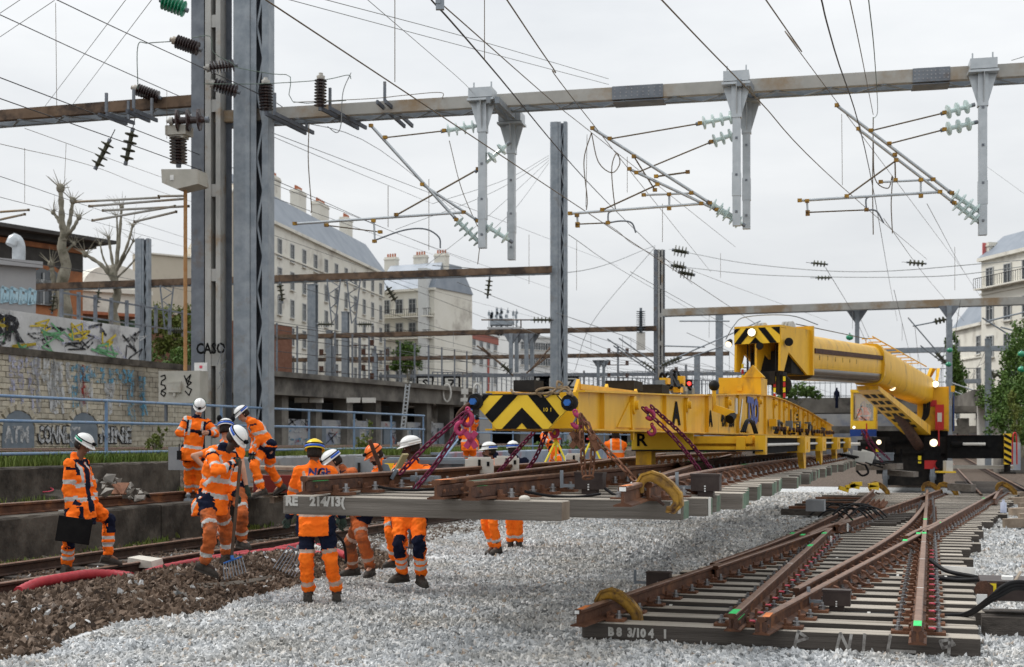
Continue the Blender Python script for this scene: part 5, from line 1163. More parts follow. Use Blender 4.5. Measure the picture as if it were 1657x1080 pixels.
# brown porcelain on the near columns
for k, (lb, a, c, Y, n, r, m) in enumerate((('slanted porcelain insulator high on the battened column',(285,67),(322,80),31.4,9,.17,'porcelain'),('porcelain insulator pointing to the broad column',(340,110),(380,106),31.2,8,.15,'porcelain'),
        ('slanted porcelain insulator just above the gantry beam end',(347,137),(384,149),31.2,8,.16,'porcelain'),('porcelain insulator on the rusty beam left of the column',(222,145),(257,158),32.6,9,.16,'porcelain'),
        ('upright porcelain insulator on the beam beside the broad column',(430,136),(431,180),31.2,9,.17,'porcelain'),('upright porcelain insulator alone on the gantry beam',(519,129),(518,174),31,9,.15,'porcelain'),
        ('thick porcelain insulator standing on the switch box',(288,222),(289,266),31.2,9,.21,'porcelain'),('horizontal reddish porcelain insulator in front of the battened column',(280,196),(332,194),31.0,3,.26,'porcelain'))):
    root = thing('porcelain_insulator', lb, 'insulator', W(*c, Y)); insulator(root, W(*a, Y), W(*c, Y), n, r, m, name='ribbed_body')
    b = MB(); p = W(*a, Y); b.lathe(p-Z*.0, (p-W(*c, Y)).normalized(), [(0,.09),(.08,.10),(.10,.05),(.15,.05)], 8); ob('cap', b, M['beam_stain'], root)
# brackets across the beam
for x0,y0,x1,y1,k in ((230,130,330,0,0),):
    pass
bk = [((160,186),(205,200),'left bracket'),((205,180),(242,196),'second bracket'),((430,184),(495,216),'third bracket'),((520,176),(580,208),'fourth bracket'),((610,165),(655,205),'fifth bracket')]
for (a, c, nm) in bk:
    root = thing('support_bracket', f'dark slanted steel bracket under the gantry beams, {nm} from the left', 'bracket', W(*a, 31.6)); b = MB(); p, q = W(*a, 31.0), W(*c, 32.6); b.bar(p, q, .05, .09); b.bar(p+gx*.2, q+gx*.2, .05, .09); ob('channel', b, M['steel_web'], root)
    b = MB(); 
    for t in (.1,.9): b.box(p.lerp(q,t)+gx*.12+Z*.3, (.06,.05,.45), 0, gx, gy, Z)
    ob('clip', b, M['steel_dark'], root)
# switch box, cap box, pipe, cabinet
root = thing('switch_box', 'cream metal switch box mounted on the battened column', 'switch box', W(300,290,31.2)); c = W(301,289,31.2)
b = MB(); b.prism([c+gx*x+Z*z-gy*.3 for x, z in ((-.48,.18),(.42,.14),(.46,-.20),(-.1,-.30),(-.46,-.14))], gy*.55); ob('housing', b, M['cabinet'], root)
b = MB(); c2 = W(290,213,31.2); b.box(c2, (.52,.4,.22), 0, gx, gy, Z); b.box(c2-Z*.14, (.34,.3,.08), 0, gx, gy, Z); ob('cap_box', b, M['cabinet'], root)
b = MB(); b.box(c-gx*.2-Z*.03-gy*.31, (.09,.02,.12), 0, gx, gy, Z); ob('label_plate', b, M['white_paint'], root)
b = MB(); b.tube([W(300,308,31.2), W(300,600,31.3)], .045, 8); tag(ob('downpipe', b, mat('orange_rust_pipe',(.36,.17,.06),(.42,.26,.13),6,.8)), 'rusty orange pipe running down the battened column to the cabinet', 'pipe')
root = thing('equipment_cabinet', 'cream trackside cabinet with black graffiti tags below the column', 'cabinet', W(297,650,31.3)); c = W(297,627,31.3)
b = MB(); b.box(c, (1.05,.45,.75), 0, gx, gy, Z); ob('housing', b, M['cabinet'], root); b = MB(); b.box(c-gy*.26+Z*.0-gx*.1, (.34,.06,.26), 0, gx, gy, Z); b.box(c-gy*.25-Z*.18-gx*.1, (.06,.06,.08), 0, gx, gy, Z); b.box(c-gy*.28+Z*.1-gx*.1, (.3,.03,.02), 0, gx, gy, Z); ob('door_box', b, M['cabinet'], root)
b = MB(); c3 = c-gy*.232
for st in ([(-.46,.25),(-.36,.28),(-.34,.2),(-.44,.14),(-.46,.06),(-.36,.04),(-.34,-.04),(-.44,-.08),(-.46,-.16),(-.38,-.22),(-.34,-.14),(-.42,-.1)],[(.14,.26),(.22,.05),(.30,.28),(.18,.16),(.32,.1),(.2,-.0),(.32,-.06),(.26,-.2),(.16,-.1)]): ribbon(b, st, .028, c3, gx, Z)
ob('graffiti_tag', b, M['black'], root)
b = MB(); b.box(W(325,594,31.2), (.32,.03,.2), 0, gx, gy, Z); b.box(W(325,594,31.17), (.06,.03,.06), 1, gx, gy, Z); ob('sign_plate', b, [M['white_paint'], M['pink_paint']], root)
for k in (0, .9): b = MB(); b.box(c+gx*(k-.45)*1.0-Z*.55, (.06,.06,.5), 0, gx, gy, Z); ob('leg', b, M['steel_dark'], root)
# devices on the far insulator column
root = thing('surge_arrester', 'tall ribbed surge arrester hanging left of the far insulator column', 'surge arrester', W(1037,565,96)); insulator(root, W(1037,503,96), W(1037,540,96), 12, .34, 'grey_box' if 'grey_box' in M else 'steel', name='ribbed_body'); b = MB(); b.box(W(1037,553,96), (.6,.4,1.2), 0); ob('housing', b, M['white_plastic'], root)

# ---------------- wires
wi = [0]
def wire(label, pts, r=.009, m='wire', name='overhead_wire', group=None, sag=0):
    P = [W(*p) for p in pts]
    if len(P) > 2: P = pathpts(P, 30)
    b = MB(); b.tube(P, r, 5); tag(ob(name, b, M[m]), label, 'wire', group)
def vpw(px, py, z, far=110, y0=None):            # a wire parallel to the tracks seen first at (px, py), height z
    Y0 = F*(z-HC)/(HY-py); X0 = (px-HX)*Y0/F; out = []
    for Y in (Y0, (Y0+far)/3, far): out.append((HX+(X0+math.tan(TH)*(Y-Y0))/Y*F, HY-(z-HC)*F/Y, Y))
    return out
wl = [(vpw(430,0,7.2),.011,'wire','thick contact wire entering at the top right of the broad column'),
 ([(698,0,16),(784,97,19),(980,325,40),(1120,460,80)],.012,'wire_dark','thick dark wire crossing the left drop posts from the top edge'),
 ([(716,8,16),(902,171,28),(980,233,36),(1190,400,70)],.009,'wire','bronze wire running from the top clamp past the left end of the middle cantilever'),
 ([(817,-5,14),(894,109,19),(968,212,29),(1150,440,80)],.009,'wire','bronze wire ending over the left end of the middle cantilever'),
 ([(1066,-5,13),(1147,80,16),(1229,164,20),(1364,304,30),(1500,420,80)],.009,'wire','bronze wire passing over the middle drop posts to the right cantilever'),
 ([(1236,-5,13),(1295,80,17),(1357,169,28),(1560,440,90)],.008,'wire','thin bronze wire from the top edge to the tip of the right cantilever'),
 ([(1328,-5,14),(1350,80,17),(1407,276,30),(1440,460,70),(1452,520,110)],.010,'wire_dark','dark wire dropping steeply before the right cantilever'),
 ([(1374,-5,14),(1392,80,18),(1413,186,28)],.007,'wire','thin jumper wire joining the stay of the right cantilever, left one'),
 ([(1405,-5,14),(1415,90,18),(1420,180,28),(1413,193,28)],.007,'wire_green','greenish jumper wire with a hooked end beside the thin jumper'),
 ([(-5,22,24),(270,147,32),(560,272,50),(700,330,80)],.010,'wire_dark','highest dark wire sloping down from the left edge'),
 ([(92,0,22),(220,61,26),(446,166,32),(470,193,34),(615,243,45),(750,353,80)],.010,'wire_dark','dark wire from the top left crossing behind both tall columns'),
 ([(-5,124,22),(270,230,30),(560,345,50),(760,425,110)],.010,'wire_dark','dark wire from the left edge passing below the rusty beam'),
 ([(-5,158,22),(277,258,30),(541,356,50),(700,412,100)],.010,'wire_dark','dark wire just below its parallel neighbour left of the columns'),
 ([(-5,232,30),(152,270,40),(270,314,60),(420,360,110)],.008,'wire','thin wire over the pollarded trees from the left edge'),
 ([(40,208,30),(267,289,45),(440,350,110)],.007,'wire','thin wire from the end of the rusty beam'),
 ([(-5,284,28),(216,358,50),(440,430,120)],.008,'wire_dark','thin dark wire low at the left edge above the brick building'),
 ([(-5,318,28),(200,372,50),(440,440,120)],.007,'wire_dark','lower thin dark wire at the left edge above the brick building'),
 ([(205,-2,20),(73,172,34)],.006,'wire_pale','pale diagonal stay from the top edge to the rusty beam, left one'),
 ([(247,-2,20),(118,169,34)],.006,'wire_pale','pale diagonal stay from the top edge to the rusty beam, right one'),
 ([(88,1,22),(0,60,24)],.006,'wire_pale','pale stay at the very top left corner'),([(40,-5,20),(-5,25,22)],.006,'wire_pale','short pale stay cutting the top left corner'),
 ([(450,-5,17),(700,62,22),(985,137,29)],.006,'wire_pale','lower of the two pale wires sloping to the gantry beam plate'),
 ([(520,-2,17),(760,62,22),(985,128,29)],.006,'wire_pale','upper of the two pale wires sloping to the gantry beam plate'),
 ([(595,0,17),(740,125,24),(765,150,30)],.005,'wire_pale','very thin pale wire ending at the left drop post head'),
 ([(1637,98,28),(1680,85,26)],.008,'wire_pale','short stay wire leaving the gantry beam at the right edge'),
 ([(1590,265,45),(1680,330,42)],.006,'wire_pale','thin wire near the right edge below the gantry beam'),
 ([(440,215,32),(780,345,60),(1000,430,120)],.009,'wire_dark','dark wire from the broad column passing under the left cantilever'),
 ([(440,290,32),(700,400,60),(900,470,120)],.009,'wire_dark','dark wire crossing the chimneys of the cream building'),
 ([(1112,409,95),(1220,428,80),(1400,440,70),(1670,420,60)],.02,'wire_pale','thin pale feeder from the far insulator column to the right edge, upper'),
 ([(1108,433,95),(1250,446,80),(1500,448,70),(1670,430,60)],.02,'wire_pale','thin pale feeder from the far insulator column to the right edge, lower'),
 ([(1060,398,97),(930,440,70),(700,430,62)],.02,'wire_pale','pale feeder from the far insulator column to the left'),
 ([(1060,400,97),(960,520,97),(930,600,97)],.02,'wire_pale','pale slanted guy wire left of the far insulator column'),
 ([(888,252,60),(820,290,50),(700,330,45)],.010,'wire_pale','upper fan wire leaving the middle column top'),([(888,256,60),(800,310,50),(640,372,45)],.010,'wire_pale','second fan wire leaving the middle column top'),
 ([(888,260,60),(790,350,50),(690,430,45)],.010,'wire_pale','third fan wire leaving the middle column top'),([(888,264,60),(840,330,50),(800,370,45)],.010,'wire_pale','lowest fan wire leaving the middle column top'),
 ([(980,362,40),(1100,430,60),(1340,520,120)],.01,'wire','contact wire running on over the crane head'),
 ([(1430,354,40),(1500,450,70),(1560,520,110)],.01,'wire','wire descending right of the crane boom'),
 ([(1500,330,40),(1560,440,80),(1600,500,110)],.01,'wire_pale','thin pale wire right of the boom before the right building'),
 ([(620,450,62),(900,560,120)],.012,'wire_dark','thin wire before the white gable building'),
 ([(440,380,60),(700,470,110),(890,520,150)],.012,'wire_dark','thin dark wire before the roof of the cream building'),
 ([(920,380,40),(1010,440,70),(1150,520,120)],.012,'wire_pale','thin pale wire right of the middle column'),
 ([(440,520,60),(700,560,110),(890,590,160)],.014,'wire_dark','low thin wire before the windows of the cream building'),
 ([(0,420,50),(200,450,66),(440,500,110)],.012,'wire_dark','thin wire before the brick building above the second beam'),
 ([(0,520,50),(220,560,80),(440,590,130)],.012,'wire_dark','thin wire before the graffiti wall below the second beam')]
for pts, r, m, lb in wl: wire(lb, pts, r, m)
drops = [((90,5),(92,185),26),((270,147),(270,225),31),((639,0),(639,133),18),((784,0),(784,97),18),((40,240),(40,328),32),((107,233),(104,305),34),((628,301),(628,368),40),((694,290),(694,405),45),((950,218),(948,335),29),((1015,254),(1015,312),30),((1072,330),(1072,392),45),((1362,185),(1363,300),28),((856,380),(856,460),60),((933,390),(933,470),60),((1166,410),(1166,450),70),((1545,400),(1545,470),60)]
for k, (a, c, Y) in enumerate(drops): wire(ordl(a[0], [q[0][0] for q in drops], 'thin vertical dropper wires') if k not in (8,) else 'thin vertical dropper left of the middle cantilever loop', [(a[0],a[1],Y),(c[0],c[1],Y)], .006 if Y < 35 else .01, 'wire', 'dropper_wire', 'vertical droppers between the overhead wires')
jl = [([(500,202),(499,262),(504,335),(503,345)],31,.012,'wire','hanging brown jumper cable right of the broad column'),([(957,215),(945,260),(950,320),(949,340)],29,.012,'wire','left branch of the looped cable at the middle cantilever'),
 ([(957,215),(968,262),(990,280),(1003,265),(998,248),(990,270),(992,310),(996,340)],29,.012,'wire','looped brown cable at the middle cantilever'),([(727,228),(745,300),(765,350),(776,372)],30.3,.009,'wire','slack brown cable beside the nearer left drop post'),
 ([(776,402),(773,428)],30.3,.01,'wire','short brown cable end below the nearer left drop post'),([(1413,190),(1412,300),(1413,380)],28.3,.012,'wire','brown cable hanging straight before the right cantilever'),([(1413,230),(1416,290),(1437,305),(1444,285),(1442,330),(1444,378)],28.3,.012,'wire','looped brown cable before the right cantilever'),
 ([(223,145),(223,75),(240,70),(285,67)],31.6,.012,'wire_green','bent wire from the beam insulator to the high insulator'),([(310,62),(340,59),(345,85),(375,102),(385,110),(440,120),(470,125),(474,165),(560,163)],31,.010,'wire_green','greenish bar wire linking the porcelain insulators'),
 ([(330,136),(420,136),(520,130),(562,122),(568,128)],31,.010,'wire_green','upper bar wire over the upright insulators'),([(568,118),(555,150),(552,200),(545,215),(530,205)],31,.011,'wire_pale','curved jumper at the right of the upright insulators'),
 ([(475,166),(600,160),(650,155),(712,150),(716,160)],31,.009,'wire','bar wire lying along the top of the gantry beam')]
for pts, Y, r, m, lb in jl: wire(lb, [(x, y, Y) for x, y in pts], r, m, 'jumper_cable')
for i, (x, y, Y) in enumerate(((1537,567,74),(1535,590,74),(1598,598,74),(1598,620,74),(1653,573,60),(1653,598,60),(1375,546,60))):
    root = thing('signal_ball', f'small round green glass insulator near the right edge, number {i+1} counting from the boom' if False else ['round green insulator over the crane engine house, upper','round green insulator over the crane engine house, lower','round green insulator right of the engine house, upper','round green insulator right of the engine house, lower','round green insulator before the trees at right, upper','round green insulator before the trees at right, lower','round green insulator just above the crane boom'][i], 'insulator', W(x,y,Y), 'round green glass insulators at right'); b = MB(); b.lathe(W(x,y,Y)-Z*.14, Z, [(0,.03),(.05,.14),(.14,.17),(.23,.14),(.28,.03)], 10, 0, True); ob('glass_body', b, M['green_ins'], root); b = MB(); b.tube([W(x,y,Y)-Z*.14, W(x,y,Y)+Z*.2], .03, 5); ob('pin', b, M['steel_dark'], root)
root = thing('wire_clamp', 'metal clamp where two wires join at the top edge', 'clamp', W(712,8,16)); b = MB(); b.box(W(712,8,16), (.1,.06,.12), 0); b.box(W(709,3,16), (.06,.08,.06), 0); ob('clamp_body', b, M['steel'], root)

g = random.Random(77)
for k in range(46):          # the far web of wires running along the tracks
    Y0 = g.uniform(55, 120); px = g.choice([g.uniform(430,900), g.uniform(900,1240), g.uniform(1300,1650)]); z = g.choice([6.6,7.2,7.9,8.6,9.2])+g.uniform(-.3,.3)
    x0 = (px-HX)*Y0/F; L_ = g.uniform(40, 90); P = [Vector((x0+math.tan(TH)*L_*t, Y0+L_*t, z-.7*math.sin(math.pi*t)*(g.random() < .6))) for t in (0,.25,.5,.75,1)]
    b = MB(); b.tube(P, .014, 4); tag(ob('overhead_wire', b, M['wire_pale' if k % 3 else 'wire_dark']), 'thin far overhead wire among many running along the distant tracks', 'wire', 'far web of overhead wires')
    for t in (1, 3):
        b = MB(); b.tube([P[t], P[t]-Z*g.uniform(.8,1.5)], .011, 4); tag(ob('dropper_wire', b, M['wire_pale']), 'tiny vertical dropper among the distant overhead wires', 'wire', 'far droppers')
# ================================================================ buildings, viaduct, walls, trees
WALLC = mat('cream_render', (.68,.655,.575), (.75,.73,.66), .35, .9, c3=(.44,.41,.36), s3=.25, t3=.6)
WALLW = mat('white_render', (.60,.61,.60), (.68,.69,.68), .3, .9, c3=(.52,.52,.52), s3=.3, t3=.6)
WALLB = mat('beige_render', (.50,.45,.36), (.56,.50,.41), .4, .9, c3=(.43,.38,.31), s3=.4, t3=.6)
WALLG = mat('grey_render', (.30,.30,.31), (.37,.37,.37), .4, .9)
BRICK = mat('orange_brick', (.34,.13,.06), (.42,.18,.085), 6, .9, bump=.2, c3=(.25,.11,.06), s3=1.5)
DBRICK = mat('dark_soot', (.05,.047,.045), (.085,.08,.075), 1.2, .9)
ZINC = mat('zinc_roof', (.20,.23,.27), (.27,.30,.34), .5, .5, .2)
TILE = mat('clay_pot', (.38,.13,.07), (.46,.18,.10), 5, .8)
SHUT = mat('shutter', (.42,.43,.43), rough=.6)
def window_mesh(w, h, sill=True, bars=1, frame_m=None, arch=False):
    b = MB(); t = .09                                 # local: x right, y out of the wall, z up
    for x in (-1,1): b.box((x*(w/2-t/2),.03,0), (t,.10,h), 0)
    b.box((0,.03,h/2-t/2), (w-2*t,.10,t), 0); b.box((0,.03,-h/2+t/2), (w-2*t,.10,t), 0)
    for k in range(bars): b.box(((k+1)/(bars+1)*w-w/2,.025,0), (.05,.06,h-2*t), 0)
    b.box((0,.025,h*.15), (w-2*t,.04,.04), 0); b.box((0,-.02,0), (w-.1,.03,h-.1), 1)
    if sill: b.box((0,.10,-h/2-.06), (w+.25,.22,.09), 2)
    return fixn(b.mesh('window', [frame_m or SHUT, M['glassdark'], WALLC]))
WIN = window_mesh(1.15, 1.9); WINS = window_mesh(.9, 1.1, bars=0); WINW = window_mesh(1.9, 1.5, bars=2); WINT = window_mesh(.75, 2.1, bars=0)
def face(p0, p1):
    x = (p1-p0); x.z = 0; L_ = x.length; x.normalize(); return x, Vector((x.y, -x.x, 0)), L_     # outward towards the viewer when p0 is left
def building(name, label, cat, p0, p1, depth, z0, z1, m, rows, cols, me, rowz=2.9, top=1.6, x0=1.5, x1=1.5, roof=None, cornice=True, skip=0.0, seed=1, sideface=None):
    """facade from p0 (left) to p1 (right), box depth metres behind it"""
    x, o, L_ = face(p0, p1); root = thing(name, label, cat, Vector((p0.x, p0.y, z0))+x*L_/2); c = Vector((p0.x, p0.y, 0))
    b = MB(); b.prism([c+Z*z0, c+x*L_+Z*z0, c+x*L_+Z*z1, c+Z*z1], -o*depth); ob('wall', b, m, root)
    if cornice:
        b = MB(); b.box(c+x*L_/2+o*.12+Z*(z1-.15), (L_+.4,.45,.3), 0, x, o*-1, Z); b.box(c+x*L_/2+o*.05+Z*(z1-rowz-.2), (L_+.1,.2,.15), 0, x, o*-1, Z); ob('cornice', b, m, root)
    rr = random.Random(seed)
    for r in range(rows):
        for k in range(cols):
            if rr.random() < skip: continue
            t = x0+(L_-x0-x1)*(k/(cols-1) if cols > 1 else .5)
            q = c+x*t+o*.02+Z*(z1-top-r*rowz); inst('window', me, root, Matrix(((x.x,o.x,0,q.x),(x.y,o.y,0,q.y),(x.z,o.z,1,q.z),(0,0,0,1))))
    if sideface:       # windows on the right-hand end wall
        rws, cls, me2 = sideface
        for r in range(rws):
            for k in range(cls):
                t = 1.5+(depth-3)*(k/(cls-1) if cls > 1 else .5); q = c+x*(L_+.02)-o*t+Z*(z1-top-r*rowz); inst('window', me2, root, Matrix(((-o.x,x.x,0,q.x),(-o.y,x.y,0,q.y),(0,0,1,q.z),(0,0,0,1))))
    if roof:
        h, inset = roof; b = MB(); a = [c+o*.3-x*.2+Z*z1, c+x*(L_+.2)+o*.3+Z*z1, c+x*(L_+.2)-o*depth+Z*z1, c-x*.2-o*depth+Z*z1]
        t_ = [c-o*inset+x*.3+Z*(z1+h), c+x*(L_-.3)-o*inset+Z*(z1+h), c+x*(L_-.3)-o*(depth-inset)+Z*(z1+h), c-o*(depth-inset)+x*.3+Z*(z1+h)]; b.loft([a, t_]); ob('roof', b, ZINC, root)
    return root, c, x, o, L_
def chimney(root, c, w, d, h, x, o, m, pots=4):
    b = MB(); b.box(c+Z*h/2, (w,d,h), 0, x, o*-1, Z); b.box(c+Z*(h-.3), (w+.15,d+.15,.15), 0, x, o*-1, Z); ch = ob('chimney', b, m, root)
    for k in range(pots): b = MB(); b.lathe(c+Z*h+x*(k-(pots-1)/2)*w/(pots+.5), Z, [(0,.13),(.5,.11)], 8); ob('chimney_pot', b, TILE, ch)
# long cream apartment block
p0, p1 = W(395,345,123), W(622,437,172)
rt, c, x, o, L_ = building('apartment_building', 'long cream apartment block with zinc roof and many tall windows behind the columns', 'building', p0, p1, 5, 6, 23.3, WALLC, 6, 13, WIN, 2.85, 2.4, 2.0, 2.0, (3.8,2.4), sideface=None)
for t, w in ((.21,1.6),(.33,2.6),(.50,2.6),(.66,3.6),(.87,2.4)): chimney(rt, c+x*L_*t-o*3.2+Z*24.3, w, 1.0, 5.2, x, o, WALLC, 5)
for t in (.28,.42,.58,.75,.93): b = MB(); b.box(c+x*L_*t-o*2.2+Z*25.2, (1.1,.2,1.2), 0, x, (o*-1+Z*-.8).normalized(), None); ob('skylight', b, M['glassdark'], rt)
# its gabled end wall and the rendered house beyond
p0, p1 = W(580,470,160), W(628,470,166)
p0, p1 = W(612,432,176), W(703,425,172); rt, c, x, o, L_ = building('apartment_building', 'grey-roofed house with balconies and orange chimney pots between the cream and white buildings', 'building', p0, p1, 10, 6, 21.5, WALLC, 5, 4, WIN, 3.1, 2.2, 1.3, 1.3, (3.6,2.5), seed=3)
for t in (.02,.55,.92): chimney(rt, c+x*L_*t-o*3+Z*24, 1.7, 1.0, 2.3, x, o, WALLC, 4)
b = MB()
for z in (17.8,15.0): b.box(c+x*L_/2+o*.5+Z*z, (L_*.96,1.0,.15), 0, x, o*-1, Z); [b.box(c+x*(L_*k/26)+o*.95+Z*(z+.5), (.04,.04,.95), 1, x, o*-1, Z) for k in range(27)]; b.box(c+x*L_/2+o*.95+Z*(z+1), (L_,.05,.06), 1, x, o*-1, Z)
ob('balcony', b, [WALLC, M['blackmach']], rt)
p0, p1 = W(690,425,171.5), W(736,430,180); rt, c, x, o, L_ = building('white_gable_building', 'tall white windowless gable beside the grey-roofed house', 'building', p0, p1, 1.2, 6, 24.0, WALLW, 6, 3, WINT, 2.9, 3.5, 3.0, 2.5, None, False, seed=5)
# modern flats in the distance
for lb, a, e, Y0, Y1, z1, m, rows, cols, me in (('distant flats with a red band along the roof',735,806,215,240,20.5,WALLW,6,6,WINW),('distant grey flats with rooftop antennas',790,842,262,262,24,WALLG,7,5,WINW),('distant cream flats left of the middle column',836,900,255,262,22,WALLW,6,6,WINW),
        ('low distant white block right of the middle column',925,1010,260,262,9,WALLW,2,8,WINW)):
    rt, c, x, o, L_ = building('apartment_building', lb, 'building', W(a,600,Y0), W(e,600,Y1), 15, 1, z1, m, rows, cols, me, 3.0, 2.0, 2, 2, None, seed=rows)
    if 'red' in lb:
        b = MB(); b.box(c+x*L_/2+o*.06+Z*(z1-1.0), (L_,.1,1.2), 0, x, o*-1, Z); ob('red_band', b, mat('red_band',(.35,.13,.10),rough=.8), rt)
        for k in (.3,.75): b = MB(); b.box(c+x*L_*k+o*.06+Z*10, (1.0,.1,14), 0, x, o*-1, Z); ob('red_panel', b, mat('red_panel',(.40,.10,.08),rough=.8), rt)
        b = MB(); [b.box(c-x*(1.0)+o*.3+Z*(9+2.2*k)+x*(.2 if k % 2 else -.2), (1.3,.1,1.6), k % 2, x, o*-1, Z) for k in range(5)]; ob('banner', b, [mat('mural_blue',(.12,.2,.6),rough=.8), mat('mural_red',(.55,.15,.15),rough=.8)], rt)
    if 'antennas' in lb:
        b = MB()
        for k in range(24): q = c+x*rnd.uniform(0,L_)-o*2+Z*z1; h = rnd.uniform(1,4.2); b.bar(q, q+Z*h, .12, .12); b.box(q+Z*h*.8, (.5,.2,rnd.uniform(.5,1.2)), 0)
        b.box(c+x*L_*.4-o*3+Z*(z1+1.2), (L_*.7,4,1.2), 0, x, o*-1, Z); ob('rooftop_antenna', b, M['steel'], rt)
# right-hand buildings
p0, p1 = W(1588,430,118), W(1700,440,108)
rt, c, x, o, L_ = building('apartment_building', 'cream apartment building with balconied windows at the right edge', 'building', p0, p1, 14, 3, 17.9, WALLC, 5, 4, WIN, 3.0, 1.9, 1.4, .6, (2.0,2.0), seed=8)
chimney(rt, c+x*.3-o*2+Z*17.4, .5, 3.2, 1.9, x, o, WALLC, 3)
b = MB(); b.box(c+x*.02+o*-1.2+Z*18.5, (.1,2.2,1.6), 0, x, o*-1, Z); ob('painted_sign', b, mat('mural_red',(.55,.15,.15)), rt)
b = MB(); b.box(c+x*L_/2+o*.4+Z*15.1, (L_,.8,.12), 0, x, o*-1, Z); [b.box(c+x*(L_*k/30)+o*.78+Z*15.6, (.03,.03,.9), 1, x, o*-1, Z) for k in range(31)]; b.box(c+x*L_/2+o*.78+Z*16.05, (L_,.04,.05), 1, x, o*-1, Z); ob('balcony', b, [WALLC, M['blackmach']], rt)
p0, p1 = W(1545,560,140), W(1590,560,132); building('apartment_building', 'narrower pale house left of the balconied building at right', 'building', p0, p1, 10, 3, 13.5, WALLC, 3, 2, WIN, 3.2, 2.2, 1.0, 1.0, (2.6,1.6), seed=8)
# left: brick hall, cream hall, beige gables
p0, p1 = W(-60,400,74), W(134,400,81)
x, o, L_ = face(p0, p1); root = thing('brick_building', 'orange brick building with arched windows and a dark overhanging roof', 'building', W(60,520,78)); c = Vector((p0.x,p0.y,0))
b = MB(); b.prism([c+Z*5, c+x*L_+Z*5, c+x*L_+Z*12.0, c+Z*12.0], -o*8); ob('wall', b, BRICK, root)
b = MB(); b.prism([c+Z*12.0+o*.02, c+x*L_+Z*12.0+o*.02, c+x*L_+Z*13.5+o*.02, c+Z*13.5+o*.02], -o*8); ob('dark_upper_wall', b, DBRICK, root)
b = MB(); b.box(c+x*L_/2+o*.05+Z*13.25, (L_,.2,.3), 0, x, o*-1, Z); ob('brick_band', b, BRICK, root)
b = MB(); b.box(c+x*(L_/2+.4)+o*.3+Z*13.85, (L_+1.6,2.6,.22), 0, x, o*-1, Z); b.box(c+x*(L_/2+.2)-o*.1+Z*13.6, (L_+.6,1.5,.3), 0, x, o*-1, Z); ob('roof', b, DBRICK, root)
for px in (22, 64, 96):
    q = W(px, 442, Y := 78.5); t = (q-c).dot(x); q = c+x*t+o*.03
    b = MB(); b.lathe(q+Z*11.2-o*.05, o, [(0,.95),(.12,.95)], 20); wf = ob('window', b, BRICK, root)
    b = MB(); b.lathe(q+Z*11.2+o*.04, o, [(0,.70),(.07,.70)], 20, 1); b.box(q+Z*10.5+o*.1, (1.3,.12,1.5), 0, x, o*-1, Z); b.box(q+Z*10.5+o*.13, (1.1,.12,1.3), 1, x, o*-1, Z); b.box(q+Z*10.7+o*.18, (.08,.08,1.9), 0, x, o*-1, Z); b.box(q+Z*11.1+o*.18, (1.3,.08,.08), 0, x, o*-1, Z); ob('pane', b, [SHUT, M['glassdark']], wf)
p0, p1 = W(-50,500,60), W(58,500,62); rt, c, x, o, L_ = building('flat_roofed_annex', 'low grey flat-roofed annex with pale blue graffiti at left edge', 'building', p0, p1, 6, 4, 10.1, WALLG, 0, 1, WIN, 2.9, 2, cornice=True)
b = MB(); c5 = c+x*.6+o*.05+Z*8.1
for k in range(6): ribbon(b, [(k*.42,0),(k*.42+.05,.7),(k*.42+.3,.6),(k*.42+.26,.1),(k*.42+.05,.05),(k*.42+.16,.4)], .14, c5, x, Z)
ob('graffiti', b, mat('graffiti_sky',(.30,.48,.58),(.42,.58,.65),3,.8), rt)
b = MB(); b.tube(pathpts([c+x*L_*.86-o*1+Z*10.1, c+x*L_*.86-o*1+Z*10.9, c+x*L_*.80-o*1+Z*11.2, c+x*L_*.75-o*1+Z*10.9], 14), .3, 10); ob('vent_cowl', b, M['zinc'], rt)
b = MB()
for st in ([(.0,0),(.3,1.0),(.7,.6),(.3,.2),(.9,.0)],[(1.2,.1),(1.3,1.1),(1.9,1.0),(1.4,.5),(2.0,.1),(1.2,.0)],[(2.4,0),(2.3,.9),(2.9,1.0),(3.0,.2)]): ribbon(b, st, .16, c+x*L_*.1+o*.06+Z*5.5, x, Z)
ob('graffiti', b, M['black'], rt)
p0, p1 = W(134,420,92), W(240,420,95); rt, c, x, o, L_ = building('cream_hall', 'cream hall with a curved parapet behind the pollarded trees', 'building', p0, p1, 8, 4, 12.4, WALLC, 2, 4, WINW, 3.2, 3.0, .8, .8, None, seed=2)
b = MB(); b.prism([c+x*(L_/2+L_*.5*math.cos(math.pi*k/14))+Z*(12.4+1.7*math.sin(math.pi*k/14)) for k in range(15)], -o*4); ob('curved_parapet', b, WALLC, rt)
b = MB(); c = W(150,510,88); b.box(c, (6,3,.2), 0, x, o*-1, Z); b.box(c-Z*1.0, (6,.1,1.6), 1, x, o*-1, Z); tag(ob('terrace_canopy', b, [TILE, mat('green_awning',(.12,.2,.14),rough=.7)]), 'low terrace roof with a green screen below the cream hall', 'canopy')
x2, o2, L2 = face(W(232,400,104), W(310,400,108)); root = thing('beige_gable', 'large blank beige gable wall stepping up to the right behind the battened column', 'building', W(290,450,106)); q = W(228,450,104); q.z = 0
hh = [(0,12.6),(0,16.4),(5.2,16.6),(5.3,17.0),(8.2,21.5),(10.4,23.5),(10.4,23.6),(10.5,23.6)]
b = MB(); b.prism([q+x2*0+Z*3]+[q+x2*a+Z*z for a, z in hh]+[q+x2*10.5+Z*3], -o2*1.0); ob('wall', b, WALLB, root)
b = MB(); [b.bar(q+x2*(a)+Z*(z+.05), q+x2*a2+Z*(z2+.05), .35, .12) for (a, z), (a2, z2) in zip(hh[1:-1], hh[2:])]; ob('coping', b, WALLC, root)
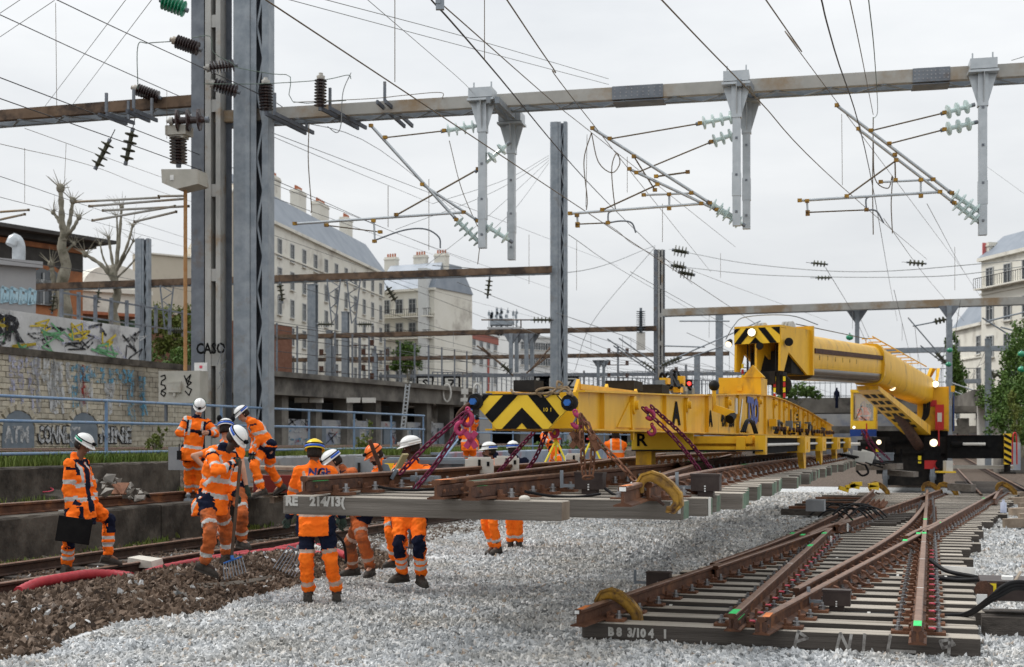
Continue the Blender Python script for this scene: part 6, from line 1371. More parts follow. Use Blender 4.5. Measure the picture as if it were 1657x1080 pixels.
b = MB(); b.box(q+x2*10+o2*.4+Z*9.0-x2*2, (16,.5,5.5), 0, x2, o2*-1, Z); tag(ob('dark_brick_wall', b, mat('dark_brick',(.16,.075,.05),(.22,.11,.075),3,.9)), 'dark red brick wall behind the ivy below the beige gable', 'wall')
# ---------------- graffiti retaining wall with stone courses
STONE = mat('limestone_block', (.40,.36,.28), (.54,.50,.41), 3, .95, rnd=.16, bump=.4, c3=(.15,.135,.115), s3=.18, t3=.57)
def gwall_mat():
    return mat('stained_stone_wall', (.30,.27,.215), (.44,.405,.33), 1.5, .95, c3=(.10,.09,.08), s3=.22, t3=.52, bump=.3)
UW = -30.4
wa, wb = (W(-60,600,Yat(-60,UW))).dot(T), (W(345,600,Yat(345,UW))).dot(T)
wroot = thing('retaining_wall', 'tall stained stone retaining wall covered with blue and white graffiti at left', 'wall', UT(UW,(wa+wb)/2,1.4))
b = MB(); b.ubox(UW-1.2, UW-.05, wa, wb, 1.2, 4.75); ob('wall_core', b, gwall_mat(), wroot)
b = MB(); b.ubox(UW-1.3, UW+.10, wa, wb, 4.75, 5.0); ob('coping', b, M['concrete'], wroot)
brick_me = None; bb = MB(); bb.box((0,0,0), (.10,.40,.185), 0); brick_me = bb.mesh('stone_block', [STONE]); bm = bmesh.new(); bm.from_mesh(brick_me); bmesh.ops.bevel(bm, geom=bm.edges[:], offset=.012, segments=1, affect='EDGES'); bm.to_mesh(brick_me); bm.free()
cnt = 0; rest = MB(); rr = random.Random(5); rows_ = 17
for r in range(rows_):
    v = wa+(.21 if r % 2 else 0)
    while v < wb:
        z = 1.35+r*.2+.1; near_ = (v < wa+7.6)
        pt = UT(UW-.02+rr.uniform(-.015,.02), v, z)
        if near_ and cnt < 295: inst('stone_block', brick_me, wroot, Matrix.Translation(pt) @ ROT); cnt += 1
        else: rest.box(pt, (.10,.40,.185), 0, U, T, Z)
        v += .42
ob('stone_courses', rest, STONE, wroot, kind='stuff')
def patch(parent, name, m, uvs, o, x, y, seed, n=26, lift=.06):
    b = MB(); 
    for (cx, cy, rx, ry) in uvs:
        g = random.Random(seed+int(cx*10)); ring = []
        for k in range(n): t = 2*math.pi*k/n; q = 1+.25*noise.noise(Vector((cx+math.cos(t)*1.4, cy+math.sin(t)*1.4, seed)))*2; ring.append(o+x*(cx+rx*math.cos(t)*q)+y*(cy+ry*math.sin(t)*q)+x.cross(y)*lift)
        b.add(ring, [tuple(range(n))], 0)
    return ob(name, b, m, parent, fix=False)
GW, GB, GR_, GBK, GP = mat('tag_white',(.55,.56,.56),(.42,.43,.44),2,.9,worn=.40), mat('tag_blue',(.10,.33,.50),(.14,.32,.44),2,.9,worn=.46), mat('tag_red',(.48,.07,.05),(.4,.06,.05),2,.9,worn=.46), mat('tag_black',(.02,.02,.022),(.035,.035,.04),2,.9,worn=.38), mat('tag_violet',(.36,.37,.52),(.45,.46,.58),2,.9,worn=.46)
wo_ = UT(UW+.02, wa, 0)
def drip(parent, m, s0, z0, w, n, lens, seed):
    b = MB(); g = random.Random(seed)
    for k in range(n): s = s0+g.uniform(0, w); l = g.uniform(*lens); ribbon(b, [(s, z0), (s+g.uniform(-.1,.1), z0-l*.5), (s+g.uniform(-.1,.3), z0-l)], g.uniform(.07,.22), wo_, T, Z, .045)
    ob('paint_drip', b, m, parent, fix=False)
sv = lambda px: (W(px,600,Yat(px,UW))).dot(T)-wa
drip(wroot, GP, sv(12), 4.7, 1.6, 12, (.8,2.2), 1); drip(wroot, GW, sv(50), 4.7, 1.2, 8, (.6,1.9), 2); drip(wroot, GW, sv(82), 4.6, 2.3, 16, (.5,2.0), 3); drip(wroot, GB, sv(112), 4.6, .8, 6, (.8,2.6), 4); drip(wroot, GR_, sv(121), 4.6, .5, 5, (1.2,2.2), 5); drip(wroot, GB, sv(200), 4.3, 1.6, 12, (.6,2.4), 6); drip(wroot, GW, sv(165), 4.0, 1.8, 8, (.5,1.5), 7)
text('REALZ BOOM', .72, wo_+T*(sv(172))+Z*4.25+U*.05, T, Z, GB, wroot, .05, sx=.8, name='graffiti')
for s_, t_, k_ in ((sv(24),'ATM',.8),(sv(93),'CONNECT',.62),(sv(184),'NINE',1.15)):
    text(t_, .8, wo_+T*s_+Z*1.95+U*.05, T, Z, GBK, wroot, .075, name='graffiti', sx=k_); text(t_, .8, wo_+T*s_+Z*1.95+U*.075, T, Z, GW, wroot, .03, name='graffiti', sx=k_)
for s_ in (sv(27), sv(133)):
    b = MB(); c = wo_+T*s_+Z*1.9; b.prism([c+T*a+Z*z+U*.03 for a, z in ((-.85,-.6),(.85,-.6),(.85,.35),(.6,.75),(0,.95),(-.6,.75),(-.85,.35))], U*.03); b2_ = ob('blind_arch', b, M['blue_mark' if False else 'grey_box'], wroot)
    b = MB()
    for k in range(9):
        t = math.pi*k/8; b.box(c+T*math.cos(t)*.98+Z*(.25+.78*math.sin(t))+U*.04, (.1,.24,.2), 0, U, (T*-math.sin(t)+Z*math.cos(t)).normalized(), None)
    ob('arch_stone', b, STONE, b2_)
# upper white graffiti wall, fence and balustrade
U2 = -33.5; wa2, wb2 = (W(-60,500,Yat(-60,U2))).dot(T), (W(225,500,Yat(225,U2))).dot(T)
w2 = thing('upper_wall', 'upper terrace wall painted white with graffiti above the stone wall', 'wall', UT(U2,(wa2+wb2)/2,4.8)); b = MB(); b.ubox(U2-.4, U2, wa2, wb2, 4.0, 6.75); ob('wall_core', b, mat('white_graffiti_wall',(.42,.42,.41),(.60,.60,.60),.8,.9,c3=(.20,.19,.20),s3=.9,t3=.58), w2)
o3 = UT(U2+.01, wa2, 0); g = random.Random(2); b = [MB() for _ in range(5)]
for k in range(46):
    s, z = g.uniform(0, wb2-wa2), g.uniform(5.0, 6.5); q = [(s+g.uniform(-.8,.8), z+g.uniform(-.4,.4)) for _ in range(6)]; ribbon(b[k % 5], [(p.x, p.y) for p in [Vector((a, c, 0)) for a, c in q]], g.uniform(.05,.12), o3, T, Z, .02+.004*(k % 5))
for k, m_ in enumerate((GBK, GW, GP, mat('tag_yellow',(.55,.42,.06),rough=.9), mat('tag_green',(.15,.35,.18),rough=.9))): ob('graffiti', b[k], m_, w2, fix=False)
text('SR', 1.3, o3+T*((W(8,500,Yat(8,U2))).dot(T)-wa2)+Z*6.0+U*.05, T, Z, GBK, w2, .06, name='graffiti', sx=1.3)
fr = thing('terrace_fence', 'dark picket fence on top of the upper graffiti wall', 'fence', UT(U2-.2,wb2-4,6.75)); v = wa2+6
while v < wb2+6:
    b = MB(); b.box(UT(U2-.2,v,7.3), (.12,.12,1.25), 0, U, T, Z); ob('post', b, M['steel_dark'], fr); v += 1.15
b = MB(); b.ubox(U2-.23, U2-.17, wa2+6, wb2+6, 7.75, 7.82); b.ubox(U2-.23, U2-.17, wa2+6, wb2+6, 6.9, 6.96); ob('rail', b, M['steel_dark'], fr)
# pollarded trees
BARK = mat('plane_bark', (.19,.17,.13), (.33,.31,.25), 4, .95, bump=.5, c3=(.12,.11,.08), s3=2)
def pollard(label, px, ybase, ytop, Y, limbs, r0):
    a, t = W(px, ybase, Y), W(px, ytop, Y); root = thing('pollarded_tree', label, 'tree', a)
    b = MB(); n = 9; P = [a.lerp(t, k/n)+Vector((.12*math.sin(k*1.3), .1*math.cos(k*2.1), 0)) for k in range(n+1)]; b.tube(P, [r0*(1-.45*k/n)*(1+.08*math.sin(k*2.7)) for k in range(n+1)], 10); ob('trunk', b, BARK, root)
    for pts, r in limbs:
        b = MB(); Q = pathpts([W(x, y, Y+dy) for x, y, dy in pts], 14); r = r*.75; b.tube(Q, [r*(1-.35*k/len(Q))*(1+.18*math.sin(k*1.9)) for k in range(len(Q))], 8)
        b.ell(Q[-1], (r*1.25,r*1.25,r*1.4), nu=8, nv=6); rr = random.Random(int(px+pts[0][0])); tw = 11
        for k in range(tw): d = Vector((rr.uniform(-1,1), rr.uniform(-1,1), rr.uniform(.1,1.2))).normalized(); b.tube([Q[-1], Q[-1]+d*rr.uniform(.4,1.1)], [r*.22, r*.05], 4)
        ob('limb', b, BARK, root)
    return root
pollard('pollarded plane tree with knobbly stumps, left of the other bare tree', 103, 520, 385, 72, [([(103,390,0),(100,350,0),(98,305,0)],.26),([(103,385,0),(112,362,.3),(118,325,.3)],.2),([(104,386,0),(118,370,-.3),(128,352,-.3)],.16),([(102,370,0),(92,352,.2),(86,344,.2)],.14),([(104,410,0),(112,402,0),(120,395,0)],.12),([(92,500,0),(86,450,0),(83,428,0)],.22)], .40)
pollard('bare pollarded tree with many thin shoots, nearer the laced column', 186, 560, 430, 68, [([(186,450,0),(192,400,0),(197,335,0)],.13),([(186,450,0),(178,400,.3),(176,385,.3)],.11),([(187,440,0),(205,400,-.3),(215,365,-.3)],.11),([(185,455,0),(165,430,.2),(138,412,.2)],.17),([(188,440,0),(200,420,0),(216,390,0)],.09),([(186,440,0),(190,390,.2),(189,350,.2)],.09),([(187,452,0),(210,430,0),(222,415,0)],.08),([(184,448,0),(168,420,0),(162,395,0)],.08)], .30)
# ivy and shrubs between wall and columns
def bush(label, blobs, n, size, m, seed, base, cat='shrub', name='shrub', stem=True):
    root = thing(name, label, cat, base); leaves('foliage', blobs, n, size, m, seed, root)
    if stem:
        b = MB(); rr = random.Random(seed)
        for c, rad in blobs[:5]: b.tube([Vector(base)+Vector((rr.uniform(-.2,.2),0,0)), Vector(c)], [.07,.02], 5)
        ob('stem', b, BARK, root)
    return root
bl = lambda px, py, Y, rx, ry: (W(px,py,Y), (rx*Y/F, rx*Y/F, ry*Y/F))
bush('yellow-green shrub on the bank behind the laced column', [bl(262,520,86,26,22),bl(285,548,86,22,24),bl(255,560,86,20,16),bl(300,520,87,20,26)], 5200, .10, LEAF_Y, 3, W(270,590,86))
bush('dark ivy mass hanging down beside the stone wall end', [bl(290,590,84,30,26),bl(262,620,80,24,34),bl(315,560,85,20,30),bl(275,650,78,22,34),bl(250,600,80,14,30)], 6500, .09, LEAF, 4, W(280,680,80), 'ivy', 'ivy')
bush('round dark green tree before the grey-roofed house', [bl(659,570,150,20,17),bl(655,590,150,22,14),bl(668,585,150,14,12),bl(650,560,151,12,10)], 4200, .16, LEAF, 5, W(659,618,150), 'tree', 'broadleaf_tree')
bush('thin bushes showing on the far bridge under the crane boom', [bl(1290,632,128,26,10),bl(1310,640,128,18,9),bl(1275,645,128,16,7)], 1600, .16, LEAF, 6, W(1290,655,128))
bush('tall ivy column against the right building', [bl(1545,590,100,12,34),bl(1540,560,100,9,18),bl(1553,620,100,12,24)], 3200, .12, LEAF, 7, W(1548,650,100), 'ivy', 'ivy')
rbk = [bl(1640,600,66,24,44),bl(1650,560,68,18,40),bl(1625,650,62,26,40),bl(1655,660,60,28,60),bl(1600,640,72,18,22),bl(1612,690,60,20,22),bl(1680,600,64,30,80),bl(1660,700,56,30,22)]
bush('steep bank of dense green trees at the right edge', rbk, 19000, .075, LEAF, 8, W(1650,740,60), 'trees', 'bank_trees')
bush('paler flowering shrub halfway up the right bank', [bl(1645,680,54,9,24),bl(1638,650,55,8,18)], 1500, .05, LEAF_Y, 9, W(1650,730,54))
bush('tall weeds growing behind the railing at the pale wall', [bl(590,715,40,16,12),bl(600,695,40,6,18),bl(575,730,40,16,8)], 1300, .035, LEAF_Y, 10, W(595,745,40), 'weeds', 'weeds')
bush('weeds among the planks beside the battened column', [bl(250,715,33,14,14),bl(262,700,33,8,10)], 1000, .03, LEAF_Y, 11, W(255,735,33), 'weeds', 'weeds')
for k, (px, w) in enumerate(((1000,26),(925,20),(880,16),(1150,20))): bush(['leafy weeds behind the tripods','low weeds under the beam','low weeds by the second railing','weeds beyond the gripper frame'][k], [bl(px,722,58,w,9),bl(px+10,716,58,w*.5,8)], 900, .05, LEAF, 12+k, W(px,735,58), 'weeds', 'weeds')
# ---------------- viaducts
VC = mat('viaduct_concrete', (.14,.13,.115), (.23,.215,.19), .8, .9, c3=(.07,.065,.06), s3=.35, t3=.52); DARK = mat('shade_black', (.012,.012,.013), (.025,.024,.024), 1, .95)  # DARK: near-black colour painting the shade in the openings under the bridges
GRW = mat('graffiti_pale_wall', (.33,.33,.34), (.44,.44,.43), .5, .9, c3=(.22,.25,.32), s3=.6, t3=.55)
v1 = thing('viaduct', 'dark concrete viaduct with graffiti on its piers behind the blue railing', 'viaduct', W(600,700,82))
a, e = W(395,640,72), W(765,652,100); a.z = e.z = 0; x, o, L_ = face(a, e)
b = MB(); b.box(a+x*L_/2-o*3+Z*5.0, (L_,6,1.3), 0, x, o*-1, Z); b.box(a+x*L_/2+o*.1+Z*5.5, (L_,.5,.3), 0, x, o*-1, Z); ob('deck', b, VC, v1)
b = MB(); b.box(a+x*L_/2-o*7+Z*2.8, (L_,.5,4.4), 0, x, o*-1, Z); ob('back_wall', b, DARK, v1)  # shade under the viaduct put into the wall colour
b = MB(); b.box(a+x*L_/2-o*1.2+Z*2.15, (L_,.4,1.75), 0, x, o*-1, Z); ob('parapet_wall', b, GRW, v1)
for k in range(8): b = MB(); b.box(a+x*L_*(k+.3)/8-o*1+Z*2.9, (.7,1,3.4), 0, x, o*-1, Z); ob('pier', b, VC, v1)
b = [MB() for _ in range(4)]; g = random.Random(11)
for k in range(70): s, z = g.uniform(0,L_), g.uniform(1.5,2.8); q = [(s+g.uniform(-.7,.7), z+g.uniform(-.4,.4)) for _ in range(6)]; ribbon(b[k % 4], q, g.uniform(.05,.14), a-o*.98, x, Z, .02+.004*(k % 4))
for k, m_ in enumerate((GBK, GR_, GB, GW)): ob('graffiti', b[k], m_, v1, fix=False)
for k in range(5): b = MB(); b.box(a+x*L_*(.32+k*.14)-o*.9+Z*2.0, (.9,.1,1.3), 0, x, o*-1, Z); ob('door', b, M['grey_box'], v1)
for k in range(14):
    b = MB(); b.tube([a+x*L_*(k+.5)/14+Z*5.6, a+x*L_*(k+.5)/14+Z*8.4], .06, 5); ob('fence_post', b, M['steel_dark'], v1)
b = MB()
for z in (5.9,6.8,7.6,8.3): b.tube([a+Z*z, a+x*L_+Z*z], .02, 4)
ob('fence_wire', b, M['wire_dark'], v1)
for k, px in enumerate((488,512,572,597)): 
    root = thing('ceiling_lamp', ORD[k]+' of the white oval lamps under the dark viaduct edge', 'lamp', W(px,648,80), 'white lamps under the viaduct'); b = MB(); b.box(W(px,648,80), (.8,.3,.3), 0); ob('housing', b, M['white_plastic'], root)
v2 = thing('road_bridge', 'dark concrete bridge with mesh parapet across the middle distance', 'bridge', W(860,690,115))
a, e = W(700,690,104), W(1240,690,122); a.z = e.z = 0; x, o, L_ = face(a, e)
b = MB(); b.box(a+x*L_/2-o*5+Z*4.9, (L_,10,.9), 0, x, o*-1, Z); b.box(a+x*L_/2+o*.1+Z*5.3, (L_,.4,.3), 0, x, o*-1, Z); ob('deck', b, VC, v2)
b = MB(); b.box(a+x*L_/2-o*9.5+Z*2.8, (L_,.4,4.2), 0, x, o*-1, Z); ob('back_wall', b, DARK, v2)  # near-black colour stands for the shade below the deck
for k in range(9): b = MB(); b.box(a+x*L_*(k+.3)/9-o*.8+Z*2.6, (1.2,1,4), 0, x, o*-1, Z); ob('pier', b, GRW if k % 2 else VC, v2)
b = MB()
for k in range(int(L_/.45)): b.box(a+x*.45*k+Z*6.2, (.07,.05,1.8), 0, x, o*-1, Z)
for z in (5.5,7.1): b.box(a+x*L_/2+Z*z, (L_,.08,.08), 0, x, o*-1, Z)
ob('parapet_bars', b, M['steel_dark'], v2, kind='stuff')
v3 = thing('footbridge', 'long pale concrete bridge with tall railings under the crane boom', 'bridge', W(1350,660,135))
a, e = W(1000,650,135), W(1600,650,128); a.z = e.z = 0; x, o, L_ = face(a, e)
b = MB(); b.box(a+x*L_/2-o*3+Z*5.2, (L_,6,1.5), 0, x, o*-1, Z); b.box(a+x*L_/2-o*3+Z*2.8, (L_,5,.7), 0, x, o*-1, Z); ob('deck', b, VC, v3)
b = MB(); b.box(a+x*L_/2-o*14+Z*2.2, (L_*1.3,.4,4.8), 0, x, o*-1, Z); ob('back_wall', b, GRW, v3)
b = MB()
for k in range(int(L_/.5)): b.box(a+x*.5*k+Z*7.3, (.05,.05,2.8), 0, x, o*-1, Z)
for z in (6.1,7.4,8.7): b.box(a+x*L_/2+Z*z, (L_,.07,.07), 0, x, o*-1, Z)
ob('railing', b, M['steel_dark'], v3, kind='stuff')
for k in range(8): b = MB(); b.box(a+x*L_*(k+.5)/8-o*1+Z*1.8, (1,1,4.2), 0, x, o*-1, Z); ob('pier', b, VC, v3)
v4 = thing('abutment', 'concrete bridge end with a dark opening beside the right bank', 'bridge', W(1570,700,80)); a, e = W(1535,700,82), W(1620,700,72); a.z = e.z = 0; x, o, L_ = face(a, e)
b = MB(); b.prism([a+Z*3.9, a+x*L_+Z*3.6, a+x*L_+Z*4.6, a+x*L_*.5+Z*4.7, a+Z*4.3], -o*6); ob('deck', b, VC, v4)
b = MB(); b.box(a+x*L_*.16-o*2+Z*2.0, (L_*.34,.5,3.8), 0, x, o*-1, Z); ob('pale_wall', b, mat('pale_wall',(.45,.44,.41),(.55,.54,.5),1,.9), v4)
b = MB(); b.box(a+x*L_*.62-o*3+Z*2.0, (L_*.4,.5,3.8), 0, x, o*-1, Z); ob('dark_opening', b, DARK, v4); b = MB(); b.box(a+x*L_*.93-o*1+Z*2.2, (L_*.13,2,4.4), 0, x, o*-1, Z); ob('pier', b, VC, v4)  # solid box coloured near-black as the shade inside the opening
root = thing('barrier', 'row of pale red plastic barriers beyond the crane outrigger', 'barrier', W(1560,712,62)); 
for k in range(4): b = MB(); b.box(W(1540+k*14,708,62), (.38,.1,.22), 0, U, T, Z); ob('panel', b, mat('faded_red',(.45,.16,.13),(.5,.22,.18),3,.7), root)
b = MB(); b.box(W(1640,738,50), (3.4,.3,1.0), 0, T, U, Z); tag(ob('retaining_edge', b, GRW), 'short grey graffiti wall at the foot of the right bank', 'wall')
# masts, signals, boards on the bridge
root = thing('signal', 'red railway signal light behind the lifting beam', 'signal', W(1115,640,70)); b = MB(); b.box(W(1115,628,70), (.36,.2,.9), 0); b.bar(W(1115,640,70), Vector((W(1115,640,70).x,70,.1)), .1, .1); ob('housing', b, M['blackmach'], root)
for y in (621,631): b = MB(); b.lathe(W(1115,y,69.88), Vector((0,-1,0)), [(0,.1),(.03,.1)], 10); ob('lens', b, M['lampred'], root)
for k, (px, s_) in enumerate(((688,'S'),(731,'Z'),(878,'Z'),(884,'S'),(923,'Z'))):
    root = thing('letter_board', ordl(px, [688,731,878,884,923], 'small letter boards on the bridge parapet'), 'sign', W(px,622,100), 'letter boards on the far bridge'); b = MB(); b.box(W(px,622,100), (1.3,.1,1.2), 0); b.box(W(px,622,100)-Vector((0,.06,0)), (1.0,.04,.9), 1); ob('board', b, [M['black'], M['white_plastic']], root); text(s_, .9, W(px,622,99.9), Vector((1,0,0)), Z, M['black'], root, .03)
for k, px in enumerate((665,703,752)):
    root = thing('signal', ORD[k]+' of the white signal lamps hanging on the dark bridge front', 'signal', W(px,640,95), 'signal lamps on the bridge front'); c = W(px,636,95); b = MB(); b.tube([c-Z*.9, c+Z*.8], .09, 6); b.box(c+Z*.1, (.5,.2,.4), 0); b.box(c-Z*.5, (.6,.2,.25), 0); ob('lamp_arm', b, M['white_plastic'], root); b = MB(); c2 = c+Vector((.9,0,0)); b.tube([c2+Vector((.28*math.cos(t),0,.65*math.sin(t))) for t in [k2*.5236 for k2 in range(12)]], .07, 5, 0, True, True, True); ob('ring', b, M['white_plastic'], root)
root = thing('access_ladder', 'white ladder leaning on the viaduct pier', 'ladder', W(655,695,75))
for dx in (-3,3): b = MB(); b.tube([W(652+dx,696,75), W(660+dx,622,75)], .05, 6); ob('stile', b, M['zinc'], root)
for k in range(12): b = MB(); y = 692-k*6; b.tube([W(649+k*.65,y,75), W(655+k*.65,y,75)], .035, 5); ob('rung', b, M['zinc'], root)
# distant cross-arm clutter posts
for k, (px, yt, Y) in enumerate(((582,545,120),(607,560,125),(1210,560,140),(540,560,118),(1110,590,150),(1000,560,160),(945,600,170),(1250,590,150))):
    root = thing('signal_mast', ordl(px, [582,607,1210,540,1110,1000,945,1250], 'thin distant masts with cross arms'), 'mast', W(px,680,Y), 'thin distant masts'); a, c = W(px,690,Y), W(px,yt,Y); b = MB(); b.tube([a, c], .14, 6); ob('mast', b, M['steel_dark'], root)
    for j in range(3): b = MB(); q = c-Z*(.8+1.5*j); b.bar(q-Vector((1.3,0,0)), q+Vector((1.3,0,0)), .1, .1); b.lathe(q+Vector((1.1,0,0)), Z, [(0,.2),(.5,.2)], 8); b.lathe(q-Vector((1.1,0,0)), Z, [(0,.2),(.5,.2)], 8); ob('cross_arm', b, M['rust_dark'], root)
# ---------------- blue railings
def railing(label, u, vs, z0, h, group='blue tube railings', rails=(1.0,.60,.0+.14), m='fence_blue', r=.028):
    root = thing('blue_railing', label, 'railing', UT(u, (vs[0]+vs[-1])/2, z0), group)
    for v in vs: b = MB(); b.bar(UT(u,v,z0-.1), UT(u,v,z0+h), .05, .05); ob('post', b, M[m], root)
    for k in rails: b = MB(); b.tube([UT(u+.0,vs[0]-.1,z0+h*k), UT(u,vs[-1]+.1,z0+h*k)], r, 8); ob('rail', b, M[m], root)
    return root
UF = -15.3; vf = lambda px: W(px,700,Yat(px,UF)).dot(T)
railing('long blue tube railing in front of the graffiti wall, running to the middle', UF, [vf(-140), vf(172), vf(358), vf(432), vf(500), vf(573), vf(633), vf(685)], 1.36, 1.2, rails=(1.0,.64,.16))
railing('blue tube railing behind the chevron plate and survey crew', UF, [vf(768), vf(795), vf(830), vf(862), vf(888), vf(915), vf(945), vf(978), vf(1004), vf(1025)], 1.36, 1.2, rails=(1.0,.58,.16))
root = thing('stair_handrail', 'pair of slanted pale blue stair handrails between the two railings', 'handrail', UT(UF+.4, vf(715), .6))
for dx in (0, 14): b = MB(); b.tube([W(768+dx*.3,674,vf(760)*.96), W(745+dx*.4,700,vf(745)*.93), W(688+dx,762,vf(745)*.86)], .03, 8); ob('rail', b, M['fence_blue'], root)
# ================================================================ people
ORANGE = mat('hi_vis_orange', (1.0,.20,.018), (.90,.15,.012), 5, .8, bump=.5, bscale=14, spec=.1)
ORANGED = mat('dirty_orange', (.62,.14,.03), (.30,.085,.03), 4, .85, bump=.3, bscale=22, c3=(.13,.06,.035), s3=3.5, t3=.55)
REFL = mat('reflective_tape', (.42,.42,.41), (.52,.52,.50), 9, .45)
NAVY = mat('navy_cloth', (.007,.009,.022), (.014,.017,.034), 6, .95, spec=.06)
BLACKC = mat('black_cloth', (.006,.006,.007), (.012,.012,.013), 6, .9, spec=.08)
BOOT = mat('boot_leather', (.03,.026,.023), (.07,.06,.05), 14, .7)
SOLE = mat('boot_sole', (.05,.045,.04), rough=.9)
SK = {'light': mat('skin_light', (.52,.29,.20), (.45,.24,.16), 9, .55), 'brown': mat('skin_brown', (.20,.10,.062), (.16,.08,.05), 9, .5), 'dark': mat('skin_dark', (.035,.02,.015), (.05,.03,.022), 9, .45)}
EYEW, EYED, LIP = mat('eye_white', (.6,.58,.55), rough=.3), mat('eye_dark', (.02,.012,.01), rough=.2), mat('lips', (.30,.10,.08), rough=.5)
HAIR = mat('dark_hair', (.015,.011,.009), (.03,.022,.018), 30, .8, bump=.5)
HELM = {'white': mat('helmet_white', (.74,.75,.74), (.68,.68,.66), 6, .3), 'yellow': mat('helmet_yellow', (.78,.55,.02), (.7,.48,.02), 6, .3), 'orange': mat('helmet_orange', (.85,.17,.02), (.75,.14,.02), 6, .35)}
STRIPE = {'blue': mat('stripe_blue', (.02,.10,.48), rough=.4), 'green': mat('stripe_green', (.01,.30,.18), rough=.4), 'white': HELM['white'], 'grey': REFL}
GLOVE = mat('work_glove', (.02,.05,.035), (.035,.035,.03), 8, .8)
DUSTY = mat('dusty_tape', (.38,.27,.21), (.46,.34,.28), 9, .6)
def capsule(b, p, q, r0, r1, n=10):
    p, q = Vector(p), Vector(q); d = q-p; l = d.length
    if l < 1e-5: d = Vector((0,0,1)); l = 1e-5
    d.normalize(); pts = []; rs = []
    for k in range(4): a = math.pi/2*k/3; pts.append(p-d*r0*math.cos(a)); rs.append(max(.001, r0*math.sin(a)))
    for k in range(1, 4): pts.append(p.lerp(q, k/4)); rs.append(r0+(r1-r0)*k/4)
    for k in range(4): a = math.pi/2*k/3; pts.append(q+d*r1*math.sin(a)); rs.append(max(.001, r1*math.cos(a)))
    b.tube(pts, rs, n)
def solve(P, px, py, L_, sg):
    d = Vector(((px-HX)/F, 1, -(py-HY)/F)); C = P-Vector((0,0,HC)); A = d.dot(d); B = d.dot(C); c = C.dot(C)-L_*L_; D = B*B-A*c
    if D <= 0 or sg == 0:
        y = B/A if sg != 0 else P.y; q = Vector((0,0,HC))+d*(B/A); v = q-P
        return q if v.length < L_*1.15 else P+v.normalized()*L_*1.08
    return Vector((0,0,HC))+d*((B+sg*math.sqrt(D))/A)
QUEUE = []
def seg_t(p, a, b_):
    d = b_-a; t = max(-.3, min(1.3, (p-a).dot(d)/d.dot(d))); tc_ = max(0, min(1, t)); return t, (p-(a+d*tc_)).length
